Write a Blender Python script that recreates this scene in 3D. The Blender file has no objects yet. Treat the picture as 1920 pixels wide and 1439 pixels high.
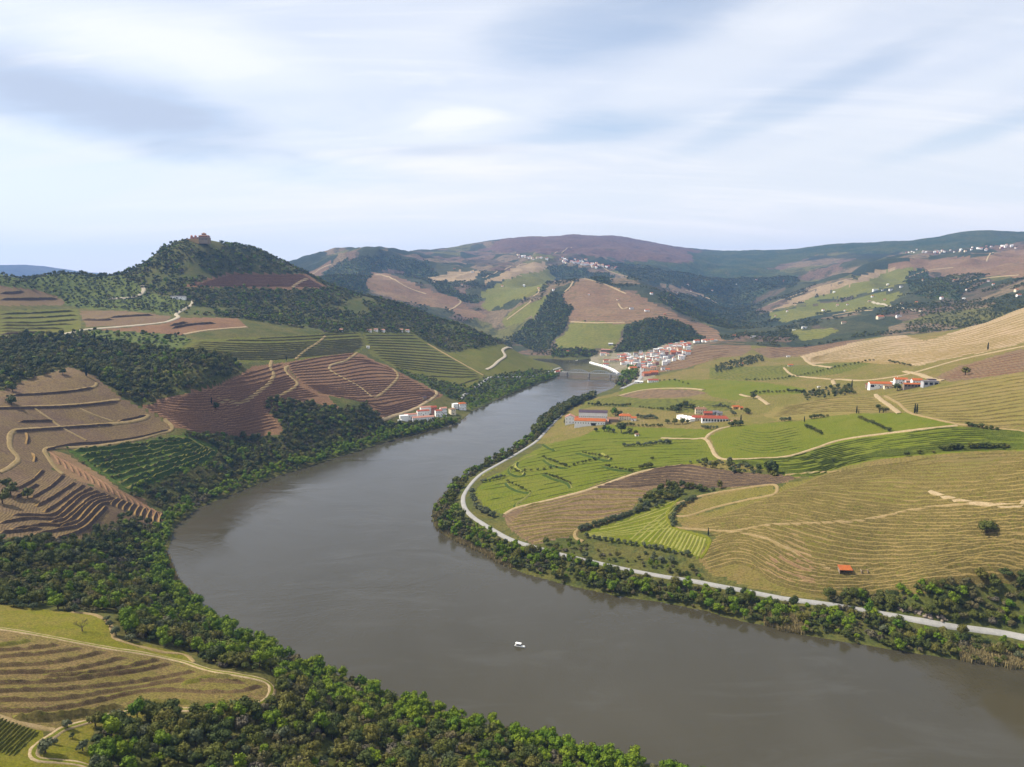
import bpy, math, random
import numpy as np
from mathutils import Vector, Matrix

R = math.radians
random.seed(7)
RNG = np.random.default_rng(11)
scene = bpy.context.scene
col = scene.collection

# ------------------------------------------------------------------ camera
IW, IH, F = 1920.0, 1439.0, 1330.0
CAM_H, PITCH = 240.0, R(8.55)
cam = bpy.data.cameras.new('camera'); camo = bpy.data.objects.new('camera', cam)
col.objects.link(camo); scene.camera = camo
camo.location = (0, 0, CAM_H); camo.rotation_euler = (math.pi/2 - PITCH, 0, 0)
cam.sensor_fit = 'HORIZONTAL'; cam.sensor_width = 36.0; cam.lens = F/IW*36.0
cam.clip_start = 1.0; cam.clip_end = 60000.0

# ------------------------------------------------------------------ sun, sky
SUN_EL, SUN_AZ = R(50), R(-76)          # azimuth measured from +Y towards +X
sdir = Vector((math.sin(SUN_AZ)*math.cos(SUN_EL), math.cos(SUN_AZ)*math.cos(SUN_EL), math.sin(SUN_EL)))
sl = bpy.data.lights.new('sun', 'SUN'); sl.energy = 5.0; sl.angle = R(0.6); sl.color = (1.0, 0.92, 0.79)
so = bpy.data.objects.new('sun', sl); col.objects.link(so)
so.rotation_euler = (-sdir).to_track_quat('-Z', 'Y').to_euler()

world = bpy.data.worlds.new('World'); scene.world = world; world.use_nodes = True
def build_sky():
    nt = world.node_tree; nt.nodes.clear(); N = nt.nodes.new; L = nt.links.new
    out = N('ShaderNodeOutputWorld'); bg = N('ShaderNodeBackground'); bg.inputs[1].default_value = 0.055
    L(bg.outputs[0], out.inputs[0])
    sky = N('ShaderNodeTexSky'); sky.sky_type = 'NISHITA'; sky.sun_disc = False
    sky.sun_elevation = SUN_EL; sky.sun_rotation = SUN_AZ; sky.altitude = 200
    sky.air_density = 1.0; sky.dust_density = 0.7; sky.ozone_density = 2.0
    tc = N('ShaderNodeTexCoord'); sep = N('ShaderNodeSeparateXYZ'); L(tc.outputs['Generated'], sep.inputs[0])
    def M(op, a, b=None, c=None, clamp=False):
        n = N('ShaderNodeMath'); n.operation = op; n.use_clamp = clamp
        for i, v in enumerate((a, b, c)):
            if v is None: continue
            if isinstance(v, (int, float)): n.inputs[i].default_value = v
            else: L(v, n.inputs[i])
        return n.outputs[0]
    # the cloud deck: directions projected on a flat layer overhead
    zc = M('ADD', M('MAXIMUM', sep.outputs[2], 0.0), 0.22)
    px, py = M('DIVIDE', sep.outputs[0], zc), M('DIVIDE', sep.outputs[1], zc)
    cb = N('ShaderNodeCombineXYZ'); L(px, cb.inputs[0]); L(py, cb.inputs[1])
    def noise(scale, rot, sc, detail, rough, dist, loc=(0, 0, 0)):
        mp = N('ShaderNodeMapping'); L(cb.outputs[0], mp.inputs[0])
        mp.inputs['Rotation'].default_value = (0, 0, R(rot)); mp.inputs['Scale'].default_value = sc
        mp.inputs['Location'].default_value = loc
        n = N('ShaderNodeTexNoise'); n.inputs['Scale'].default_value = scale; n.inputs['Detail'].default_value = detail
        n.inputs['Roughness'].default_value = rough; n.inputs['Distortion'].default_value = dist
        L(mp.outputs[0], n.inputs['Vector']); return n.outputs[0]
    n1 = noise(0.8, -32, (0.5, 1.5, 1), 4, 0.5, 0.6, (2.4, 0.7, 0))
    n2 = noise(1.9, -38, (0.28, 1.3, 1), 9, 0.62, 1.0, (7.1, 3.2, 0))
    n3 = noise(0.35, -15, (0.8, 1.1, 1), 3, 0.5, 0.3, (4.4, 1.2, 0))
    dens = M('ADD', M('ADD', M('MULTIPLY', n1, 0.45), M('MULTIPLY', n2, 0.52)), M('MULTIPLY', n3, 0.55))
    def ramp(v, pts):
        r = N('ShaderNodeValToRGB'); e = r.color_ramp.elements
        e[0].position, e[0].color = pts[0][0], pts[0][1]; e[1].position, e[1].color = pts[-1][0], pts[-1][1]
        for p, c in pts[1:-1]:
            q = e.new(p); q.color = c
        r.color_ramp.interpolation = 'EASE'; L(v, r.inputs[0]); return r.outputs[0]
    g = lambda v: (v, v, v, 1)
    # single lens-shaped clouds and one shaded sheet, given by direction (azimuth, elevation in degrees)
    az = M('MULTIPLY', M('ARCTAN2', sep.outputs[0], sep.outputs[1]), 57.2958)
    el = M('MULTIPLY', M('ARCSINE', sep.outputs[2]), 57.2958)
    wob = noise(1.1, 10, (1, 1, 1), 5, 0.55, 0.2, (1, 5, 0))
    wob2 = noise(3.2, -25, (0.5, 1.4, 1), 6, 0.6, 0.6, (3, 2, 0))
    def lens(a0, e0, wa, we, tilt, edge=0.75):
        da, de = M('SUBTRACT', az, a0), M('SUBTRACT', el, e0)
        c, s = math.cos(R(tilt)), math.sin(R(tilt))
        u = M('DIVIDE', M('ADD', M('MULTIPLY', da, c), M('MULTIPLY', de, s)), wa)
        v = M('DIVIDE', M('SUBTRACT', M('MULTIPLY', de, c), M('MULTIPLY', da, s)), we)
        rr = M('SQRT', M('ADD', M('MULTIPLY', u, u), M('MULTIPLY', v, v)))
        rr = M('ADD', rr, M('ADD', M('MULTIPLY', M('SUBTRACT', wob, 0.5), 1.5), M('MULTIPLY', M('SUBTRACT', wob2, 0.5), 1.3)))
        mr = N('ShaderNodeMapRange'); mr.interpolation_type = 'SMOOTHERSTEP'; L(rr, mr.inputs[0]); mr.inputs[1].default_value = 1.0 + edge*0.8; mr.inputs[2].default_value = 1.0 - edge*0.9; mr.inputs[3].default_value = 0.0; mr.inputs[4].default_value = 1.0
        return mr.outputs[0]
    def most(*v):
        o = v[0]
        for q in v[1:]: o = M('MAXIMUM', o, q)
        return o
    K = lambda k, *a: M('MULTIPLY', lens(*a), k)
    white = most(K(0.9, -4.4, 11.8, 7.6, 2.0, 5, .75), K(0.85, -25, 15.6, 15, 2.4, -6, .9), K(0.6, -31, 8.9, 13, 0.8, -7, .9), K(0.45, 27, 10.6, 15, 0.9, 17, 1.0), K(0.4, 15, 15.2, 15, 1.7, 24, 1.0), K(0.35, -8, 16.5, 15, 2.0, 12, 1.0), K(0.3, -15, 6.0, 24, 2.0, -2, 1.0))
    grey = most(K(0.9, -32.0, 11.9, 12, 2.2, -8, .8), K(0.35, -4.0, 9.6, 7.0, 0.5, 2, .9))
    gap = most(K(0.42, 8, 18.5, 9, 2.0, 8, 1.0), K(0.34, 6.5, 10.9, 6.5, 1.1, 5, 1.0), K(0.34, 33.5, 9.6, 7, 0.7, 14, 1.0), K(0.26, 21, 12.3, 9, 0.9, 20, 1.0), K(0.2, -12, 7.6, 8, 0.9, -3, 1.0))
    cover = ramp(dens, [(0.52, g(0.40)), (0.72, g(0.74)), (0.92, g(0.97))])
    cover = M('MAXIMUM', M('SUBTRACT', cover, gap, clamp=True), white)
    horizon = ramp(M('MULTIPLY', el, 1/90.0), [(0.0, g(0.95)), (0.07, g(0.70)), (0.16, g(0.0))])
    cover = M('MAXIMUM', cover, M('MULTIPLY', horizon, 0.92), clamp=True)
    tone = N('ShaderNodeMixRGB'); tone.inputs[1].default_value = (10.3, 10.7, 11.6, 1); tone.inputs[2].default_value = (12.8, 12.7, 12.5, 1)
    L(M('MAXIMUM', ramp(n2, [(0.42, g(0)), (0.72, g(0.8))]), white, clamp=True), tone.inputs[0])
    warm = N('ShaderNodeMixRGB'); warm.inputs[2].default_value = (12.6, 12.0, 11.2, 1); L(M('MULTIPLY', horizon, 0.8), warm.inputs[0]); L(tone.outputs[0], warm.inputs[1])
    sh = N('ShaderNodeMixRGB'); sh.inputs[2].default_value = (6.2, 7.0, 8.6, 1)
    L(grey, sh.inputs[0]); L(warm.outputs[0], sh.inputs[1])
    tint = N('ShaderNodeMixRGB'); tint.blend_type = 'MULTIPLY'; tint.inputs[0].default_value = 1; tint.inputs[2].default_value = (1.9, 1.8, 1.7, 1)
    L(sky.outputs[0], tint.inputs[1])
    mx = N('ShaderNodeMixRGB'); L(M('MAXIMUM', cover, grey), mx.inputs[0]); L(tint.outputs[0], mx.inputs[1]); L(sh.outputs[0], mx.inputs[2])
    L(mx.outputs[0], bg.inputs[0])
build_sky()

vs = scene.view_settings
vs.view_transform = 'Standard'; vs.look = 'None'; vs.gamma = 1.0; vs.use_curve_mapping = False; vs.exposure = 0.7
cy = scene.cycles
cy.max_bounces = 5; cy.diffuse_bounces = 2; cy.glossy_bounces = 2; cy.transmission_bounces = 2
cy.transparent_max_bounces = 6; cy.volume_bounces = 0; cy.caustics_reflective = False; cy.caustics_refractive = False
cy.sample_clamp_indirect = 6.0
cy.use_denoising = True
# ------------------------------------------------------------------ survey helpers
CP, SP = math.cos(PITCH), math.sin(PITCH)
def ray(u, v):
    """azimuth and slope (rise per metre of ground distance) of the line of sight through a photo pixel"""
    xc = (np.asarray(u, float) - IW/2)/F; yc = -(np.asarray(v, float) - IH/2)/F
    dx, dy, dz = xc, CP + yc*SP, -SP + yc*CP
    h = np.hypot(dx, dy)
    return np.arctan2(dx, dy), dz/h
def to_pixel(x, y, z):
    zz = z - CAM_H
    f = y*CP - zz*SP; up = y*SP + zz*CP
    f = np.maximum(f, 1e-3)
    return IW/2 + F*x/f, IH/2 - F*up/f
def on_level(u, v, z=0.0):
    a, t = ray(u, v); d = (z - CAM_H)/t
    return d*np.sin(a), d*np.cos(a)

_perm = np.random.default_rng(3).permutation(4096)
_grad = np.random.default_rng(5).uniform(0, 2*np.pi, 4096)
def perlin(x, y):
    xi = np.floor(x).astype(np.int64); yi = np.floor(y).astype(np.int64); xf = x - xi; yf = y - yi
    def gr(ix, iy, fx, fy):
        a = _grad[_perm[(_perm[ix & 4095] + iy) & 4095]]
        return np.cos(a)*fx + np.sin(a)*fy
    s = xf*xf*xf*(xf*(xf*6-15)+10); t = yf*yf*yf*(yf*(yf*6-15)+10)
    a = gr(xi, yi, xf, yf); b = gr(xi+1, yi, xf-1, yf); c = gr(xi, yi+1, xf, yf-1); d = gr(xi+1, yi+1, xf-1, yf-1)
    return (a + (b-a)*s) + ((c + (d-c)*s) - (a + (b-a)*s))*t
def fbm(x, y, scale, octaves=4, rough=0.5, seed=0):
    o = np.zeros(np.shape(x)); amp = 1.0; f = 1.0/scale
    for k in range(octaves):
        o += amp*perlin(x*f + 17.3*k + seed*7.7, y*f - 9.1*k + seed*3.1); amp *= rough; f *= 2.03
    return o
def smooth(a, b, x):
    t = np.clip((x - a)/(b - a), 0, 1); return t*t*(3 - 2*t)
def inside(px, py, poly):
    poly = np.asarray(poly, float); r = np.zeros(px.shape, bool)
    x1, y1 = poly[:, 0], poly[:, 1]; x2, y2 = np.roll(x1, -1), np.roll(y1, -1)
    for a, b, c, d in zip(x1, y1, x2, y2):
        if b == d: continue
        r ^= ((b > py) != (d > py)) & (px < (c - a)*(py - b)/(d - b) + a)
    return r

# ------------------------------------------------------------------ the river's outline (photo pixels at water level)
SHORE_LEFT = [(1570, 1570), (1340, 1466), (1180, 1426), (1060, 1396), (910, 1358), (760, 1312), (640, 1268), (540, 1232), (415, 1172), (332, 1092), (312, 1040),
              (328, 985), (372, 952), (452, 920), (520, 893), (640, 855), (742, 823), (858, 794), (884, 772), (942, 745), (1000, 722),
              (1044, 706), (1058, 697), (1052, 688), (1040, 682), (1020, 679)]
SHORE_FAR = [(980, 672), (1036, 673), (1060, 675), (1085, 675), (1108, 672)]
SHORE_RIGHT = [(1107, 681), (1135, 687), (1156, 697), (1163, 705), (1158, 716), (1150, 728), (1116, 741), (1080, 753), (1050, 766), (1022, 785), (1004, 806),
               (968, 838), (918, 868), (872, 892), (842, 918), (822, 945), (810, 968), (815, 985), (832, 1002), (862, 1018), (905, 1037), (932, 1054),
               (985, 1076), (1075, 1100), (1160, 1118), (1250, 1131), (1330, 1147), (1360, 1158), (1430, 1172), (1500, 1190), (1600, 1206),
               (1700, 1222), (1790, 1236), (1920, 1256), (2150, 1300), (2700, 1420)]
river_px = SHORE_LEFT + SHORE_FAR + SHORE_RIGHT + [(2700, 2600), (1420, 2600)]
_rx, _ry = on_level(np.array([p[0] for p in river_px]), np.array([p[1] for p in river_px]))
RIVER = np.stack([_rx, _ry], 1)
def refine(P, step):
    P = np.asarray(P, float); out = [P[0]]
    for a, b in zip(P[:-1], P[1:]):
        n = max(1, int(np.ceil(np.hypot(*(b - a)[:2])/step)))
        for k in range(1, n + 1): out.append(a + (b - a)*k/n)
    return np.array(out)
def spline(P, step):
    """Catmull-Rom through the points, then even steps"""
    P = np.asarray(P, float)
    if len(P) < 3: return refine(P, step)
    Q = np.vstack([2*P[0]-P[1], P, 2*P[-1]-P[-2]]); out = []
    for i in range(1, len(Q) - 2):
        p0, p1, p2, p3 = Q[i-1], Q[i], Q[i+1], Q[i+2]
        n = max(2, int(np.ceil(np.linalg.norm(p2 - p1)/step)))
        for k in range(n):
            t = k/n
            out.append(0.5*((2*p1) + (p2-p0)*t + (2*p0-5*p1+4*p2-p3)*t*t + (3*p1-p0-3*p2+p3)*t**3))
    out.append(P[-1]); return np.array(out)
def shore_distance(x, y):
    """metres from the water's edge, negative in the river"""
    a = RIVER; b = np.roll(RIVER, -1, 0); best = np.full(x.shape, 1e12)
    for (ax, ay), (bx, by) in zip(a, b):
        ex, ey = bx - ax, by - ay; l2 = ex*ex + ey*ey + 1e-9
        t = np.clip(((x - ax)*ex + (y - ay)*ey)/l2, 0, 1)
        best = np.minimum(best, (x - ax - t*ex)**2 + (y - ay - t*ey)**2)
    s = np.sqrt(best); s[inside(x, y, RIVER)] *= -1
    return s

# ------------------------------------------------------------------ survey points: (pixel u, v, elevation z) or (u, v, None, distance d)
SURVEY = [
 # foreground slope, left bank
 (0,1439,75),(0,1300,73),(0,1180,70),(250,1330,55),(510,1290,42),(480,1240,42),(220,1165,56),(480,1400,44),(250,1439,58),(700,1400,22),(900,1420,9),(600,1330,26),(420,1232,38),(300,1140,34),(120,1100,46),
 (0,1050,54),(160,1000,36),(290,960,22),(0,900,66),(0,960,60),(150,880,52),(240,930,28),(-250,1300,85),(-250,1000,80),(-250,800,110),(350,1000,5),
 (0,800,94),(100,800,80),(300,790,67),(0,700,126),(150,700,122),(250,700,111),(420,800,46),(500,850,22),(390,890,22),(400,730,95),(500,760,62),
 (0,600,170),(100,560,198),(250,600,165),(400,650,131),(400,600,160),(0,560,196),(-250,600,175),(350,540,213),(500,560,190),(480,520,228),
 (600,700,79),(600,620,131),(760,700,54),(760,640,91),(680,760,42),(760,780,14),(880,700,31),(900,650,69),(960,655,45),(1000,690,15),(820,740,24),
 # skyline of the left plateau and the castle hill
 (0,514,None,1750),(100,514,None,1800),(215,518,None,1850),(-250,512,None,1700),(60,514,None,2050,-12),(-250,512,None,2100,-12),
 (235,511,None,1880),(270,489,None,1890),(310,467,None,1900),(345,457,None,1905),(375,452,None,1910),(410,455,None,1915),(440,465,None,1920),(480,477,None,1920),
 (520,496,None,1920),(570,516,None,1925),(615,540,None,1925),(680,558,None,1930),(760,578,None,1940),(850,605,None,1945),(910,630,None,1940),(945,645,None,1920),
 (375,452,None,2150,-45),(375,452,None,2600,-120),(520,490,None,2300,-90),(680,560,None,2300,-70),(850,605,None,2250,-60),(230,511,None,2300,-50),(930,645,None,2150,-42),
 (300,520,None,1780),(420,515,None,1800),(430,480,None,1870),(600,565,None,1800),(700,600,None,1750),(800,625,None,1800),
 # bend behind the spur
 (1000,660,None,2350),(1085,660,16),
 # right bank, peninsula and vineyards
 (1000,900,13),(900,960,8),(960,1000,9),(1100,850,22),(1100,930,22),(1050,985,14),(1200,950,24),(1150,1040,8),(1300,1020,20),(1250,1070,8),(1300,830,36),(1200,870,33),
 (1400,900,46),(1330,970,28),(1450,1000,34),(1400,1090,11),(1500,1120,9),(1600,1050,28),(1560,960,50),(1750,1000,52),(1900,1000,64),(1900,1090,36),(1750,1100,27),(1650,1130,9),(1800,1170,10),
 (1900,1190,11),(1900,1130,24),(2150,1000,85),(2150,1250,14),(2150,800,130),
 (1900,850,84),(1600,850,62),(1750,800,86),(1900,760,104),(1100,780,16),(1050,800,10),(1300,785,32),(1450,800,52),(1200,740,16),(1300,740,24),(1100,745,5),
 (1400,720,38),(1500,740,52),(1600,720,70),(1700,725,84),(1800,735,96),(1900,700,118),(1900,640,138),(1700,690,92),(1600,680,78),(1500,690,52),
 # brown ridge on the right and the dip behind it
 (1920,577,None,1750),(1834,610,None,1780),(1736,640,None,1800),(1687,628,None,2050),(1590,645,None,2050),(1500,668,None,2000),(2150,520,None,1700),
 (1900,570,None,2100,-35),(1780,600,None,2200,-30),
 # town and the hills behind it
 (1200,690,9),(1180,705,5),(1240,700,14),(1200,665,13),(1150,668,8),(1290,655,42),(1260,672,26),(1340,690,30),(1300,640,None,2300),(1370,650,None,2150),
 (1230,600,None,2420),(1080,620,None,2380),(1150,560,None,2750),(1090,528,None,3050),(1000,600,None,2650),(1030,570,None,2750),(985,560,None,2900),(940,620,None,2750),
 (1300,600,None,2600),(1250,560,None,2850),(1180,530,None,3150),(1090,530,None,3350,-60),(1340,620,None,2450),(1380,615,None,2900,0),
 (900,580,None,3000),(860,590,None,2900),(750,550,None,3100),(690,530,None,3150),(620,520,None,3300),(880,540,None,3400),(960,530,None,3500),(800,510,None,3900),(720,490,None,3900),
 (685,479,None,3950),(640,486,None,4000),(590,500,None,4200),(550,498,None,4600),(620,484,None,4900),(720,480,None,4700),(780,472,None,5600),(880,467,None,5900),(850,500,None,4600),
 (940,500,None,4700),(1000,487,None,4700),(1100,500,None,4600),(1040,515,None,3900),(905,470,None,5700),(950,453,None,5900),(985,451,None,6000),(1035,445,None,6300),(1105,443,None,6500),(1180,448,None,6500),
 (1220,458,None,6500),(1290,471,None,6500),(1340,478,None,6600),(1400,473,None,6700),(1490,470,None,6800),(1580,457,None,6700),(1640,455,None,6700),(1700,456,None,6700),(1760,446,None,6500),(1830,433,None,6300),(1880,440,None,6200),(1925,445,None,6100),(2150,440,None,6000),
 (1200,520,None,4300),(1300,540,None,4200),(1250,490,None,5200),(1350,510,None,5200),(1400,500,None,5600),(1420,560,None,4100),(1400,590,None,3700),(1390,610,None,3200),(1470,530,None,4600),(1450,490,None,5900),(1330,575,None,3700),
 (1500,560,None,3700),(1480,600,None,3000),(1500,630,None,2350),(1600,600,None,2650),(1420,640,None,2250),(1560,640,None,2200),(1600,545,None,3500),(1690,500,None,4000),(1650,520,None,3700),(1560,500,None,5000),
 (1700,590,None,2600),(1750,560,None,2900),(1850,545,None,2900),(1850,505,None,3900),(1900,530,None,2900),(1750,520,None,3600),(1850,475,None,4900),(1700,482,None,5300),(1920,462,None,4900),(2150,480,None,4600),
 (1100,450,None,8500,-100),(1500,470,None,8500,-130),(1830,440,None,8500,-100),(800,470,None,7600,-60),(600,490,None,6500,-100),(2150,440,None,8500,-100),
]
def survey_points():
    P = []
    for s in SURVEY:
        a, t = ray(s[0], s[1]); a, t = float(a), float(t)
        if s[2] is not None: d = (s[2] - CAM_H)/t; z = s[2]
        else: d = s[3]; z = CAM_H + t*d + (s[4] if len(s) > 4 else 0)
        P.append((a, d, z))
    sh = refine(np.array(list(zip(*on_level(*np.array(SHORE_LEFT + SHORE_FAR + SHORE_RIGHT, float).T)))), 160.0)
    for x, y in sh: P.append((math.atan2(x, y), math.hypot(x, y), 1.0))
    for a in np.radians([-48, -30, -12, 0, 15, 30, 48]):
        P.append((a, 11000.0, 120.0)); P.append((a, 16000.0, 60.0))
    for a in np.radians([-48, -30, -15]): P.append((a, 3600.0, 120.0)); P.append((a, 6000.0, 90.0))
    for a, z in zip(np.radians([-48, -30, -10, 10, 30, 48]), (95, 80, 40, 0, 0, 0)): P.append((a, 110.0, z))
    return np.array(P)
SV = survey_points()
KA = 1.4
def tps_fit(X, z, lam):
    n = len(X); D2 = ((X[:, None] - X[None])**2).sum(-1)
    K = 0.5*D2*np.log(D2 + 1e-12); K[np.arange(n), np.arange(n)] += lam
    A = np.zeros((n+3, n+3)); A[:n, :n] = K; A[:n, n] = 1; A[:n, n+1:] = X; A[n:, :n] = A[:n, n:].T
    return np.linalg.solve(A, np.concatenate([z, np.zeros(3)]))
SX = np.stack([SV[:, 0]*KA, np.log(SV[:, 1])], 1)
# height is interpolated as the angle above the eye: far hills and near banks get an even say
SZ = (SV[:, 2] - CAM_H)/SV[:, 1]
WTS = tps_fit(SX, SZ, 1e-4)
AZ = np.radians(np.linspace(-47, 47, 1010))
DD = np.concatenate([np.geomspace(130, 3000, 470, endpoint=False), np.geomspace(3000, 9000, 120, endpoint=False), np.geomspace(9000, 11500, 6)])
NA, ND = len(AZ), len(DD)
def terrain_grid():
    ga, gd = np.meshgrid(AZ, DD)                       # rows: distance, columns: azimuth
    # the fitted surface is smooth: solve it on every third line and fill in
    ia = np.unique(np.append(np.arange(0, NA, 4), NA - 1)); idd = np.unique(np.append(np.arange(0, ND, 3), ND - 1))
    ca, cd = np.meshgrid(AZ[ia], DD[idd]); q = np.stack([ca.ravel()*KA, np.log(cd.ravel())], 1)
    v = np.empty(len(q)); n = len(SX)
    for k in range(0, len(q), 20000):
        b = q[k:k+20000]; D2 = ((b[:, None] - SX[None])**2).sum(-1)
        v[k:k+20000] = (0.5*D2*np.log(D2 + 1e-12)) @ WTS[:n] + WTS[n] + b @ WTS[n+1:]
    v = v.reshape(ca.shape)
    v = np.stack([np.interp(AZ, AZ[ia], r) for r in v])
    v = np.stack([np.interp(np.log(DD), np.log(DD[idd]), c) for c in v.T]).T
    x, y = gd*np.sin(ga), gd*np.cos(ga)
    z = CAM_H + v*gd
    s = shore_distance(x.ravel(), y.ravel()).reshape(x.shape)
    far = smooth(2000, 4200, gd)
    rough = fbm(x, y, 160, 4, 0.5, 1)*2.2*smooth(40, 220, s)*(1 - far)
    ridged = (1 - np.abs(fbm(x, y, 900, 4, 0.5, 2))*2.0)
    edge = far*(1 - 0.65*smooth(4600, 5800, gd))
    rough += edge*(ridged - 0.5)*80 + edge*fbm(x, y, 260, 3, 0.5, 4)*18
    rough += 1.0*smooth(0, 40, s)*fbm(x, y, 38, 3, 0.5, 6)
    mid = smooth(1100, 1700, gd)*(1 - far)*smooth(60, 250, s)
    rough += mid*fbm(x, y, 320, 3, 0.5, 8)*9
    z = z + rough
    bank = 0.6 + 0.16*np.clip(s, 0, 400)
    z = bank + (np.maximum(z, 1.2 + 0.02*np.clip(s, 0, 200)) - bank)*smooth(0, 70, s)
    z = np.where(s < 0, np.maximum(-0.35*(-s) , -3.0), np.maximum(z, 0.35 + 0.02*s))
    return x, y, z, s
GX, GY, GZ, GS = terrain_grid()
LDD = np.log(DD)
def height(x, y):
    x = np.asarray(x, float); y = np.asarray(y, float)
    fa = np.clip((np.arctan2(x, y) - AZ[0])/(AZ[1] - AZ[0]), 0, NA - 1.001)
    fd = np.clip(np.interp(np.log(np.maximum(np.hypot(x, y), 1.0)), LDD, np.arange(ND)), 0, ND - 1.001)
    i, j = fd.astype(int), fa.astype(int); p, q = fd - i, fa - j
    return (GZ[i, j]*(1-p)*(1-q) + GZ[i+1, j]*p*(1-q) + GZ[i, j+1]*(1-p)*q + GZ[i+1, j+1]*p*q)
def land(u, v, dmin=0.0, dmax=1e9):
    """where the line of sight through a photo pixel meets the ground -> x, y, z"""
    a, t = ray(u, v); a, t = float(a), float(t)
    fa = min(max((a - AZ[0])/(AZ[1] - AZ[0]), 0), NA - 1.001); j = int(fa); q = fa - j
    prof = np.maximum(GZ[:, j]*(1-q) + GZ[:, j+1]*q, 0.0)
    gap = prof - (CAM_H + t*DD)
    ok = (DD >= dmin) & (DD <= dmax)
    hit = np.where(ok & (gap > 0))[0]
    if len(hit):
        k = hit[0]
        if k > 0 and gap[k-1] < 0:
            w = gap[k-1]/(gap[k-1] - gap[k]); d = DD[k-1] + w*(DD[k] - DD[k-1])
        else: d = DD[k]
    else:
        k = np.where(ok)[0]; d = DD[k[np.argmax(gap[k]/DD[k])]]
    x, y = d*math.sin(a), d*math.cos(a)
    return np.array([x, y, float(height(x, y))])
def lands(pts, dmin=0.0, dmax=1e9): return np.array([land(p[0], p[1], dmin, dmax) for p in pts])
# ------------------------------------------------------------------ materials
TONE = 0.60          # one reflectance scale for every colour below
def tone(v):
    l = 0.3*v[0] + 0.55*v[1] + 0.15*v[2]
    return tuple(min(0.92, max(0.004, TONE*(l + (c - l)*1.28))) for c in v) + (1,)
class NT:
    def __init__(s, name):
        s.m = bpy.data.materials.new(name); s.m.use_nodes = True; s.t = s.m.node_tree; s.t.nodes.clear()
        s.out = s.t.nodes.new('ShaderNodeOutputMaterial'); s.b = s.t.nodes.new('ShaderNodeBsdfPrincipled')
        s.t.links.new(s.b.outputs[0], s.out.inputs[0])
    def n(s, k): return s.t.nodes.new(k)
    def l(s, a, b): s.t.links.new(a, b)
    def put(s, v, sock):
        if isinstance(v, (int, float)): sock.default_value = v
        elif isinstance(v, (tuple, list)): sock.default_value = tone(v)
        else: s.l(v, sock)
    def math(s, op, a, b=None, c=None, clamp=False):
        n = s.n('ShaderNodeMath'); n.operation = op; n.use_clamp = clamp
        for i, v in enumerate((a, b, c)):
            if v is not None: s.put(v, n.inputs[i])
        return n.outputs[0]
    def pos(s):
        if not hasattr(s, '_p'): s._p = s.n('ShaderNodeNewGeometry').outputs['Position']
        return s._p
    def objpos(s):
        if not hasattr(s, '_o'): s._o = s.n('ShaderNodeTexCoord').outputs['Object']
        return s._o
    def noise(s, size, detail=3, rough=0.5, vec=None, stretch=None, dist=0.0):
        """noise with features about `size` metres across"""
        n = s.n('ShaderNodeTexNoise'); n.inputs['Scale'].default_value = 1.0/size; n.inputs['Detail'].default_value = detail
        n.inputs['Roughness'].default_value = rough; n.inputs['Distortion'].default_value = dist
        v = vec or s.pos()
        if stretch:
            m = s.n('ShaderNodeMapping'); m.inputs['Scale'].default_value = stretch; s.l(v, m.inputs[0]); v = m.outputs[0]
        s.l(v, n.inputs['Vector']); return n.outputs[0]
    def ramp(s, v, a, b, lo=0.0, hi=1.0):
        n = s.n('ShaderNodeMapRange'); n.interpolation_type = 'SMOOTHSTEP'
        s.put(v, n.inputs[0]); n.inputs[1].default_value = a; n.inputs[2].default_value = b; n.inputs[3].default_value = lo; n.inputs[4].default_value = hi
        return n.outputs[0]
    def mix(s, f, a, b, mode='MIX'):
        n = s.n('ShaderNodeMixRGB'); n.blend_type = mode; s.put(f, n.inputs[0]); s.put(a, n.inputs[1]); s.put(b, n.inputs[2]); return n.outputs[0]
    def bump(s, h, strength, dist):
        n = s.n('ShaderNodeBump'); n.inputs['Strength'].default_value = strength; n.inputs['Distance'].default_value = dist; s.l(h, n.inputs['Height'])
        s.l(n.outputs[0], s.b.inputs['Normal'])
    def done(s, color, rough=0.9, spec=0.15):
        s.put(color, s.b.inputs['Base Color']); s.put(rough, s.b.inputs['Roughness']); s.b.inputs['Specular IOR Level'].default_value = spec
        return s.m
MATS = {}
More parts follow.
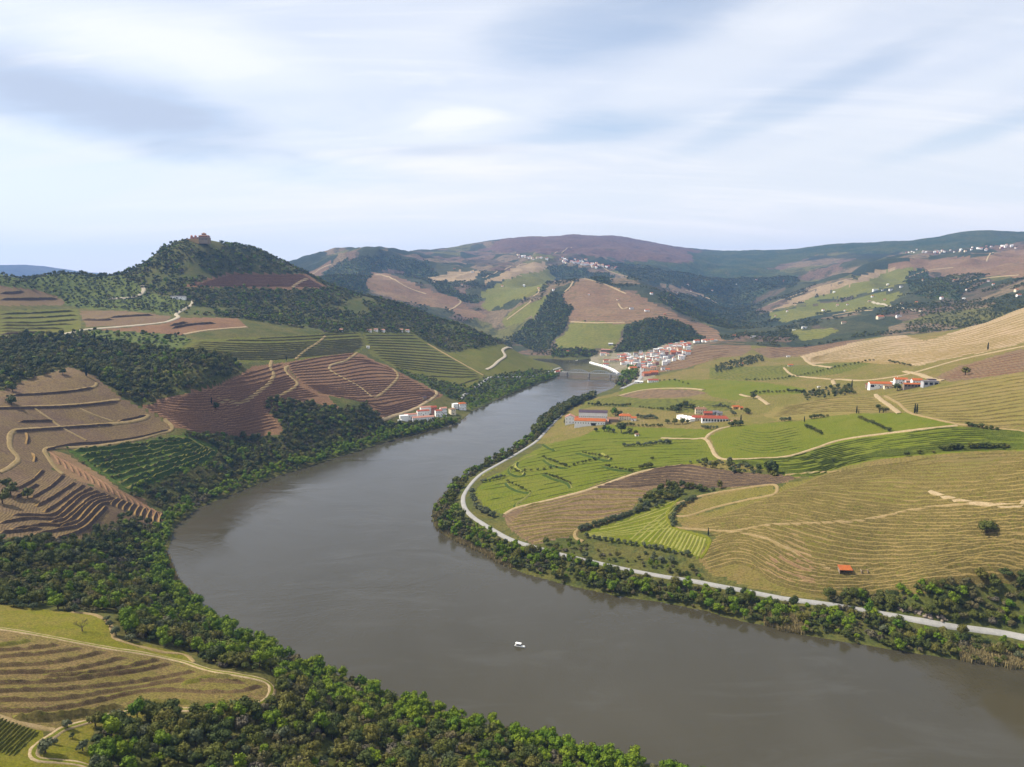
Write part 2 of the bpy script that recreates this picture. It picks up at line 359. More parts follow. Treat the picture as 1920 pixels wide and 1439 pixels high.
def ground(name, a, b, c=None, big=45.0, small=2.5, grain=0.35, bump=0.5, bd=0.5, rows=None, tufts=None):
    """soil or grass: two tones in patches, a third in flecks. rows = (size across, axis 'z' or angle, colour, share)"""
    if name in MATS: return MATS[name]
    t = NT(name)
    n1 = t.noise(big, 5, 0.6, dist=0.4); n2 = t.noise(small, 4, 0.65)
    n0 = t.noise(big*4.5, 4, 0.6); f = t.ramp(t.math('ADD', t.math('MULTIPLY', n1, 0.6), t.math('MULTIPLY', n0, 0.4)), 0.40, 0.60)
    colr = t.mix(f, a, b)
    if c:
        n3 = t.noise(big*0.27, 5, 0.65); colr = t.mix(t.ramp(n3, 0.52, 0.70, 0, 0.85), colr, c)
    if tufts:
        colr = t.mix(t.ramp(t.noise(tufts[0], 2, 0.5), 0.55, 0.68, 0, tufts[2]), colr, tufts[1])
    hgt = n2
    if rows:
        size, axis, rc, share = rows[:4]
        sp = t.n('ShaderNodeSeparateXYZ'); t.l(t.pos(), sp.inputs[0])
        if axis == 'z': base = sp.outputs[2]
        else: base = t.math('ADD', t.math('MULTIPLY', sp.outputs[0], math.cos(R(axis))), t.math('MULTIPLY', sp.outputs[1], math.sin(R(axis))))
        wob = t.math('MULTIPLY', t.math('SUBTRACT', t.noise(size*14, 3, 0.5), 0.5), size*(2.2 if axis != 'z' else 1.6))
        w = t.math('FRACT', t.math('DIVIDE', t.math('ADD', base, wob), size))
        tri = t.math('ABSOLUTE', t.math('SUBTRACT', t.math('MULTIPLY', w, 2.0), 1.0))
        line = t.ramp(tri, 0.45, 0.75)
        patch = t.ramp(t.noise(size*30, 3, 0.6), 0.30, 0.60, 0.35, 1.0)
        colr = t.mix(t.math('MULTIPLY', t.math('MULTIPLY', line, share), patch), colr, rc)
        hgt = t.math('ADD', t.math('MULTIPLY', line, 1.2), n2)
    v = t.ramp(n2, 0.25, 0.75, 1.0 - grain, 1.0 + grain)
    cv = t.n('ShaderNodeCombineXYZ')
    for i in range(3): t.l(v, cv.inputs[i])
    colr = t.mix(1.0, colr, cv.outputs[0], 'MULTIPLY')
    t.bump(hgt, bump, bd)
    MATS[name] = t.done(colr, 0.95, 0.08); return MATS[name]
def plain(name, c, rough=0.7, spec=0.3, var=0.12, size=1.5, metal=0.0):
    if name in MATS: return MATS[name]
    t = NT(name); n = t.noise(size, 4, 0.6)
    v = t.ramp(n, 0.25, 0.75, 1 - var, 1 + var); cv = t.n('ShaderNodeCombineXYZ')
    for i in range(3): t.l(v, cv.inputs[i])
    t.b.inputs['Metallic'].default_value = metal
    MATS[name] = t.done(t.mix(1.0, c, cv.outputs[0], 'MULTIPLY'), rough, spec); return MATS[name]
def foliage(name, a, b, c, small=0.6):
    """leaves: each tree its own tone (per-object random), flecked"""
    if name in MATS: return MATS[name]
    t = NT(name); oi = t.n('ShaderNodeObjectInfo'); r = oi.outputs['Random']
    colr = t.mix(r, a, b)
    r2 = t.math('FRACT', t.math('MULTIPLY', r, 7.31)); colr = t.mix(t.ramp(r2, 0.70, 0.95, 0, 0.8), colr, c)
    n2 = t.noise(small, 2, 0.6, t.pos()); v = t.ramp(n2, 0.3, 0.7, 0.7, 1.3); cv = t.n('ShaderNodeCombineXYZ')
    for i in range(3): t.l(v, cv.inputs[i])
    colr = t.mix(1.0, colr, cv.outputs[0], 'MULTIPLY')
    t.b.inputs['Subsurface Weight'].default_value = 0.0
    MATS[name] = t.done(colr, 0.75, 0.18); return MATS[name]

def water_material():
    t = NT('river_water')
    big = t.noise(140, 4, 0.55, stretch=(1, 0.35, 1), dist=0.6); streak = t.noise(38, 5, 0.6, stretch=(0.5, 1.4, 1), dist=0.8)
    colr = t.mix(t.ramp(big, 0.35, 0.65), (0.060, 0.054, 0.035), (0.071, 0.065, 0.046))
    colr = t.mix(t.ramp(streak, 0.50, 0.72, 0, 0.6), colr, (0.084, 0.080, 0.064))
    w1 = t.noise(1.6, 3, 0.6, stretch=(1, 0.6, 1)); w2 = t.noise(9, 3, 0.6, stretch=(1, 0.55, 1), dist=0.4)
    calm = t.ramp(t.noise(90, 4, 0.6, stretch=(0.6, 1, 1), dist=1.0), 0.40, 0.60, 0.12, 1.0)
    h = t.math('MULTIPLY', t.math('ADD', t.math('MULTIPLY', w1, 0.22), t.math('MULTIPLY', w2, 0.30)), calm)
    t.bump(h, 0.6, 1.0)
    t.b.inputs['IOR'].default_value = 1.33
    return t.done(colr, t.ramp(streak, 0.4, 0.7, 0.06, 0.17), 0.5)

# ------------------------------------------------------------------ mesh helpers
def link(name, me, mat=None, parent=None, smoothed=False):
    o = bpy.data.objects.new(name, me); col.objects.link(o)
    if mat is not None:
        for m in (mat if isinstance(mat, (list, tuple)) else [mat]): me.materials.append(m)
    if smoothed: me.polygons.foreach_set('use_smooth', np.ones(len(me.polygons), bool))
    if parent is not None: o.parent = parent
    return o
def mesh_np(name, V, Fq):
    """mesh from arrays; Fq (n,3) or (n,4)"""
    V = np.asarray(V, np.float32); Fq = np.asarray(Fq, np.int32); k = Fq.shape[1]
    me = bpy.data.meshes.new(name); me.vertices.add(len(V)); me.vertices.foreach_set('co', V.ravel())
    me.loops.add(Fq.size); me.loops.foreach_set('vertex_index', Fq.ravel())
    me.polygons.add(len(Fq)); me.polygons.foreach_set('loop_start', np.arange(0, Fq.size, k, dtype=np.int32))
    try: me.polygons.foreach_set('loop_total', np.full(len(Fq), k, np.int32))
    except Exception: pass
    me.update(calc_edges=True); return me
def tag(o, label=None, cat=None, group=None, kind=None):
    if label: o['label'] = label
    if cat: o['category'] = cat
    if group: o['group'] = group
    if kind: o['kind'] = kind
    return o
def empty(name, loc, rz=0.0):
    o = bpy.data.objects.new(name, None); col.objects.link(o); o.location = loc; o.rotation_euler.z = rz
    o.empty_display_size = 0.5; return o
class MB:
    """collects boxes, prisms and tubes; build() makes ONE mesh"""
    def __init__(s): s.v = []; s.f = []; s.mi = []; s.cur = 0
    def add(s, vs, fs):
        b = len(s.v); s.v += [tuple(p) for p in vs]; s.f += [tuple(i + b for i in f) for f in fs]; s.mi += [s.cur]*len(fs); return s
    def box(s, x0, x1, y0, y1, z0, z1):
        return s.add([(x0,y0,z0),(x1,y0,z0),(x1,y1,z0),(x0,y1,z0),(x0,y0,z1),(x1,y0,z1),(x1,y1,z1),(x0,y1,z1)],
                     [(0,3,2,1),(4,5,6,7),(0,1,5,4),(1,2,6,5),(2,3,7,6),(3,0,4,7)])
    def bar(s, a, b, w, h=None):
        a, b = Vector(a), Vector(b); d = (b - a).normalized(); h = h or w
        up = Vector((0, 0, 1)) if abs(d.z) < 0.95 else Vector((1, 0, 0))
        x = d.cross(up).normalized()*w/2; y = x.cross(d).normalized()*h/2
        return s.add([a-x-y, a+x-y, a+x+y, a-x+y, b-x-y, b+x-y, b+x+y, b-x+y], [(0,1,2,3),(7,6,5,4),(0,4,5,1),(1,5,6,2),(2,6,7,3),(3,7,4,0)])
    def tube(s, pts, rad, n=6):
        rings = []
        for i, p in enumerate(pts):
            p = Vector(p); a = Vector(pts[max(i-1, 0)]); b = Vector(pts[min(i+1, len(pts)-1)]); d = (b - a).normalized()
            up = Vector((0, 0, 1)) if abs(d.z) < 0.95 else Vector((1, 0, 0)); x = d.cross(up).normalized(); y = x.cross(d)
            r = rad[i] if isinstance(rad, (list, tuple)) else rad
            rings.append([p + (x*math.cos(2*math.pi*k/n) + y*math.sin(2*math.pi*k/n))*r for k in range(n)])
        vs = [q for r in rings for q in r]; fs = []
        for i in range(len(rings)-1):
            for k in range(n): fs.append((i*n+k, i*n+(k+1)%n, (i+1)*n+(k+1)%n, (i+1)*n+k))
        fs.append(tuple(range(n))[::-1]); fs.append(tuple((len(rings)-1)*n+k for k in range(n)))
        return s.add(vs, fs)
    def mesh(s, name):
        me = bpy.data.meshes.new(name); me.from_pydata(s.v, [], s.f); me.polygons.foreach_set('material_index', s.mi); me.update(); return me
    def build(s, name, mat, parent=None): return link(name, s.mesh(name), mat, parent)
# ------------------------------------------------------------------ the ground, split field by field
G = ground
def patchwork(name, size, cols):
    """far slopes: plots of vineyard, scrub and wood with wandering edges"""
    t = NT(name); w = t.n('ShaderNodeTexNoise'); w.inputs['Scale'].default_value = 1/260; w.inputs['Detail'].default_value = 4; t.l(t.pos(), w.inputs['Vector'])
    off = t.n('ShaderNodeVectorMath'); off.operation = 'SCALE'; t.l(w.outputs['Color'], off.inputs[0]); off.inputs['Scale'].default_value = 260
    ad = t.n('ShaderNodeVectorMath'); t.l(t.pos(), ad.inputs[0]); t.l(off.outputs[0], ad.inputs[1])
    mp = t.n('ShaderNodeMapping'); mp.inputs['Scale'].default_value = (1, 1, 0.0); t.l(ad.outputs[0], mp.inputs[0])
    v = t.n('ShaderNodeTexVoronoi'); v.inputs['Scale'].default_value = 1/size; t.l(mp.outputs[0], v.inputs['Vector'])
    sp = t.n('ShaderNodeSeparateColor'); t.l(v.outputs['Color'], sp.inputs[0])
    r = t.n('ShaderNodeValToRGB'); r.color_ramp.interpolation = 'CONSTANT'; e = r.color_ramp.elements
    cols = [tone(c)[:3] for c in cols]; e[0].color = cols[0] + (1,); e[1].position = 1/len(cols); e[1].color = cols[1] + (1,)
    for i in range(2, len(cols)): q = e.new(i/len(cols)); q.color = cols[i] + (1,)
    t.l(sp.outputs[0], r.inputs[0]); c = t.mix(t.ramp(t.noise(60, 5, 0.65), 0.50, 0.62, 0, 0.75), r.outputs[0], (0.045,0.055,0.03))
    z = t.n('ShaderNodeSeparateXYZ'); t.l(t.pos(), z.inputs[0]); fr = t.math('FRACT', t.math('DIVIDE', t.math('ADD', z.outputs[2], t.math('MULTIPLY', t.noise(70, 3), 6)), 4.5))
    c = t.mix(t.math('MULTIPLY', t.ramp(fr, 0.55, 0.7), 0.22), c, (0.06,0.055,0.035))
    n2 = t.noise(9, 4, 0.65); g = t.ramp(n2, 0.3, 0.7, 0.7, 1.3); cv = t.n('ShaderNodeCombineXYZ')
    for i in range(3): t.l(g, cv.inputs[i])
    t.bump(n2, 0.8, 4.0); MATS[name] = t.done(t.mix(1.0, c, cv.outputs[0], 'MULTIPLY'), 0.95, 0.08)
def mats_ground():
    G('scrub', (0.085,0.095,0.035), (0.13,0.12,0.05), (0.055,0.07,0.03), 30, 2.0, 0.4)
    G('forest_floor', (0.085,0.098,0.036), (0.12,0.115,0.05), (0.07,0.085,0.032), 25, 2.0, 0.4)
    G('meadow', (0.185,0.178,0.045), (0.225,0.19,0.07), (0.14,0.15,0.04), 14, 0.8, 0.35, tufts=(1.6, (0.105,0.115,0.03), 0.7))
    G('dry_vines', (0.215,0.162,0.085), (0.178,0.152,0.062), (0.175,0.122,0.074), 18, 1.0, 0.48, tufts=(1.1, (0.125,0.12,0.042), 0.6))
    G('gold_vines', (0.245,0.185,0.092), (0.20,0.178,0.065), (0.160,0.158,0.052), 40, 1.8, 0.38, tufts=(1.8, (0.135,0.105,0.062), 0.65), rows=(0.62, 'z', (0.135,0.112,0.052), 0.5))
    G('pink_vines', (0.36,0.26,0.165), (0.30,0.22,0.13), (0.25,0.20,0.09), 25, 1.6, 0.28)
    G('green_vines', (0.145,0.165,0.038), (0.175,0.178,0.05), (0.115,0.150,0.030), 45, 2.2, 0.22, rows=(0.42, 'z', (0.105,0.13,0.025), 0.45))
    G('green_rows', (0.14,0.165,0.036), (0.165,0.18,0.045), None, 45, 2.0, 0.25)
    G('deep_green', (0.075,0.115,0.03), (0.11,0.14,0.04), (0.05,0.085,0.025), 14, 2.0, 0.45, 0.8, 1.0)
    G('brown_terrace', (0.225,0.140,0.090), (0.255,0.165,0.10), (0.175,0.115,0.078), 40, 2.0, 0.30, rows=(1.2, 'z', (0.115,0.072,0.048), 0.7))
    G('brown_plain', (0.19,0.137,0.094), (0.215,0.162,0.092), (0.155,0.112,0.085), 30, 1.6, 0.30, tufts=(2.2, (0.12,0.085,0.055), 0.6), rows=(0.8, 'z', (0.14,0.10,0.06), 0.5))
    G('tan_slope', (0.30,0.205,0.125), (0.25,0.17,0.105), (0.22,0.18,0.08), 15, 1.5, 0.3)
    G('terrace_green', (0.14,0.148,0.045), (0.17,0.16,0.055), (0.12,0.13,0.042), 35, 2.0, 0.28, rows=(1.3, 'z', (0.085,0.09,0.032), 0.7))
    G('orchard', (0.10,0.125,0.05), (0.13,0.15,0.055), (0.15,0.16,0.05), 25, 2.5, 0.35)
    G('pale_hill', (0.44,0.34,0.235), (0.38,0.295,0.185), (0.31,0.25,0.15), 60, 3.0, 0.2, rows=(2.0, 'z', (0.22,0.19,0.10), 0.55))
    G('pale_earth', (0.42,0.31,0.20), (0.37,0.28,0.17), None, 30, 3.0, 0.2)
    G('brown_rows', (0.20,0.145,0.095), (0.23,0.165,0.10), (0.17,0.12,0.09), 60, 3.0, 0.22, rows=(1.7, 'z', (0.115,0.09,0.06), 0.5))
    G('gold_rows', (0.255,0.20,0.10), (0.225,0.19,0.08), (0.19,0.172,0.07), 60, 2.5, 0.22)
    G('mixed', (0.22,0.18,0.08), (0.18,0.165,0.06), (0.26,0.195,0.11), 60, 3.0, 0.3, rows=(0.55, 'z', (0.125,0.12,0.045), 0.45))
    G('town_ground', (0.30,0.26,0.20), (0.20,0.19,0.11), (0.36,0.32,0.27), 18, 2.5, 0.3)
    # hills across the valley
    G('far_forest', (0.048,0.070,0.034), (0.082,0.095,0.042), (0.13,0.115,0.06), 150, 10.0, 0.6, 1.0, 7.0)
    patchwork('far_scrub', 190, [(0.040,0.052,0.030), (0.075,0.08,0.042), (0.145,0.14,0.06), (0.17,0.125,0.09), (0.052,0.062,0.034), (0.115,0.095,0.065), (0.21,0.165,0.11), (0.06,0.07,0.036)])
    G('far_brown', (0.225,0.15,0.10), (0.27,0.19,0.12), (0.15,0.125,0.07), 90, 8.0, 0.22, 0.6, 2.0, rows=(4.2, 'z', (0.11,0.09,0.065), 0.55))
    G('far_green', (0.17,0.175,0.06), (0.20,0.19,0.07), (0.14,0.15,0.055), 80, 8.0, 0.22, 0.6, 2.0, rows=(3.2, 'z', (0.115,0.125,0.05), 0.5))
    G('far_pale', (0.36,0.28,0.19), (0.31,0.24,0.15), (0.25,0.20,0.12), 90, 8.0, 0.2, 0.5, 2.0, rows=(4.0, 'z', (0.22,0.18,0.11), 0.4))
    G('far_heath', (0.12,0.085,0.068), (0.15,0.105,0.08), (0.085,0.075,0.055), 300, 25.0, 0.3, 0.6, 5.0)
    G('mountain', (0.06,0.07,0.06), (0.09,0.09,0.07), None, 900, 60.0, 0.3)
mats_ground()
# (name, material, nearest, farthest distance, label, outline in photo pixels)
FIELDS = [
 ('hillside', 'far_scrub', 2150, 9000, 'blue hazy hillsides of scrub across the valley', [(-900,380),(2800,380),(2800,700),(-900,700)]),
 # --- far hills
 ('heath_summit', 'far_heath', 4300, 9000, 'bare purple brown heath on the long summit behind the village', [(905,470),(950,440),(1105,430),(1200,440),(1340,478),(1330,490),(1250,494),(1190,492),(1140,482),(1060,476),(980,474)]),
 ('wooded_ridge', 'far_forest', 4700, 9000, 'dark blue wooded ridge closing the valley on the skyline', [(1290,474),(1340,470),(1500,460),(1640,440),(1830,420),(2600,420),(2600,455),(1920,452),(1850,464),(1790,470),(1720,470),(1640,477),(1560,474),(1480,492),(1420,510),(1360,505),(1300,495)]),
 ('valley_wood', 'far_forest', 2900, 6500, 'dark wooded side valley running behind the town', [(1130,495),(1200,490),(1300,494),(1420,500),(1500,515),(1490,535),(1440,545),(1410,565),(1420,590),(1400,618),(1360,612),(1310,590),(1280,575),(1240,566),(1230,556),(1260,550),(1330,560),(1300,545),(1230,535),(1180,520)]),
 ('wooded_hill', 'far_forest', 2700, 4600, 'wooded blue green hill behind the river spur', [(596,520),(640,492),(685,478),(740,483),(800,492),(790,506),(720,508),(700,525),(690,540),(700,552),(670,552),(620,535)]),
 ('wood_strip', 'far_forest', 2700, 4600, 'dark strip of wood along the fold between vineyards', [(735,500),(800,498),(850,540),(900,555),(890,568),(845,560),(800,525),(760,520)]),
 ('wood_slope', 'far_forest', 2150, 4200, 'dense dark wood dropping to the river beyond the spur', [(960,640),(985,610),(1010,590),(1022,560),(1035,545),(1062,555),(1070,580),(1060,605),(1045,630),(1030,656),(1000,660)]),
 ('wood_slope', 'far_forest', 2150, 3200, 'dark green wood above the riverside town', [(1148,660),(1165,640),(1175,615),(1210,600),(1245,594),(1280,605),(1310,625),(1320,640),(1270,645),(1225,662),(1180,668)]),
 ('wood_slope', 'far_forest', 2500, 4600, 'long dark wooded gully right of the pyramid hill', [(1232,555),(1260,553),(1310,580),(1370,605),(1390,622),(1360,618),(1310,600),(1270,585),(1240,568)]),
 ('wood_slope', 'far_forest', 2800, 4800, 'dark wood below the hill village', [(1030,500),(1060,495),(1110,510),(1150,520),(1140,535),(1110,525),(1090,520),(1050,525),(1034,520)]),
 ('vineyard_hill', 'far_brown', 2150, 3700, 'brown terraced pyramid hill rising behind the bridge', [(1090,521),(1130,532),(1180,550),(1230,572),(1290,598),(1340,620),(1360,640),(1320,640),(1310,622),(1280,605),(1245,594),(1210,600),(1175,607),(1062,604),(1070,580),(1062,552)]),
 ('vineyard_hill', 'far_green', 2150, 2900, 'square green vineyard block above the river bridge', [(1066,605),(1172,606),(1170,620),(1160,640),(1148,655),(1040,655),(1046,634)]),
 ('brown_vineyard', 'far_brown', 2400, 3900, 'brown triangular vineyard on the slope past the spur', [(700,508),(725,510),(780,535),(820,550),(850,555),(895,585),(905,595),(880,600),(840,580),(760,568),(720,555),(690,540)]),
 ('brown_vineyard', 'far_brown', 3000, 5500, 'reddish brown field behind the castle ridge', [(572,512),(610,493),(628,495),(600,515),(585,525)]),
 ('green_vineyard', 'far_green', 2400, 4200, 'pale green vineyard on the sunlit far slope', [(900,560),(940,530),(1000,508),(1030,503),(1040,522),(1010,545),(960,565),(920,585),(905,578)]),
 ('green_vineyard', 'far_green', 2300, 3900, 'green vineyard strip beside the dark river wood', [(938,600),(985,570),(1030,552),(1035,545),(1022,560),(1010,588),(975,606),(945,612)]),
 ('pale_vineyard', 'far_pale', 3000, 5200, 'pale sandy slope under the hill village', [(900,535),(955,505),(1000,490),(1040,498),(1025,505),(990,512),(940,528)]),
 ('pale_vineyard', 'far_pale', 3000, 5500, 'sandy brown patches of vineyard on the middle slope', [(805,520),(850,508),(900,510),(890,525),(850,528),(815,530)]),
 ('green_vineyard', 'far_green', 2700, 4400, 'olive green rounded vineyard shoulder across the side valley', [(1560,545),(1620,520),(1690,496),(1730,497),(1710,510),(1705,530),(1640,545),(1560,560),(1510,575),(1500,565)]),
 ('pale_vineyard', 'far_pale', 2900, 4600, 'pale brown strip of vineyard over the side valley', [(1480,575),(1540,550),(1640,522),(1690,497),(1620,515),(1540,540),(1450,578),(1440,590)]),
 ('green_vineyard', 'far_green', 2300, 3600, 'green fields between farmhouses across the side valley', [(1440,590),(1500,575),(1600,565),(1640,550),(1700,550),(1660,575),(1560,585),(1470,605)]),
 ('green_vineyard', 'far_green', 2100, 3200, 'light green field below the white farmhouses', [(1480,620),(1560,612),(1570,622),(1540,635),(1500,640)]),
 ('brown_vineyard', 'far_brown', 2300, 6500, 'brown upland fields below the ridge village', [(1640,500),(1720,485),(1850,480),(1920,468),(2400,455),(2400,520),(1920,520),(1830,515),(1780,520),(1730,505)]),
 ('wood_slope', 'far_forest', 2300, 4200, 'dark wood on the slope across the side valley', [(1700,515),(1730,505),(1760,525),(1790,540),(1800,560),(1750,566),(1720,555),(1700,540)]),
 ('scrub_slope', 'far_scrub', 1950, 3200, 'green bushy slope behind the brown ridge', [(1700,600),(1760,575),(1850,560),(1920,545),(2300,520),(2300,575),(1920,572),(1850,600),(1740,630),(1700,622)]),
 # --- left bank
 ('hillside', 'scrub', 0, 2150, 'scrubby ground of the valley sides', [(-900,380),(2800,380),(2800,2400),(-900,2400)]),
 ('castle_hill', 'forest_floor', 1500, 2400, 'round wooded hill carrying the castle', [(215,518),(270,470),(375,430),(480,460),(570,500),(640,535),(760,560),(860,585),(960,640),(945,660),(900,662),(840,662),(815,650),(775,627),(680,624),(600,627),(540,631),(465,628),(468,612),(445,597),(340,595),(365,570),(350,560),(270,560),(262,535),(225,525)]),
 ('orchard_slope', 'orchard', 1350, 2300, 'olive orchard on the plateau edge left of the castle hill', [(-600,505),(0,510),(215,512),(262,535),(270,548),(345,562),(355,575),(330,590),(230,582),(146,578),(120,570),(110,556),(75,545),(-600,530)]),
 ('brown_vineyard', 'brown_plain', 1300, 2200, 'brown vineyard terraces at the plateau edge', [(-600,525),(0,536),(81,546),(119,562),(119,573),(0,574),(-600,575)]),
 ('green_vineyard', 'terrace_green', 1150, 1900, 'green vineyard under the plateau edge', [(-600,580),(0,584),(146,579),(152,616),(108,630),(35,632),(0,636),(-600,640)]),
 ('brown_vineyard', 'brown_plain', 1200, 1900, 'tan brown vineyard block above the white track', [(150,583),(230,583),(322,593),(312,604),(252,611),(163,613),(152,593)]),
 ('brown_vineyard', 'brown_terrace', 1150, 1900, 'reddish brown vineyard below the white track', [(309,607),(336,595),(444,597),(466,614),(406,618),(344,628),(190,619),(244,613)]),
 ('green_vineyard', 'orchard', 1100, 1800, 'bright green orchard strip above the dark wood', [(108,631),(176,620),(344,629),(360,637),(339,653),(225,646),(187,638),(163,632)]),
 ('brown_vineyard', 'brown_terrace', 1500, 2200, 'purple brown vineyard band under the castle', [(345,537),(380,526),(428,513),(520,514),(574,514),(617,541),(560,543),(480,540),(400,539)]),
 ('green_terraces', 'terrace_green', 950, 1900, 'green vineyard terraces over the brown slope', [(339,654),(362,638),(480,632),(542,629),(675,622),(686,650),(672,662),(629,666),(534,680),(480,678),(452,684),(434,671)]),
 ('green_terraces', 'terrace_green', 1050, 2000, 'green vineyard terraces sloping down to the river', [(680,623),(775,626),(802,645),(854,675),(908,705),(900,713),(878,729),(797,707),(737,688),(697,667),(686,650)]),
 ('river_orchard', 'orchard', 950, 2000, 'deep green riverside orchard below the terraces', [(737,690),(797,708),(878,729),(914,708),(1000,694),(1040,698),(1046,706),(990,724),(930,748),(884,770),(855,752),(819,735)]),
 ('green_terraces', 'terrace_green', 1400, 2100, 'small green vineyards at the tip of the spur', [(840,662),(945,645),(960,642),(1000,668),(1046,695),(1000,694),(914,706),(880,688),(850,672)]),
 ('brown_terraces', 'brown_terrace', 800, 1700, 'red brown terraced vineyard above the white riverside farm', [(534,680),(629,665),(670,661),(737,691),(819,734),(832,742),(778,767),(716,787),(686,753),(615,742),(569,723),(542,691)]),
 ('brown_terraces', 'brown_terrace', 700, 1500, 'brown terraced vineyard between two dark woods', [(268,763),(312,745),(393,727),(447,705),(470,688),(534,680),(545,700),(570,723),(614,743),(640,768),(560,752),(500,746),(490,760),(522,790),(532,812),(480,820),(380,812),(322,802),(300,780)]),
 ('walled_vineyard', 'brown_plain', 600, 1400, 'brown walled vineyard fields on the left slope', [(-600,720),(0,735),(33,718),(130,688),(176,705),(225,745),(280,772),(325,802),(322,810),(240,832),(130,842),(86,843),(100,876),(60,905),(0,940),(-600,960)]),
 ('grass_terraces', 'deep_green', 600, 1300, 'overgrown green terraces between brown vineyards and river wood', [(125,843),(230,834),(345,815),(372,822),(410,838),(400,865),(320,890),(245,925),(190,890),(150,862)]),
 ('tan_slope', 'tan_slope', 500, 1200, 'bare tan earth along the edge of the walled terraces', [(89,843),(120,850),(150,865),(190,890),(235,925),(270,935),(275,950),(310,962),(298,975),(215,930),(170,908),(140,900),(115,888),(98,870)]),
 ('walled_terraces', 'brown_plain', 400, 1100, 'narrow brown vineyard terraces with dark stone walls', [(-600,930),(0,930),(60,900),(85,880),(110,885),(140,900),(215,928),(308,962),(298,988),(240,975),(190,985),(150,1012),(60,1005),(0,1012),(-600,1030)]),
 # --- foreground left
 ('meadow', 'meadow', 250, 620, 'yellow green meadow with a bare tree', [(-500,1110),(0,1132),(65,1142),(130,1146),(176,1153),(203,1166),(210,1190),(230,1201),(350,1225),(365,1242),(339,1240),(271,1227),(135,1204),(0,1180),(-500,1130)]),
 ('vineyard_field', 'dry_vines', 200, 560, 'dry terraced vineyard ringed by the pale dirt track', [(-500,1125),(0,1180),(135,1204),(271,1227),(393,1258),(474,1271),(506,1284),(510,1297),(490,1318),(461,1326),(423,1332),(266,1332),(217,1340),(135,1362),(100,1368),(0,1343),(-500,1250)]),
 ('vine_plot', 'meadow', 150, 520, 'small plot of vines in straight rows at the lower left', [(-500,1260),(0,1344),(81,1368),(84,1385),(60,1410),(40,1425),(0,1422),(-500,1420)]),
 ('grass_bank', 'meadow', 150, 520, 'grassy bank inside the bend of the dirt track', [(135,1363),(217,1341),(275,1332),(260,1350),(180,1365),(160,1405),(190,1445),(60,1460),(-200,1500),(-500,1420),(0,1422),(60,1412),(85,1393)]),
 # --- right bank
 ('hillside', 'mixed', 700, 2150, 'patchwork of fields behind the riverside farms', [(1000,830),(1030,800),(1080,757),(1160,735),(1200,712),(1300,690),(1360,640),(1500,630),(1700,600),(1920,560),(2600,520),(2600,900),(1300,880),(1100,840)]),
 ('green_vineyard', 'green_vines', 600, 1500, 'broad bright green vineyard on the river bend', [(888,925),(908,900),(952,880),(976,858),(1022,834),(1093,818),(1139,796),(1210,802),(1340,806),(1325,822),(1335,850),(1352,862),(1285,872),(1200,885),(1110,916),(968,953),(945,966),(915,955)]),
 ('brown_vineyard', 'brown_plain', 450, 1300, 'brown dry vineyard below the bright green one', [(968,954),(1106,916),(1217,921),(1190,947),(1179,963),(1085,995),(1085,1004),(998,1022),(952,988),(941,966)]),
 ('striped_vineyard', 'brown_plain', 450, 1400, 'brown terraced strip with dark parallel rows', [(1106,915),(1139,901),(1206,883),(1282,872),(1330,880),(1390,890),(1460,895),(1505,895),(1470,907),(1380,913),(1310,917),(1235,912),(1217,921)]),
 ('green_vineyard', 'green_vines', 450, 1200, 'leaf-shaped bright green vineyard with pale rows', [(1087,1001),(1179,972),(1272,934),(1250,972),(1261,988),(1320,1004),(1332,1015),(1310,1047),(1240,1029),(1150,1017)]),
 ('river_scrub', 'scrub', 450, 1000, 'scrubby strip between the road and the vineyards', [(998,1022),(1087,1003),(1150,1017),(1240,1029),(1310,1047),(1332,1078),(1429,1109),(1526,1126),(1600,1124),(1720,1112),(1849,1091),(1920,1086),(2600,1060),(2600,1300),(1920,1250),(1500,1185),(1000,1080)]),
 ('gold_vineyard', 'gold_vines', 430, 1500, 'large golden vineyard with curving contour rows', [(1526,897),(1584,876),(1655,861),(1785,850),(1920,845),(2600,820),(2600,1060),(1920,1084),(1849,1089),(1720,1110),(1623,1118),(1526,1124),(1429,1108),(1332,1076),(1310,1050),(1320,1032),(1352,1000),(1280,990),(1268,972),(1300,968),(1450,927),(1471,908)]),
 ('pink_patch', 'pink_vines', 500, 1200, 'bare pinkish slope inside the golden vineyard', [(1452,1006),(1490,1000),(1520,1030),(1535,1062),(1560,1075),(1580,1086),(1540,1092),(1490,1098),(1445,1084),(1425,1062),(1455,1055),(1472,1035)]),
 ('gold_vineyard', 'gold_vines', 450, 1400, 'tan tongue of vineyard above the leaf-shaped field', [(1268,947),(1300,938),(1348,922),(1448,909),(1454,926),(1348,948),(1300,968),(1266,966)]),
 ('green_vineyard', 'green_vines', 550, 1500, 'smooth bright green vineyard below the red roofed farm', [(1332,819),(1365,800),(1507,788),(1604,775),(1704,775),(1752,787),(1798,797),(1665,813),(1575,826),(1526,842),(1474,856),(1358,862),(1342,848)]),
 ('row_vineyard', 'green_rows', 500, 1500, 'green vineyard combed with long dark rows', [(1358,864),(1474,857),(1526,844),(1575,827),(1665,814),(1798,800),(1920,813),(2600,850),(2600,835),(1920,844),(1785,849),(1655,860),(1584,875),(1526,895),(1468,894),(1420,877)]),
 ('gold_vineyard', 'gold_rows', 850, 1700, 'golden vineyard slope under the white ridge farm', [(1662,741),(1785,722),(1920,698),(2600,640),(2600,850),(1920,812),(1817,797),(1714,777),(1655,746)]),
 ('gold_vineyard', 'gold_rows', 900, 1600, 'striped tan vineyard behind the bright green field', [(1455,764),(1575,743),(1642,745),(1684,775),(1604,775),(1507,787),(1462,790),(1430,780)]),
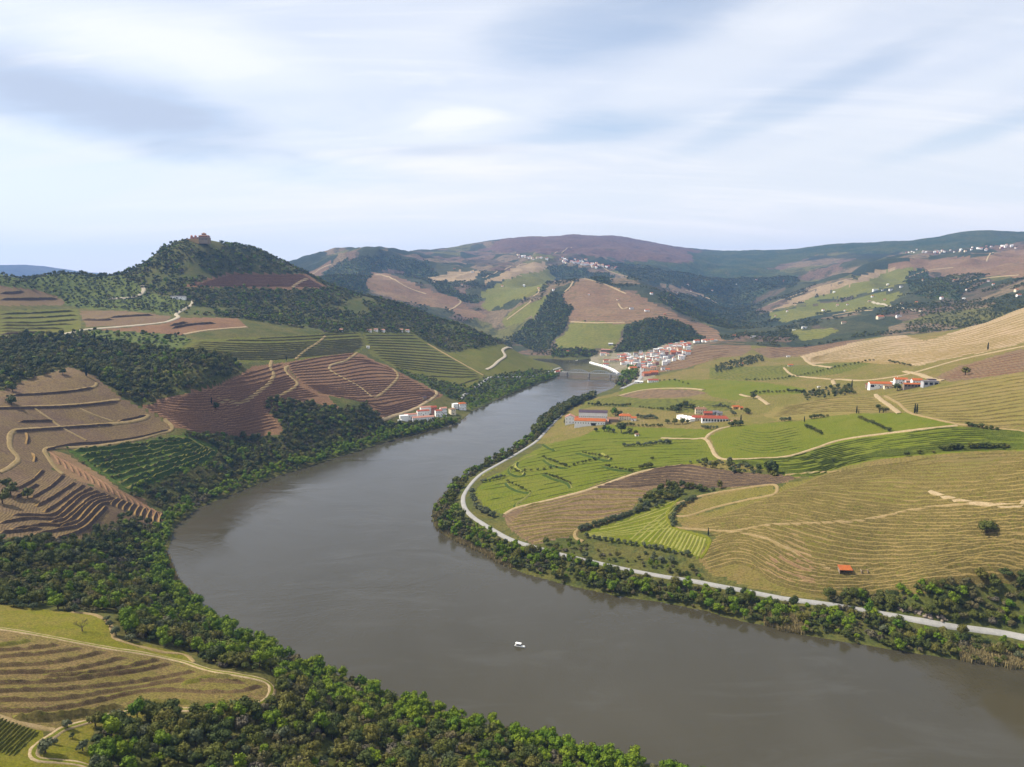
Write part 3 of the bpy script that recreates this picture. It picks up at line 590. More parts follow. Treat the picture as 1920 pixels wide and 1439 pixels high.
 ('green_vineyard', 'green_vines', 1000, 1900, 'flat green field behind the two riverside farms', [(1158,740),(1180,722),(1260,712),(1340,712),(1420,716),(1512,729),(1500,739),(1410,741),(1380,752),(1340,745),(1300,731),(1190,735)]),
 ('brown_vineyard', 'brown_rows', 1000, 1800, 'brown field framed by a pale earth bank', [(1160,743),(1220,730),(1300,731),(1330,738),(1280,745),(1200,748)]),
 ('green_vineyard', 'terrace_green', 1100, 1700, 'green slope above the long red roofed winery', [(1095,752),(1160,743),(1200,748),(1290,748),(1380,756),(1370,770),(1290,775),(1200,765),(1120,762),(1085,768)]),
 ('pale_hill', 'pale_hill', 1300, 2150, 'pale sandy hillside with fine contour rows', [(1500,668),(1590,645),(1687,627),(1736,640),(1834,608),(1920,575),(2600,480),(2600,560),(1920,642),(1861,658),(1766,675),(1725,686),(1644,680),(1595,677),(1517,683)]),
 ('brown_hill', 'brown_rows', 1100, 1900, 'dark brown vineyard slope at the right edge', [(1801,686),(1910,656),(2600,560),(2600,640),(1920,699),(1780,716),(1752,707)]),
 ('brown_vineyard', 'brown_rows', 1300, 2150, 'brown bare field right of the town', [(1410,655),(1500,640),(1560,625),(1680,622),(1590,645),(1500,668),(1440,672)]),
 ('brown_vineyard', 'brown_rows', 1400, 2150, 'brown vineyard slope above the riverside town', [(1295,650),(1345,640),(1400,640),(1410,655),(1390,668),(1340,672),(1290,690),(1230,700),(1215,695),(1280,670)]),
 ('green_vineyard', 'terrace_green', 1200, 2100, 'grey green vineyard in the middle of the right bank', [(1330,690),(1400,688),(1517,684),(1640,679),(1580,700),(1470,712),(1400,714),(1330,710)]),
 ('town_ground', 'town_ground', 1600, 2400, 'paved and earthen ground of the riverside town', [(1108,668),(1150,660),(1200,662),(1250,645),(1300,640),(1300,655),(1270,675),(1225,690),(1230,708),(1200,716),(1180,720),(1165,706),(1130,684),(1108,678)]),
]
def build_ground():
    U, V = to_pixel(GX, GY, GZ)
    wob_u = fbm(GX, GY, 30, 3, 0.6, 21)*np.clip(3500/DD[:, None], 0.5, 5); wob_v = fbm(GX, GY, 30, 3, 0.6, 22)*np.clip(1600/DD[:, None], 0.4, 2.5)
    fo = smooth(1900, 2600, DD)[:, None]; wob_u = wob_u + fo*fbm(GX, GY, 150, 4, 0.6, 23)*16; wob_v = wob_v + fo*fbm(GX, GY, 150, 4, 0.6, 24)*5
    cu = 0.25*(U[:-1,:-1]+U[1:,:-1]+U[:-1,1:]+U[1:,1:]) + wob_u[:-1,:-1]; cv = 0.25*(V[:-1,:-1]+V[1:,:-1]+V[:-1,1:]+V[1:,1:]) + wob_v[:-1,:-1]
    cd = np.repeat(np.sqrt(DD[:-1]*DD[1:])[:, None], NA-1, 1)
    ids = np.full(cu.shape, -1, np.int16)
    for k, (nm, mt, d0, d1, lb, poly) in enumerate(FIELDS):
        p = np.array(poly, float)
        m = (cu >= p[:,0].min()) & (cu <= p[:,0].max()) & (cv >= p[:,1].min()) & (cv <= p[:,1].max()) & (cd >= d0) & (cd <= d1)
        idx = np.where(m); hit = inside(cu[idx], cv[idx], p)
        ids[idx[0][hit], idx[1][hit]] = k
    ids[ids == -1] = np.where(cd[ids == -1] > 2150, 0, [i for i, f in enumerate(FIELDS) if f[1] == 'scrub' and f[0] == 'hillside'][0])
    # everything above the last skyline or far off is mountain land
    ids[(cd > 9000)] = 0
    # surface normals of the whole sheet, so that fields meet without a crease
    P = np.stack([GX, GY, GZ], -1)
    n = np.cross(np.gradient(P, axis=1), np.gradient(P, axis=0)); n /= np.linalg.norm(n, axis=-1, keepdims=True) + 1e-12
    n[n[..., 2] < 0] *= -1
    vid = np.arange(ND*NA).reshape(ND, NA)
    quad = np.stack([vid[:-1,:-1], vid[:-1,1:], vid[1:,1:], vid[1:,:-1]], -1).reshape(-1, 4)
    keep = ~((GS[:-1,:-1] < -14) & (GS[1:,1:] < -14)).reshape(-1)
    flat = ids.reshape(-1); Pf = P.reshape(-1, 3); nf = n.reshape(-1, 3)
    objs = {}
    for k, fdef in enumerate(FIELDS):
        q = quad[(flat == k) & keep]
        if not len(q): print('EMPTY FIELD', fdef[4]); continue
        used, inv = np.unique(q, return_inverse=True); q = inv.reshape(-1, 4)
        me = mesh_np(fdef[0], Pf[used], q)
        o = link(fdef[0], me, MATS[fdef[1]], None, True)
        me.normals_split_custom_set_from_vertices(nf[used].tolist())
        tag(o, fdef[4], None, None, 'structure'); objs[fdef[4]] = o
    return objs, ids
LAND, FIELD_IDS = build_ground()
def field_object(label): return LAND.get(label)

def build_water():
    t = np.array([(-12000,60),(26000,60),(26000,2600),(-12000,2600)], float)
    xs = np.linspace(-1200, 2600, 40); ys = np.linspace(40, 2700, 30)
    X, Y = np.meshgrid(xs, ys); v = np.stack([X.ravel(), Y.ravel(), np.zeros(X.size)], 1)
    i = np.arange(X.size).reshape(X.shape); q = np.stack([i[:-1,:-1], i[:-1,1:], i[1:,1:], i[1:,:-1]], -1).reshape(-1, 4)
    o = link('river', mesh_np('river', v, q), water_material(), None, True)
    tag(o, 'wide muddy brown river winding through the valley', None, None, 'structure')
build_water()
def build_far_mountain():
    """low blue range on the left horizon"""
    us = np.linspace(-400, 330, 60); prof = np.interp(us, [-400, -100, 0, 40, 80, 120, 155, 200, 330], [500, 499, 497, 496.5, 499, 505, 510, 514, 520])
    V = []; Q = []
    for i, (u, v) in enumerate(zip(us, prof)):
        a, t = ray(u, v); zt = CAM_H + float(t)*10600 + random.uniform(-3, 3)
        for d, z in ((9900, 0), (10300, zt*0.7), (10600, zt), (11000, zt*0.6), (11400, 0)):
            V.append((d*math.sin(a), d*math.cos(a), z))
    for i in range(len(us)-1):
        for k in range(4): b = i*5+k; Q.append((b, b+5, b+6, b+1))
    o = link('mountain', mesh_np('mountain', V, Q), MATS['mountain'], None, True)
    tag(o, 'faint blue mountain range on the far horizon', None, None, 'structure')
build_far_mountain()
# ------------------------------------------------------------------ roads, tracks, terraces
def track_mat(name, a, b, edge=0.25):
    t = NT(name); n1 = t.noise(4.0, 4, 0.65); n2 = t.noise(0.7, 4, 0.6); f = t.ramp(n1, 0.35, 0.65)
    colr = t.mix(f, a, b); v = t.ramp(n2, 0.25, 0.75, 1-edge, 1+edge); cv = t.n('ShaderNodeCombineXYZ')
    for i in range(3): t.l(v, cv.inputs[i])
    t.bump(n2, 0.3, 0.1); MATS[name] = t.done(t.mix(1.0, colr, cv.outputs[0], 'MULTIPLY'), 0.95, 0.1)
track_mat('dirt_pale', (0.46,0.375,0.255), (0.38,0.30,0.19)); track_mat('dirt_tan', (0.36,0.28,0.17), (0.29,0.225,0.12))
track_mat('asphalt_pale', (0.42,0.41,0.39), (0.36,0.355,0.34), 0.1); track_mat('grass_verge', (0.20,0.20,0.05), (0.16,0.17,0.045), 0.3)
track_mat('white_track', (0.52,0.47,0.38), (0.45,0.40,0.31), 0.12)
def path_xy(pts, dmin=0, dmax=1e9, step=3.0, px=4.0, sm=3):
    q = spline(np.array(pts, float), px); w = lands(q, dmin, dmax)[:, :2]
    for _ in range(sm):                                    # settle the line on the slope
        w[1:-1] = 0.25*w[:-2] + 0.5*w[1:-1] + 0.25*w[2:]
    out = [w[0]]; acc = 0.0
    for a, b in zip(w[:-1], w[1:]):
        L = np.hypot(*(b - a))
        if L < 1e-6: continue
        t = step - acc
        while t <= L: out.append(a + (b - a)*t/L); t += step
        acc = (acc + L) % step
    return np.array(out)
def across(w):
    t = np.gradient(w, axis=0); t /= np.linalg.norm(t, axis=1, keepdims=True) + 1e-9
    return np.stack([-t[:, 1], t[:, 0]], 1)
def strip_mesh(name, rings):
    """rings: (k points across) x (n along) x 3 -> quad strips"""
    k, n = rings.shape[:2]; i = np.arange(k*n).reshape(k, n)
    q = np.stack([i[:-1,:-1], i[:-1,1:], i[1:,1:], i[1:,:-1]], -1).reshape(-1, 4)
    return mesh_np(name, rings.reshape(-1, 3), q), (k-1, n-1)
def lift(w): return 0.12 + 0.00035*np.hypot(w[:, 0], w[:, 1])
RAISE = 0.35
def road(name, label, pts, width, mat, dmin=0, dmax=1e9, step=3.0, edge=0.25, level=False, centre=None):
    w = path_xy(pts, dmin, dmax, step)
    if len(w) < 3: return
    n = across(w); s = np.arange(len(w))*step; rows = []
    wob = np.array([fbm(s, s*0 + k*31.0, 9.0, 3, 0.6, 33) for k in (0, 1)])*edge*width
    hw = width/2; zc = height(w[:, 0], w[:, 1]); off = lift(w) + RAISE*smooth(450, 600, np.hypot(w[:, 0], w[:, 1]))
    for o, dz in ((-hw - wob[0] - 0.8, -1.2), (-hw - wob[0], 0), (-hw*0.4, 0.03), (hw*0.4, 0.03), (hw + wob[1], 0), (hw + wob[1] + 0.8, -1.2)):
        p = w + n*np.broadcast_to(o, (len(w),))[:, None]; z = height(p[:, 0], p[:, 1])
        if level: z = 0.35*z + 0.65*np.maximum(z, zc)
        rows.append(np.column_stack([p, z + off + dz]))
    me, (k, m) = strip_mesh(name, np.array(rows)); o = link(name, me, [MATS[mat]] + ([MATS[centre]] if centre else []), None, True)
    if centre: me.polygons.foreach_set('material_index', np.repeat([0, 0, 1, 0, 0], m).astype(np.int32))
    return tag(o, label, None, None, 'structure')
ROADS = [
 ('dirt_track', 'pale dirt track looping round the terraced foreground vineyard', [(-60,1170),(0,1179),(68,1190),(135,1203),(217,1218),(271,1226),(339,1240),(393,1257),(440,1265),(474,1271),(500,1279),(511,1291),(505,1308),(488,1320),(461,1326),(423,1331),(330,1331),(266,1332),(217,1340),(176,1351),(135,1362),(114,1370),(103,1378),(81,1391),(65,1405),(62,1416),(73,1425),(108,1428),(149,1433),(173,1441),(210,1460)], 3.0, 'dirt_pale', 0, 700, 1.5, 0.25, 'grass_verge'),
 ('dirt_track', 'short dirt track entering from the left edge below the vineyard', [(-60,1322),(0,1343),(33,1356),(81,1366),(108,1370)], 2.6, 'dirt_tan', 0, 700, 1.5, 0.3, None),
 ('dirt_track', 'faint earth path along the meadow edge', [(365,1242),(345,1228),(300,1222),(230,1203),(212,1192),(206,1170),(180,1154),(130,1148)], 2.2, 'dirt_tan', 0, 700, 1.5, 0.5, None),
 ('dirt_track', 'pale track winding along the walls of the left vineyard', [(0,887),(19,876),(35,863),(30,852),(19,841),(19,820),(28,808),(117,802),(217,795),(262,788),(279,781),(278,776)], 3.6, 'dirt_tan', 600, 1300, 2.5, 0.2, None),
 ('dirt_track', 'pale track along the lower wall of the left vineyard', [(119,890),(104,878),(94,863),(84,848),(89,841),(140,840),(190,836),(257,825),(300,813),(322,808),(325,802),(318,795),(306,785)], 3.4, 'dirt_tan', 600, 1300, 2.5, 0.2, None),
 ('dirt_track', 'pale line of track above the walled vineyard fields', [(22,741),(95,737),(150,731),(179,725),(182,718)], 2.6, 'dirt_tan', 700, 1300, 2.5, 0.2, None),
 ('dirt_track', 'pale line of track across the middle of the walled vineyard', [(-10,765),(60,763),(122,761),(180,756),(225,750)], 2.8, 'dirt_tan', 700, 1300, 2.5, 0.2, None),
 ('dirt_track', 'faint path crossing the walled vineyard downhill', [(66,767),(95,787),(117,803),(163,827)], 1.8, 'dirt_tan', 700, 1300, 2.5, 0.2, None),
 ('dirt_track', 'faint path crossing the upper walled vineyard', [(150,767),(180,780),(215,792)], 1.6, 'dirt_tan', 700, 1300, 2.5, 0.2, None),
 ('dirt_track', 'pale track curling down the brown terraces beside the wood', [(510,677),(506,691),(514,699),(509,715),(490,732),(462,752),(446,757),(420,751),(401,746)], 4.2, 'dirt_tan', 700, 1600, 3.0, 0.15, None),
 ('dirt_track', 'forked track in the middle of the brown terraces', [(542,687),(534,691),(538,700),(548,710),(559,720),(545,732),(512,749)], 3.6, 'dirt_tan', 700, 1600, 3.0, 0.15, None),
 ('dirt_track', 'tan track zigzagging over the big brown terraces', [(670,662),(648,677),(618,686),(618,694),(640,707),(675,726),(697,744),(706,745),(724,732),(742,714),(747,703),(737,692)], 3.8, 'dirt_tan', 800, 1700, 3.0, 0.15, None),
 ('dirt_track', 'tan track crossing the green terraces', [(610,631),(594,645),(575,656),(553,675)], 3.8, 'dirt_tan', 900, 1800, 3.0, 0.15, None),
 ('dirt_track', 'pale track down to the white riverside farm', [(806,730),(819,734),(819,741),(802,753),(778,767),(745,778),(716,788)], 4.5, 'dirt_pale', 800, 1700, 3.0, 0.15, None),
 ('dirt_track', 'earth edge of the green terraces running down the spur', [(802,645),(854,675),(908,705)], 3.0, 'dirt_tan', 1000, 2000, 3.0, 0.15, None),
 ('road', 'pale road winding over the spur tip to the river', [(957,642),(960,650),(941,657),(949,668),(935,677),(924,688),(911,694)], 6.0, 'white_track', 1300, 2100, 4.0, 0.1, None),
 ('road', 'pale road along the river to the white farm', [(1050,690),(1000,706),(930,708),(916,709),(905,718),(884,732),(870,742),(859,752)], 5.0, 'asphalt_pale', 900, 2000, 4.0, 0.1, None),
 ('white_track', 'white track bending down below the castle hill', [(267,536),(271,545),(260,555),(244,559),(200,561)], 7.0, 'white_track', 1300, 2000, 5.0, 0.15, None),
 ('white_track', 'white hairpin track beside the long low shed', [(363,563),(360,572),(341,583),(328,591),(336,594),(314,604),(255,611),(168,618),(154,620),(108,630)], 6.0, 'white_track', 1100, 1900, 5.0, 0.15, None),
 ('white_track', 'pale track along the foot of the reddish vineyard', [(344,628),(380,621),(420,617),(466,614)], 5.0, 'dirt_pale', 1100, 1900, 5.0, 0.15, None),
 # right bank
 ('road', 'pale grey riverside road round the bend of the right bank', [(1080,748),(1068,760),(1052,779),(1025,807),(1006,828),(975,848),(940,868),(903,889),(884,907),(871,926),(868,939),(873,956),(889,972),(903,981),(930,998),(952,1010),(973,1018),(1000,1026),(1055,1041),(1112,1054),(1151,1063),(1182,1070),(1213,1076),(1247,1082),(1310,1092),(1325,1095),(1404,1110),(1463,1122),(1500,1127),(1525,1130),(1580,1138),(1640,1148),(1657,1151),(1702,1160),(1735,1166),(1777,1174),(1840,1182),(1890,1189),(1920,1196),(2040,1222)], 3.7, 'asphalt_pale', 400, 1700, 2.5, 0.04, None),
 ('dirt_track', 'pale track between the green and the brown right bank fields', [(945,966),(968,953),(1040,936),(1110,917),(1200,886),(1282,872)], 3.4, 'dirt_pale', 600, 1400, 2.5, 0.15, None),
 ('dirt_track', 'pale forked track below the red roofed farm', [(1240,822),(1300,824),(1319,822),(1330,831),(1338,848),(1352,861),(1410,861),(1474,857),(1526,842),(1575,826),(1665,813),(1798,798)], 3.6, 'dirt_pale', 700, 1500, 2.5, 0.15, None),
 ('dirt_track', 'pale farm track curving up to the red roofs', [(1322,824),(1328,816),(1345,806),(1370,800)], 3.8, 'dirt_pale', 800, 1500, 2.5, 0.15, None),
 ('dirt_track', 'pale track along the top of the golden vineyard', [(1642,740),(1649,748),(1672,764),(1686,776)], 5.0, 'dirt_pale', 900, 1700, 3.0, 0.15, None),
 ('dirt_track', 'thin tan track edging the golden slope', [(1659,743),(1688,759),(1704,774),(1750,786),(1798,796),(1860,803),(1930,811)], 2.6, 'dirt_tan', 800, 1700, 3.0, 0.15, None),
 ('dirt_track', 'hooked track end at the brown striped strip', [(1507,893),(1518,894),(1526,899),(1528,906)], 3.2, 'dirt_pale', 700, 1400, 2.0, 0.15, None),
 ('dirt_track', 'short curled track at the head of the golden vineyard', [(1471,907),(1478,914),(1500,920),(1526,923),(1555,922),(1578,915)], 2.8, 'dirt_tan', 700, 1400, 2.0, 0.15, None),
 ('dirt_track', 'pale track end inside the golden vineyard', [(1742,922),(1765,930),(1800,940),(1830,945),(1880,949),(1920,951)], 2.8, 'dirt_pale', 600, 1400, 2.0, 0.15, None),
 ('dirt_track', 'faint path dividing the golden vineyard', [(1265,990),(1330,995),(1375,998),(1420,1005),(1470,1025),(1510,1050),(1560,1068)], 2.2, 'dirt_tan', 500, 1200, 2.0, 0.2, None),
 ('dirt_track', 'faint cross path high in the golden vineyard', [(1375,997),(1440,985),(1500,983),(1600,978),(1660,968),(1720,955),(1820,945)], 2.0, 'dirt_tan', 500, 1300, 2.0, 0.2, None),
 ('dirt_track', 'track round the tan tongue of vineyard', [(1268,945),(1330,927),(1448,909),(1456,915),(1453,927),(1400,938),(1340,952),(1290,968),(1262,968)], 2.2, 'dirt_tan', 600, 1400, 2.0, 0.2, None),
 ('dirt_track', 'pale turning loop at the lower tip of the brown field', [(1085,993),(1077,1000),(1080,1010),(1094,1016)], 2.6, 'dirt_tan', 500, 1200, 1.5, 0.2, None),
 ('dirt_track', 'pale track edging the leaf-shaped green vineyard', [(1275,934),(1258,952),(1250,968),(1255,982),(1270,993),(1300,1001),(1322,1006),(1332,1016),(1320,1040),(1310,1049)], 2.2, 'grass_verge', 500, 1200, 1.5, 0.2, None),
 ('dirt_track', 'long pale bank above the flat green field', [(1160,743),(1200,733),(1240,729),(1290,729),(1320,732)], 7.0, 'dirt_pale', 1000, 1800, 4.0, 0.3, None),
 ('dirt_track', 'pale junction of tracks behind the farms', [(1388,740),(1405,745),(1415,742),(1425,748),(1442,760)], 5.0, 'dirt_pale', 900, 1800, 3.0, 0.2, None),
 ('dirt_track', 'sandy track below the pale hillside', [(1505,668),(1520,683),(1560,690)], 6.0, 'dirt_pale', 1100, 2100, 4.0, 0.2, None),
 ('dirt_track', 'tan track leading to the white ridge farm', [(1565,722),(1560,713),(1575,712),(1620,714),(1690,705),(1740,692),(1800,675),(1870,660),(1930,648)], 5.0, 'dirt_pale', 1000, 2100, 4.0, 0.2, None),
 ('dirt_track', 'forked sandy track beside the white ridge farm', [(1695,697),(1725,703),(1750,712),(1770,714)], 7.0, 'dirt_pale', 1000, 1900, 4.0, 0.2, None),
 ('dirt_track', 'thin track over the middle green vineyard', [(1470,690),(1480,700),(1495,706),(1560,712)], 3.5, 'dirt_pale', 1100, 2100, 4.0, 0.2, None),
 ('road', 'pale road through the town down to the river', [(1198,668),(1202,682),(1204,698),(1200,712),(1186,720),(1164,730)], 8.0, 'asphalt_pale', 1500, 2300, 4.0, 0.05, None),
 ('white_track', 'white road ribbon among the farmhouses across the side valley', [(1636,566),(1655,572),(1690,578),(1730,585)], 9.0, 'white_track', 2200, 3500, 6.0, 0.1, None),
 ('white_track', 'pale zigzag track on the shoulder of the pyramid hill', [(1058,548),(1070,538),(1078,524),(1090,522),(1130,532),(1160,545),(1175,552)], 6.0, 'dirt_pale', 2400, 3600, 6.0, 0.1, None),
 ('white_track', 'pale track across the triangular brown vineyard', [(842,583),(858,573),(866,566),(858,561)], 7.0, 'dirt_pale', 2200, 4000, 6.0, 0.1, None),
 *[('white_track', lb, p, 5.5, 'dirt_pale', 2100, 6000, 7.0, 0.1, None) for lb, p in (('pale track below the hill crest hamlet', [(905,522),(930,512),(962,500),(990,494)]), ('pale track on the green strip beside the river wood', [(950,600),(985,574),(1000,562)]), ('short pale zigzag on the sunlit far slope', [(1000,556),(1012,548),(1008,540)]),
   ('pale track above the wooded gully', [(1235,558),(1252,566),(1262,578)]), ('pale track on the middle slope of the side valley', [(1285,545),(1320,556),(1345,570)]), ('pale zigzag below the white house on the pyramid hill', [(1160,570),(1168,582),(1178,576)]), ('long pale track on the strip over the side valley', [(1440,572),(1480,558),(1540,538),(1600,522)]),
   ('pale lane between the fields across the side valley', [(1560,592),(1600,585),(1640,582)]), ('pale lane on the upland fields', [(1700,522),(1740,508),(1790,502)]), ('pale lane on the right upland slope', [(1800,532),(1850,522),(1912,516)]), ('pale lane dropping from the ridge village', [(1862,474),(1852,482),(1850,492)]), ('pale track across the triangular vineyard top', [(705,515),(730,520),(765,540),(800,552)]),
   ('pale lane leaving the summit village', [(1126,500),(1150,512),(1180,520)]), ('pale lane below the summit heath', [(1040,476),(1060,470),(1072,464)]), ('pale lane along the foot of the pyramid hill', [(1070,604),(1120,606),(1172,605)]), ('pale lane through the reddish far field', [(578,522),(600,505),(622,496)]), ('pale lane on the far sandy patches', [(800,526),(840,516),(885,514)]))],
 ('white_track', 'pale diagonal track across the band under the castle', [(548,539),(562,530),(577,523)], 6.0, 'dirt_pale', 1500, 2200, 4.0, 0.1, None),
]
for nm, lb, pts, w, mt, d0, d1, st, ed, ce in ROADS: road(nm, lb, pts, w, mt, d0, d1, st, ed, nm == 'road', ce)

G('bank_earth', (0.165,0.116,0.070), (0.195,0.145,0.082), (0.20,0.17,0.07), 5, 0.5, 0.5, 1.0, 0.3)
G('bank_grass', (0.19,0.178,0.06), (0.18,0.155,0.072), (0.155,0.152,0.048), 9, 0.7, 0.35)
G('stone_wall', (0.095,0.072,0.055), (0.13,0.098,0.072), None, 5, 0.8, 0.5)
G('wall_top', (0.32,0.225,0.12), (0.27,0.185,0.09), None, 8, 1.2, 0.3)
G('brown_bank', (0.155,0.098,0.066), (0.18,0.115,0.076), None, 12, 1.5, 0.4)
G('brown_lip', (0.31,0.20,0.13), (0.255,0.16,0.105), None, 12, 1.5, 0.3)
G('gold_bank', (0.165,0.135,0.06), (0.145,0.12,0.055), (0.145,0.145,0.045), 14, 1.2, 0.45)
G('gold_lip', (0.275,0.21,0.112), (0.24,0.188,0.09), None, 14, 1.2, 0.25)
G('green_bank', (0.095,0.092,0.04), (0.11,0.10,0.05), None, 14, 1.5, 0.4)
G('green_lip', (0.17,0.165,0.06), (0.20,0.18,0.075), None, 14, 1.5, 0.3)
G('vine_leaf', (0.10,0.11,0.035), (0.135,0.13,0.045), None, 5, 0.7, 0.5)
G('pale_row', (0.30,0.29,0.12), (0.25,0.255,0.09), None, 9, 0.8, 0.3)
G('dark_row', (0.085,0.105,0.03), (0.11,0.125,0.04), None, 9, 0.8, 0.5)
G('shrub_bank', (0.05,0.075,0.024), (0.075,0.10,0.03), None, 7, 1.0, 0.5)
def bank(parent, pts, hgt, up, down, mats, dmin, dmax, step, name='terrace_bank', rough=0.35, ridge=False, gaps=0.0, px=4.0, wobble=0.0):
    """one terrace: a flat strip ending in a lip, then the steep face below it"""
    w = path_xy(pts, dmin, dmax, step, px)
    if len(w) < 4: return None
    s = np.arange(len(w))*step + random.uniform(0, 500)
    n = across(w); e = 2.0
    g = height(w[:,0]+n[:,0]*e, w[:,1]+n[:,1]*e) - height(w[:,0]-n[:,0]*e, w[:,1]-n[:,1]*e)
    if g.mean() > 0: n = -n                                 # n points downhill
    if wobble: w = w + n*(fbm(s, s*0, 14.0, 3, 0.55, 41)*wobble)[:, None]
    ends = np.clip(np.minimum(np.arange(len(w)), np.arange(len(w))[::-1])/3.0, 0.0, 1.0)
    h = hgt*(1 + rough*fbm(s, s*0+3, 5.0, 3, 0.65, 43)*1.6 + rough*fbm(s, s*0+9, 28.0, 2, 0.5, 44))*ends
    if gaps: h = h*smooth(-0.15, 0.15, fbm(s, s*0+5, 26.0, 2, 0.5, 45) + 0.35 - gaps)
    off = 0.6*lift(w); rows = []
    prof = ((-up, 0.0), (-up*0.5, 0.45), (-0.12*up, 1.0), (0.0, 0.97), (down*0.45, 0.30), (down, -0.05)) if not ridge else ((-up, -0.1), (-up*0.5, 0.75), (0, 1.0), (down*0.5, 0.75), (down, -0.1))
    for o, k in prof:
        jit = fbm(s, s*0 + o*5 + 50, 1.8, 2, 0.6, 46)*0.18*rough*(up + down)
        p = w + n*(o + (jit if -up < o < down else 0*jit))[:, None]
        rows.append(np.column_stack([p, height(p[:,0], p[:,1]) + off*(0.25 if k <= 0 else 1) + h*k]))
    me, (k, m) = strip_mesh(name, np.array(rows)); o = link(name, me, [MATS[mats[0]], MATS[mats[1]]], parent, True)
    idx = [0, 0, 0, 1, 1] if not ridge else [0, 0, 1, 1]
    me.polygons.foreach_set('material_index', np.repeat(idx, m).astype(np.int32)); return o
def between(A, B, n, first=True, last=True, m=40):
    """n rows fanned evenly from guide line A to guide line B (photo pixels)"""
    A, B = spline(np.array(A, float), 3.0), spline(np.array(B, float), 3.0)
    A = A[np.linspace(0, len(A)-1, m).round().astype(int)]; B = B[np.linspace(0, len(B)-1, m).round().astype(int)]
    ts = np.linspace(0, 1, n)
    if not first: ts = ts[1:]
    if not last: ts = ts[:-1]
    return [A + (B - A)*t for t in ts]
def rows_in(label, guides, counts, **kw):
    par = field_object(label); k = 0
    for A, B, n in zip(guides[:-1], guides[1:], counts):
        for r in between(A, B, n, True, B is guides[-1]):
            bank(par, r, **kw); k += 1
def Z(x0, y0, s, pts): return [(x0 + x/s, y0 + y/s) for x, y in pts]
# foreground vineyard: nine ploughed banks
A_ROWS = [[(0,590),(110,578),(215,555)],[(0,630),(150,618),(330,600),(400,585)],[(0,672),(250,652),(420,632),(560,607)],[(0,735),(300,718),(500,688),(740,635)],[(0,785),(400,772),(650,728),(880,672)],
          [(300,805),(600,790),(900,735),(1100,690)],[(0,852),(300,846),(700,802),(1000,762),(1180,715)],[(0,912),(500,890),(900,850),(1200,800),(1350,770)],[(1250,860),(1450,815),(1600,800)],[(0,972),(400,964),(800,902),(1200,843),(1450,835),(1700,850)],
          [(0,1042),(300,1040),(700,972),(1000,905),(1400,912),(1650,908),(1810,870)],[(1000,975),(1300,985),(1600,985),(1750,950)]]
par = field_object('dry terraced vineyard ringed by the pale dirt track')
for r in A_ROWS:
    bank(par, [(-60, r[0][1]/3.69+1050+4)]*(r[0][0] == 0) + Z(0, 1050, 3.69, r), 1.15, 2.2, 1.7, ('bank_grass', 'bank_earth'), 0, 700, 0.8, rough=0.45, wobble=0.5)
bank(par, Z(0, 1050, 3.69, [(90,1098),(300,1095),(520,1075),(700,1045),(850,1008)]), 2.2, 2.5, 3.2, ('bank_grass', 'gold_bank'), 0, 700, 1.0, rough=0.4)
par = field_object('small plot of vines in straight rows at the lower left')
for k in range(13):
    a, b = (0 + 24*k - 20, 1075 + 9.5*k), (-250 + 28*k, 1290 + 6*k)
    bank(par, Z(0, 1050, 3.69, [a, ((a[0]+b[0])/2, (a[1]+b[1])/2), b]), 0.7, 0.36, 0.36, ('vine_leaf', 'vine_leaf'), 0, 600, 0.8, 'vine_row', 0.6, True)
# dark stone walls of the left slope
W = lambda label, pts, h, **k: bank(field_object(label), pts, h, 2.0, 0.9, ('wall_top', 'stone_wall'), 500, 1400, 2.0, 'stone_wall', 0.15, **k)
LW = 'brown walled vineyard fields on the left slope'
for p in ([(22,743),(95,739),(150,733),(179,727)], [(-20,768),(60,766),(122,764),(180,759),(226,753)], [(36,792),(70,791),(104,790)], [(24,811),(117,804),(217,797)], [(222,791),(250,786),(278,778)],
          [(84,846),(140,834),(190,831),(257,822),(322,806)], [(50,812),(54,824),(50,835)], [(62,850),(68,860),(64,868)]): W(LW, p, 2.0)
LT = 'narrow brown vineyard terraces with dark stone walls'
t5 = lambda p: Z(0, 700, 3.69, p)
par = field_object(LT)
B_ROWS = [[(80,815),(150,790),(230,745),(305,672)],[(110,865),(190,815),(275,768)],[(220,868),(290,830),(360,785),(445,708)],[(255,925),(340,880),(420,830),(525,757)],[(310,965),(400,910),(480,850),(590,775)],
          [(90,985),(250,985),(370,985),(450,920),(540,850),(640,795)],[(0,1040),(200,1010),(380,1010),(470,950),(570,860),(690,820)],[(350,1035),(450,1010),(540,940),(640,860),(740,838)],[(80,1085),(300,1052),(430,1055),(520,990),(620,900),(770,852)],
          [(0,1110),(150,1095),(300,1075)],[(420,1065),(540,1030),(600,960),(680,890),(800,868)],[(230,1125),(400,1090),(540,1060),(630,985),(700,915),(805,895)],[(380,1150),(500,1120),(600,1070),(660,1010),(740,925)]]
for r in B_ROWS: bank(par, t5(r), 1.9, 2.2, 1.5, ('wall_top', 'stone_wall'), 350, 1100, 1.5, 'stone_wall', 0.25)
for k in range(9):
    a, b = (825 + 38*k, 870 + 13*k), (770 + 42*k, 920 + 18*k)
    bank(par, t5([a, ((a[0]+b[0])/2 - 12, (a[1]+b[1])/2), b]), 2.0, 2.0, 1.4, ('wall_top', 'stone_wall'), 350, 1100, 1.5, 'stone_wall', 0.25)
par = field_object('bare tan earth along the edge of the walled terraces')
for k in range(16):
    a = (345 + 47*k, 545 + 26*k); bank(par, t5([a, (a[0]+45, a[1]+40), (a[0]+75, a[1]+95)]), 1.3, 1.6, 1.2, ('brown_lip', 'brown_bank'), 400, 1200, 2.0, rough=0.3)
par = field_object('overgrown green terraces between brown vineyards and river wood')
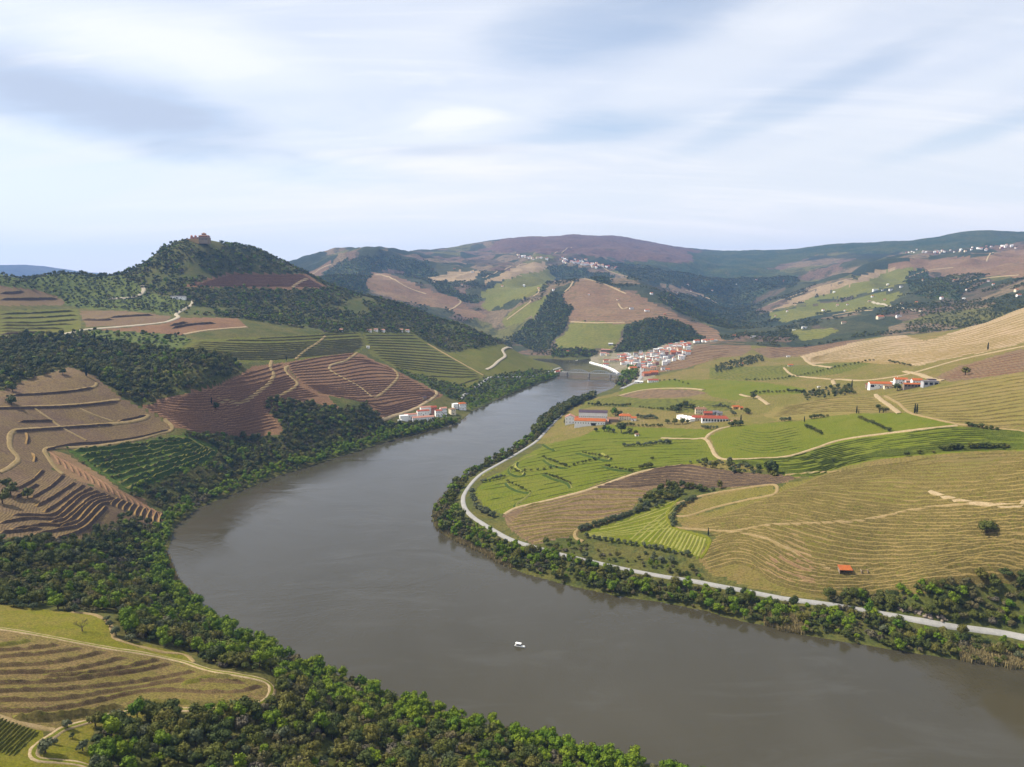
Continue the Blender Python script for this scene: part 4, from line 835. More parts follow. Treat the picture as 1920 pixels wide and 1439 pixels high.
for k, r in enumerate(between([(140,846),(230,838),(340,824),(362,828)], [(240,918),(300,893),(380,862),(405,845)], 8)):
    bank(par, r, 2.6, 3.0, 3.0, ('green_lip', 'shrub_bank'), 500, 1300, 2.5, rough=0.6, wobble=1.0)
# brown terraces above the riverside farm
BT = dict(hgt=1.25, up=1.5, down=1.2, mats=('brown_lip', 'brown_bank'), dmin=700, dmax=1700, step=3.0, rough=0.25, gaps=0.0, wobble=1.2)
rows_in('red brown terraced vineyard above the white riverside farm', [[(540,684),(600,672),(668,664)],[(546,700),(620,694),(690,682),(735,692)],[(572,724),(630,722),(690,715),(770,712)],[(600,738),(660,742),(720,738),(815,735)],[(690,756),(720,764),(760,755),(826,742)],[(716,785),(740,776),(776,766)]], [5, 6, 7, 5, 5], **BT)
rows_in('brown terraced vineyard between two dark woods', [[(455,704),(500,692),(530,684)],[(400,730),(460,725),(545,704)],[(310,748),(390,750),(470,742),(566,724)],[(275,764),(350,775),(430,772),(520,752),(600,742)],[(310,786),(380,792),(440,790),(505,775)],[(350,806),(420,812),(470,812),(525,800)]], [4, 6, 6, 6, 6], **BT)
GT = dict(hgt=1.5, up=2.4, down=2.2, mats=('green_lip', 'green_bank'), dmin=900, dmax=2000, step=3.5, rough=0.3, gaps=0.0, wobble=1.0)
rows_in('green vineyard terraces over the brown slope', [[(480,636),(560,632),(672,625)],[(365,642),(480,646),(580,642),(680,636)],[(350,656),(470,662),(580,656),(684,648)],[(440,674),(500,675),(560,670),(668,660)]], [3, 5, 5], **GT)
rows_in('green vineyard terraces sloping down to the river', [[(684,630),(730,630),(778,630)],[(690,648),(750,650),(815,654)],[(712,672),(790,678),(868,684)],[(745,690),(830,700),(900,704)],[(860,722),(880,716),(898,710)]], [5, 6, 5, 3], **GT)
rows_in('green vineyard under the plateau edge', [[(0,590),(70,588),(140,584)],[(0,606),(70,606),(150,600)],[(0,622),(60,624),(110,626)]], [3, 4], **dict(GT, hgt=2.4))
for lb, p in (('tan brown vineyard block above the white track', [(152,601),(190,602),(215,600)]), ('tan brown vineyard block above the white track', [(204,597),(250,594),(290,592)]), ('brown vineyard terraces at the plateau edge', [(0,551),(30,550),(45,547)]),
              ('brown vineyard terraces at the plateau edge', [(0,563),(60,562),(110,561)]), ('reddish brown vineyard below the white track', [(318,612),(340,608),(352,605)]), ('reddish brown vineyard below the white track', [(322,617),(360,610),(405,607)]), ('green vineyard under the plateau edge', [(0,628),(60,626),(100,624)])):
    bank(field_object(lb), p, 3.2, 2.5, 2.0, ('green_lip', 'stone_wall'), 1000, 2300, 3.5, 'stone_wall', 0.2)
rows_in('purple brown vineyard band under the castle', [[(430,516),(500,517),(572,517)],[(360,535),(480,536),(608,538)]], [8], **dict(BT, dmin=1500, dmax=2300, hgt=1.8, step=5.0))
# right bank
z7 = lambda p: Z(1300, 690, 3.095, p)
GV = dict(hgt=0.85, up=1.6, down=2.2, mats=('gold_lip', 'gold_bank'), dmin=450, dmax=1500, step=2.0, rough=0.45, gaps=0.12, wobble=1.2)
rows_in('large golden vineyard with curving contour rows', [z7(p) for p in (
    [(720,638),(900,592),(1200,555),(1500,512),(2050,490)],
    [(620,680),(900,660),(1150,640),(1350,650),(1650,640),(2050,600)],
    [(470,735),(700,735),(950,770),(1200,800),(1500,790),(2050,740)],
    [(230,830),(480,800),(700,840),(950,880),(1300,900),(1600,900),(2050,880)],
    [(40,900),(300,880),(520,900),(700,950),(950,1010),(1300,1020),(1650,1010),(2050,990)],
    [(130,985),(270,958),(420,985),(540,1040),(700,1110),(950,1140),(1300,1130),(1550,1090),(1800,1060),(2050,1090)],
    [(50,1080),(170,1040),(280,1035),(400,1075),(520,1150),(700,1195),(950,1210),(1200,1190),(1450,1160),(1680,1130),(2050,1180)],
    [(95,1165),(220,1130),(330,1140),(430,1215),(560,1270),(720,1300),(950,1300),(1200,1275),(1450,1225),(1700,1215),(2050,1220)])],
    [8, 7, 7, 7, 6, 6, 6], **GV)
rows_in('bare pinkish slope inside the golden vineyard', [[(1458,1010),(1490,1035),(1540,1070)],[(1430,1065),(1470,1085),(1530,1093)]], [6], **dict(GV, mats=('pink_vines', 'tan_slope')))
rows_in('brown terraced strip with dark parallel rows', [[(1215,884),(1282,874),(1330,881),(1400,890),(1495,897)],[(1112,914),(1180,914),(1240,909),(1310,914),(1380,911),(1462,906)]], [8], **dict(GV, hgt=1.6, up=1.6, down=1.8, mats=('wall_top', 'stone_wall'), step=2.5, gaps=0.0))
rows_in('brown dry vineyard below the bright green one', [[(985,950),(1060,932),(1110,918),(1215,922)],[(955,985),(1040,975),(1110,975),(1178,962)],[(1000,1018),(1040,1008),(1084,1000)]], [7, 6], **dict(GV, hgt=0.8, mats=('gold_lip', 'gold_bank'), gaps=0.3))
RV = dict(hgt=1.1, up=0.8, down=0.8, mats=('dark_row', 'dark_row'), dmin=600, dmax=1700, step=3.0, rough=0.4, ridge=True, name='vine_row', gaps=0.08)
rows_in('green vineyard combed with long dark rows', [[(1362,865),(1474,859),(1526,846),(1600,828),(1700,813),(1798,803),(1930,812)],[(1425,879),(1500,876),(1570,862),(1660,846),(1790,833),(1930,830)],[(1475,892),(1530,892),(1584,873),(1660,858),(1790,847),(1930,842)]], [9, 8], **RV)
rows_in('leaf-shaped bright green vineyard with pale rows', [[(1270,942),(1250,960),(1215,985),(1180,1014)],[(1258,990),(1250,1000),(1236,1022)],[(1322,1010),(1318,1025),(1308,1044)]], [6, 11], **dict(RV, hgt=0.5, up=1.0, down=1.0, mats=('pale_row', 'pale_row'), dmin=450, dmax=1300, step=2.0))
rows_in('leaf-shaped bright green vineyard with pale rows', [[(1180,975),(1220,960),(1268,938)],[(1095,1002),(1150,995),(1245,974)],[(1110,1008),(1180,1002),(1255,990)]], [4, 4], **dict(RV, hgt=0.35, up=0.8, down=0.8, mats=('pale_row', 'pale_row'), dmin=450, dmax=1300, step=2.5))
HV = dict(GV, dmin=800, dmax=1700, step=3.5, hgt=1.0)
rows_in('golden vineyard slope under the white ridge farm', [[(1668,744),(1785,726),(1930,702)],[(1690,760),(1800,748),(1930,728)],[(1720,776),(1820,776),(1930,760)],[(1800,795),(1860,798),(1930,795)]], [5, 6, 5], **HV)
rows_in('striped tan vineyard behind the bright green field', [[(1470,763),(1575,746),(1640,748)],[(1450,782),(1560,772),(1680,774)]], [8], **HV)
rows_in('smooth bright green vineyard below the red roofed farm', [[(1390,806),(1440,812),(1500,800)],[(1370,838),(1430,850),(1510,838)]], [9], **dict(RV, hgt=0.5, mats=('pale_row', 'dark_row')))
rows_in('broad bright green vineyard on the river bend', [[(1022,838),(1100,826),(1200,822),(1300,818)],[(960,880),(1060,862),(1200,850),(1335,848)],[(900,920),(1000,905),(1120,885),(1285,868)],[(925,958),(1000,938),(1110,912),(1200,882)]], [6, 6, 5], **dict(RV, hgt=0.5, up=0.9, down=0.9, mats=('dark_row', 'pale_row'), gaps=0.25, step=3.0, rough=0.6))
# grassy lane banks winding through the green vineyard
for p in ([(903,893),(930,878)], [(1018,834),(1030,842),(1042,846)],
          [(1008,852),(980,862),(957,878),(955,888),(975,896),(984,889),(966,876),(972,866)], [(1019,862),(1030,872),(1060,880),(1066,877)], [(1080,850),(1110,858),(1140,866),(1145,862),(1128,850)],
          [(1018,890),(1040,900),(1066,908),(1070,916)], [(949,906),(955,915),(985,926),(995,924),(985,935),(968,945),(966,952)], [(1130,875),(1150,882),(1190,886)]):
    bank(field_object('broad bright green vineyard on the river bend'), p, 1.5, 2.2, 2.4, ('pale_row', 'shrub_bank'), 550, 1500, 2.0, 'grass_bank', 0.3)

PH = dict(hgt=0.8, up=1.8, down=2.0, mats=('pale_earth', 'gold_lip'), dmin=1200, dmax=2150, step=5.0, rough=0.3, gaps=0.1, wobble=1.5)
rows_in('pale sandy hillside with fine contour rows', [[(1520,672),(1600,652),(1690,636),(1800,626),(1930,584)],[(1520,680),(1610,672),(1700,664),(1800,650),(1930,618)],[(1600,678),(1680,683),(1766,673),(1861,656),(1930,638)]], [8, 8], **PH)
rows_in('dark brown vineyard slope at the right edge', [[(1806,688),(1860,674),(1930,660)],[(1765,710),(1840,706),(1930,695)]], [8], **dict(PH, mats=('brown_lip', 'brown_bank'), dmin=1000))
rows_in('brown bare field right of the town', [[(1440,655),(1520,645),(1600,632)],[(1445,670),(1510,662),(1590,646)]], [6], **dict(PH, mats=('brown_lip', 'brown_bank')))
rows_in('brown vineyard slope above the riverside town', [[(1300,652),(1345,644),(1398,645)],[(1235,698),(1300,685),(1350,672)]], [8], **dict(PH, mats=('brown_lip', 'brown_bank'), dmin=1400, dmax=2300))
# ------------------------------------------------------------------ trees
foliage('oak_leaf', (0.060,0.080,0.026), (0.130,0.138,0.040), (0.175,0.158,0.052))
foliage('willow_leaf', (0.145,0.215,0.030), (0.215,0.265,0.045), (0.10,0.17,0.030))
foliage('olive_leaf', (0.115,0.135,0.070), (0.165,0.175,0.105), (0.090,0.115,0.050))
foliage('scrub_leaf', (0.125,0.125,0.050), (0.18,0.155,0.085), (0.165,0.145,0.115))
foliage('cypress_leaf', (0.016,0.028,0.014), (0.024,0.036,0.018), (0.020,0.030,0.015))
foliage('hedge_leaf', (0.035,0.055,0.024), (0.055,0.075,0.030), (0.07,0.085,0.035))
foliage('reed_leaf', (0.42,0.35,0.20), (0.36,0.30,0.16), (0.28,0.27,0.11))
BARK = plain('bark', (0.10,0.075,0.055), 0.9, 0.1, 0.3, 0.4)
_t = (1 + 5**0.5)/2
ICO_V = np.array([(-1,_t,0),(1,_t,0),(-1,-_t,0),(1,-_t,0),(0,-1,_t),(0,1,_t),(0,-1,-_t),(0,1,-_t),(_t,0,-1),(_t,0,1),(-_t,0,-1),(-_t,0,1)], float); ICO_V /= np.linalg.norm(ICO_V[0])
ICO_F = [(0,11,5),(0,5,1),(0,1,7),(0,7,10),(0,10,11),(1,5,9),(5,11,4),(11,10,2),(10,7,6),(7,1,8),(3,9,4),(3,4,2),(3,2,6),(3,6,8),(3,8,9),(4,9,5),(2,4,11),(6,2,10),(8,6,7),(9,8,1)]
def crown_mesh(name, seed, lobes, leaves, leaf, rx, rz, zc, lr, mat, flat=0.55, core=True, limb=None):
    """a crown of leaf-sized faces set over many uneven lobes; open between them"""
    r = np.random.default_rng(seed); C = []; RR = []
    for k in range(lobes):
        while True:
            p = r.uniform(-1, 1, 3)
            if p @ p < 1 and p[2] > -flat: break
        p = p/np.linalg.norm(p)**0.45
        C.append(p*np.array([rx, rx*r.uniform(0.85, 1.1), rz])*0.72 + np.array([0, 0, zc])); RR.append(lr*r.uniform(0.5, 1.35))
    C = np.array(C); RR = np.array(RR); V = []; Fc = []
    if core:
        for c, q in zip(C, RR):
            b = len(V); jit = r.uniform(0.62, 0.95, len(ICO_V))
            for p, j in zip(ICO_V, jit): V.append(c + p*q*j*np.array([1, 1, 0.85]))
            Fc += [tuple(i + b for i in f) for f in ICO_F]
    n = 0; guard = 0
    while n < leaves and guard < leaves*8:
        guard += 1
        k = r.integers(lobes); d = r.normal(size=3); d /= np.linalg.norm(d)
        p = C[k] + d*RR[k]*r.uniform(0.82, 1.3)*np.array([1, 1, 0.9])
        if (np.linalg.norm((p - C)/RR[:, None], axis=1) < 0.72).any(): continue
        if d[2] < -0.55: continue
        nn = d + r.normal(size=3)*0.32; nn /= np.linalg.norm(nn)
        a = np.cross(nn, r.normal(size=3)); a /= np.linalg.norm(a) + 1e-9; bb = np.cross(nn, a); s = leaf*r.uniform(0.6, 1.4)
        b = len(V); V += [p - a*s*0.5, p - bb*s*0.42 + nn*s*0.1, p + a*s*0.62, p + bb*s*0.42 - nn*s*0.1]
        Fc.append((b, b+1, b+2)); Fc.append((b, b+2, b+3)); n += 1
    return mesh_np(name, V, np.array(Fc))
def trunk_mesh(name, seed, h, r0, spread, limbs=3):
    r = random.Random(seed); m = MB(); bend = (r.uniform(-.3, .3), r.uniform(-.3, .3))
    top = (bend[0], bend[1], h)
    m.tube([(0, 0, -1.5), (bend[0]*.3, bend[1]*.3, h*.45), top], [r0*1.25, r0, r0*.7], 6)
    for k in range(limbs):
        a = 6.283*k/limbs + r.uniform(-.5, .5); e = (top[0]+math.cos(a)*spread, top[1]+math.sin(a)*spread, h + r.uniform(.8, 1.6))
        m.tube([top, ((top[0]+e[0])/2, (top[1]+e[1])/2, h + .3), e], [r0*.6, r0*.4, r0*.15], 5)
    return m.mesh(name)
KINDS = {  # leaf material, crown radius, half height, centre height, lobe radius, trunk height, trunk radius
 'oak': ('oak_leaf', 3.2, 2.3, 3.6, 1.38, 2.2, 0.28), 'willow': ('willow_leaf', 3.0, 2.9, 4.2, 1.3, 2.4, 0.25),
 'olive': ('olive_leaf', 2.3, 1.7, 2.7, 0.95, 1.4, 0.26), 'scrub': ('scrub_leaf', 2.5, 1.6, 1.9, 0.95, 0.9, 0.15)}
PROTO = {}
def protos():
    for kk, (kind, (lm, rx, rz, zc, lr, th, tr)) in enumerate(KINDS.items()):
        for lod, (lobes, leaves, leaf, nv) in {'near': (11, 560, 0.54, 5), 'mid': (9, 190, 0.95, 4), 'far': (6, 60, 1.5, 3)}.items():
            for v in range(nv):
                cm = crown_mesh('crown', 100*kk + 10*v + {'near': 1, 'mid': 2, 'far': 3}[lod], lobes, leaves, leaf, rx, rz*random.uniform(.9, 1.15), zc, lr, lm)
                cm.materials.append(MATS[lm]); tm = None
                if lod == 'near': tm = trunk_mesh('trunk', 77*kk + v, th, tr, rx*.45); tm.materials.append(BARK)
                PROTO[kind, lod, v] = (cm, tm)
protos()
LOD_N = {'near': 5, 'mid': 4, 'far': 3}
# stock of crowns for the woods (kept out of the scene, drawn only as instances)
STOCK = bpy.data.collections.new('tree_stock'); STOCK_ID = {}
for i, ((kind, lod, v), (cm, tm)) in enumerate(sorted(PROTO.items())):
    o = bpy.data.objects.new('stock_%03d' % i, cm); STOCK.objects.link(o); STOCK_ID[kind, lod, v] = i
def wood_nodes():
    ng = bpy.data.node_groups.new('wood', 'GeometryNodeTree'); ng.interface.new_socket('Geometry', in_out='INPUT', socket_type='NodeSocketGeometry'); ng.interface.new_socket('Geometry', in_out='OUTPUT', socket_type='NodeSocketGeometry')
    N, L = ng.nodes.new, ng.links.new
    gi, go = N('NodeGroupInput'), N('NodeGroupOutput'); ci = N('GeometryNodeCollectionInfo'); ci.inputs[0].default_value = STOCK; ci.inputs[1].default_value = True; ci.inputs[2].default_value = True
    ip = N('GeometryNodeInstanceOnPoints'); ip.inputs['Pick Instance'].default_value = True
    def attr(nm, ty):
        a = N('GeometryNodeInputNamedAttribute'); a.data_type = ty; a.inputs[0].default_value = nm; return a.outputs[0]
    L(gi.outputs[0], ip.inputs['Points']); L(ci.outputs[0], ip.inputs['Instance']); L(attr('pick', 'INT'), ip.inputs['Instance Index'])
    L(attr('turn', 'FLOAT_VECTOR'), ip.inputs['Rotation']); L(attr('size', 'FLOAT_VECTOR'), ip.inputs['Scale']); L(ip.outputs[0], go.inputs[0]); return ng
WOOD = wood_nodes()

_U, _V = to_pixel(GX, GY, GZ)
CU = 0.25*(_U[:-1,:-1]+_U[1:,:-1]+_U[:-1,1:]+_U[1:,1:]); CV = 0.25*(_V[:-1,:-1]+_V[1:,:-1]+_V[:-1,1:]+_V[1:,1:])
CD = np.repeat(np.sqrt(DD[:-1]*DD[1:])[:, None], NA-1, 1); CS = 0.25*(GS[:-1,:-1]+GS[1:,:-1]+GS[:-1,1:]+GS[1:,1:])
CAREA = (np.diff(DD)[:, None]*CD*(AZ[1]-AZ[0]))
_fx, _fy = 0.5*(GX[:-1,:-1]+GX[1:,1:]), 0.5*(GY[:-1,:-1]+GY[1:,1:])
WU = CU + fbm(_fx, _fy, 32, 3, 0.6, 81)*np.clip(7000/CD, 2, 13); WV = CV + fbm(_fx, _fy, 32, 3, 0.6, 82)*np.clip(2600/CD, 0.8, 5)      # ragged edges
LAB_ID = {f[4]: k for k, f in enumerate(FIELDS)}
def mask_poly(poly, d0, d1, s0=1.0, s1=1e9):
    p = np.array(poly, float); m = np.zeros(CU.shape, bool)
    b = (WU >= p[:,0].min()) & (WU <= p[:,0].max()) & (WV >= p[:,1].min()) & (WV <= p[:,1].max()) & (CD >= d0) & (CD <= d1) & (CS >= s0) & (CS <= s1)
    idx = np.where(b); h = inside(WU[idx], WV[idx], p); m[idx[0][h], idx[1][h]] = True; return m
def scatter(mask, spacing, clear=0.62):
    """random stems over the masked ground, none too close together"""
    idx = np.where(mask); lam = CAREA[idx]/spacing**2*1.9; n = RNG.poisson(lam)
    i = np.repeat(idx[0], n); j = np.repeat(idx[1], n); d = DD[i] + RNG.random(len(i))*(DD[i+1]-DD[i]); a = AZ[j] + RNG.random(len(i))*(AZ[1]-AZ[0])
    x, y = d*np.sin(a), d*np.cos(a); o = RNG.permutation(len(x)); x, y = x[o], y[o]
    cell = spacing*clear; grid = {}; keep = []
    kx = np.floor(x/cell).astype(int); ky = np.floor(y/cell).astype(int); c2 = cell*cell
    for q in range(len(x)):
        a, b = kx[q], ky[q]; ok = True
        for p in ((a,b),(a-1,b),(a+1,b),(a,b-1),(a,b+1),(a-1,b-1),(a+1,b+1),(a-1,b+1),(a+1,b-1)):
            for e in grid.get(p, ()):
                if (x[e]-x[q])**2 + (y[e]-y[q])**2 < c2: ok = False; break
            if not ok: break
        if ok: grid.setdefault((a, b), []).append(q); keep.append(q)
    return np.stack([x[keep], y[keep]], 1)
CASTLE = land(373, 453.5, 1700, 2050)
WOODS = []          # (label, phrase for single trees, mask, spacing, kind weights, size, bright towards water)
def wood(label, each, mask, spacing, mix, size, near_water=0.0, thin=None): WOODS.append((label, each, mask, spacing, mix, size, near_water, thin))
fm = lambda label: FIELD_IDS == LAB_ID[label]
near_bank = [(178,1352),(270,1340),(430,1340),(475,1336),(518,1314),(530,1282),(500,1262),(400,1247),(375,1228),(240,1196),(214,1165),(196,1150),(196,1118),(330,1080),(318,1040),(330,1000),(1500,1500),(1500,1750),(150,1750),(178,1420),(168,1395)]
wood('mixed green wood covering the near river bank', 'in the near bank wood below the dirt track', mask_poly(near_bank, 120, 620, 2.5), 4.3, {'oak': .48, 'willow': .11, 'scrub': .28, 'olive': .13}, (0.5, 1.35), 1.0)
wood('dark wood filling the gully left of the river bend', 'in the gully wood above the meadow', mask_poly([(-400,1018),(60,1012),(150,1018),(190,990),(240,972),(300,988),(332,975),(332,1082),(300,1118),(196,1150),(150,1147),(65,1143),(0,1134),(-400,1112)], 350, 800, 2.5), 4.4, {'oak': .55, 'scrub': .27, 'willow': .08, 'olive': .10}, (0.5, 1.25), 0.8)
wood('wooded bank under the brown terraces along the river', 'on the wooded bank under the brown terraces', mask_poly([(240,930),(320,895),(400,868),(412,840),(375,825),(330,806),(380,816),(480,824),(536,816),(524,792),(494,762),(500,748),(560,755),(640,770),(690,758),(716,789),(748,798),(800,790),(862,790),(745,824),(640,856),(520,896),(452,923),(372,956),(330,982),(306,985),(300,960),(270,935)], 550, 1400, 2.0), 5.0, {'oak': .72, 'scrub': .2, 'willow': .08}, (0.65, 1.2), 0.9)
wood('dark wood across the left slope between vineyards', 'in the dark wood across the left slope', mask_poly([(-400,640),(0,637),(35,631),(163,631),(173,637),(230,645),(434,672),(455,686),(444,707),(379,723),(312,742),(266,760),(225,745),(176,705),(130,688),(33,718),(0,734),(-400,740)], 700, 1700), 5.6, {'oak': .78, 'scrub': .15, 'willow': .07}, (0.6, 1.35))
wood('dark evergreen wood over the castle hill and spur', 'on the castle hill', fm('round wooded hill carrying the castle') & (np.hypot(_fx - CASTLE[0], _fy - CASTLE[1]) > 27) & (fbm(_fx, _fy, 120, 4, 0.6, 91) < 0.30), 6.4, {'oak': .62, 'scrub': .24, 'willow': .14}, (0.5, 1.4))
wood('olive orchard in rows on the plateau edge', 'in the plateau orchard', fm('olive orchard on the plateau edge left of the castle hill'), 10.0, {'olive': .7, 'oak': .3}, (0.8, 1.3))
wood('orchard trees along the strip above the dark wood', 'in the orchard strip', fm('bright green orchard strip above the dark wood'), 11.0, {'olive': .5, 'oak': .3, 'willow': .2}, (0.7, 1.2))
wood('orchard trees of the riverside slope below the terraces', 'in the riverside orchard', fm('deep green riverside orchard below the terraces'), 6.4, {'oak': .45, 'olive': .3, 'willow': .25}, (0.6, 1.05), 0.6)
wood('leafy strip lining the far left river bank', 'on the far left river bank', mask_poly([(700,860),(740,815),(870,785),(940,742),(1000,718),(1050,700),(1062,700),(1000,730),(880,800),(760,840)], 800, 2000, 1.0, 26), 4.6, {'willow': .6, 'oak': .4}, (0.6, 1.0))
wood('overgrown bushes on the old green terraces', 'on the old green terraces', fm('overgrown green terraces between brown vineyards and river wood'), 9.5, {'scrub': .5, 'oak': .25, 'willow': .25}, (0.4, 0.8))
right_strip = SHORE_RIGHT[9:] [:-2] + [(2100,1290),(2100,1225),(1920,1192),(1777,1172),(1657,1149),(1500,1125),(1404,1108),(1310,1090),(1182,1068),(1112,1052),(1000,1024),(952,1008),(903,979),(873,954),(869,940),(872,926),(886,905),(905,887),(975,846),(1006,826),(1052,777),(1080,746)]
wood('green thicket between the riverside road and the water', 'between the riverside road and the water', mask_poly(right_strip, 380, 1600, 1.0), 4.7, {'oak': .42, 'willow': .32, 'scrub': .22, 'olive': .04}, (0.5, 1.3), 0.0, 'road')
wood('tall dark grove on the right bank before the bridge', 'in the dark riverside grove before the bridge', mask_poly([(996,812),(1015,790),(1050,762),(1085,748),(1110,738),(1116,745),(1090,755),(1062,772),(1030,796),(1012,815)], 1000, 1700, 0.5), 5.0, {'oak': 1.0}, (1.1, 1.7))
wood('scrubby thicket above the road at the lower right', 'above the road at the lower right', mask_poly([(1530,1124),(1620,1116),(1720,1107),(1849,1086),(1920,1082),(2200,1064),(2200,1230),(1920,1182),(1790,1166),(1700,1150),(1640,1142)], 380, 800, 1.0), 4.3, {'oak': .58, 'scrub': .28, 'willow': .14}, (0.65, 1.35))
wood('bushes on the slope over the riverside road', 'on the slope over the riverside road', mask_poly([(1000,1022),(1085,1018),(1110,1030),(1180,1050),(1300,1070),(1330,1086),(1240,1074),(1180,1062),(1110,1046),(1020,1030)], 400, 900, 1.0), 6.2, {'scrub': .5, 'oak': .3, 'willow': .2}, (0.4, 0.85))
wood('grove of dark trees above the striped vineyard', 'in the grove above the striped vineyard', mask_poly([(1286,866),(1320,866),(1370,868),(1420,880),(1455,884),(1464,892),(1440,894),(1390,889),(1330,880)], 600, 1400), 7.0, {'olive': .5, 'oak': .5}, (0.7, 1.2))
wood('dark hollow of trees between the two right bank vineyards', 'in the hollow between right bank vineyards', mask_poly([(1195,945),(1218,926),(1235,914),(1290,915),(1345,914),(1350,918),(1300,924),(1275,934),(1240,950),(1200,962),(1185,962)], 600, 1300), 6.0, {'oak': .7, 'olive': .3}, (0.7, 1.15))
wood('orchard grove behind the golden vineyard', 'in the small grove behind the golden vineyard', mask_poly([(1500,740),(1560,728),(1590,724),(1605,738),(1570,745),(1515,752)], 900, 1700), 9.0, {'oak': .5, 'olive': .5}, (0.7, 1.1))
wood('olive grove above the middle green vineyard', 'in the olive grove above the middle vineyard', mask_poly([(1340,688),(1400,672),(1430,668),(1430,678),(1380,692),(1345,700)], 1300, 2100), 9.0, {'olive': .5, 'oak': .5}, (0.8, 1.2))
wood('trees along the town riverbank', 'by the town riverbank', mask_poly([(1160,712),(1180,690),(1196,690),(1196,706),(1180,722),(1160,728)], 1500, 2200, 0.5), 8.0, {'scrub': .6, 'willow': .4}, (1.0, 1.7))
wood('trees under the vineyard block along the far bank', 'along the far bank by the bridge', mask_poly([(1036,657),(1100,655),(1125,660),(1122,668),(1090,670),(1036,671)], 1900, 2500, 0.5), 7.0, {'oak': .7, 'willow': .3}, (0.9, 1.4))
for lb, sp in (('dense dark wood dropping to the river beyond the spur', 7.5), ('dark green wood above the riverside town', 7.5), ('wooded blue green hill behind the river spur', 10.0), ('dark strip of wood along the fold between vineyards', 10.0),
               ('long dark wooded gully right of the pyramid hill', 9.5), ('dark wood below the hill village', 11.0), ('dark wood on the slope across the side valley', 11.0)):
    wood('trees of the ' + lb, None, fm(lb), sp, {'oak': .93, 'willow': .07}, (0.9, 1.4))
wood('bushes dotted over the slope behind the brown ridge', None, fm('green bushy slope behind the brown ridge') & (fbm(0.5*(GX[:-1,:-1]+GX[1:,1:]), 0.5*(GY[:-1,:-1]+GY[1:,1:]), 140, 4, 0.55, 72) > -0.05), 10.0, {'oak': .6, 'olive': .4}, (0.7, 1.2))
wood('scattered far trees of the hazy hillsides', None, fm('blue hazy hillsides of scrub across the valley') & (CD < 3800) & (fbm(0.5*(GX[:-1,:-1]+GX[1:,1:]), 0.5*(GY[:-1,:-1]+GY[1:,1:]), 230, 4, 0.55, 71) > 0.12), 12.0, {'oak': .8, 'olive': .2}, (0.8, 1.5))
wood('trees of the wooded side valley', None, fm('dark wooded side valley running behind the town') & (CD < 4600), 13.0, {'oak': 1.0}, (1.1, 1.7))

EACH = {'oak': ('oak_tree', 'dark evergreen oak', 'tree'), 'willow': ('willow_tree', 'bright green leafy tree', 'tree'),
        'olive': ('olive_tree', 'silvery olive tree', 'tree'), 'scrub': ('broom_shrub', 'dull green shrub', 'shrub')}
def set_tree(kind, x, y, size, rz, label, group, tall=1.0, v=None):
    v = random.randrange(LOD_N['near']) if v is None else v
    cm, tm = PROTO[kind, 'near', v]; z = float(height(x, y)); nm = EACH[kind][0]
    r = empty(nm, (x, y, z), rz); r.scale = (size*random.uniform(.85, 1.15), size*random.uniform(.85, 1.15), size*tall); tag(r, label, EACH[kind][2], group)
    c = bpy.data.objects.new('crown', cm); col.objects.link(c); c.parent = r
    t = bpy.data.objects.new('trunk', tm); col.objects.link(t); t.parent = r
    return r
def clear_of_road(P):
    """the verge below the riverside road is kept low, except where thickets close over it"""
    q = path_xy([r for r in ROADS if r[1].startswith('pale grey riverside')][0][2], 400, 1700, 6.0)
    d2 = np.array([((q - p)**2).sum(1).min() for p in P])**.5; u, v = to_pixel(P[:, 0], P[:, 1], height(P[:, 0], P[:, 1]))
    open_ = ~(((u > 1004) & (u < 1108)) | ((u > 1528) & (u < 1650)) | ((u > 930) & (u < 975) & (v < 900)))
    return P[~((d2 < 8.2) & open_) & (d2 > 3.0)]
def place_words(x, y, s, u, v, sz):
    big = 'large ' if sz > 1.08 else 'small ' if sz < 0.86 else ''
    if s < 14: return big, 'overhanging the water of the near bank'
    if v > 1395: return big, 'at the bottom edge of the picture left half' if u < 520 else 'at the bottom edge of the picture centre'
    if v > 1330: return big, 'below the bend of the dirt track' if u < 560 else 'on the slope midway down the near bank'
    if v > 1230: return big, 'just outside the bend of the dirt track' if u < 640 else 'on the near bank above the river'
    return big, 'between the meadow and the river'
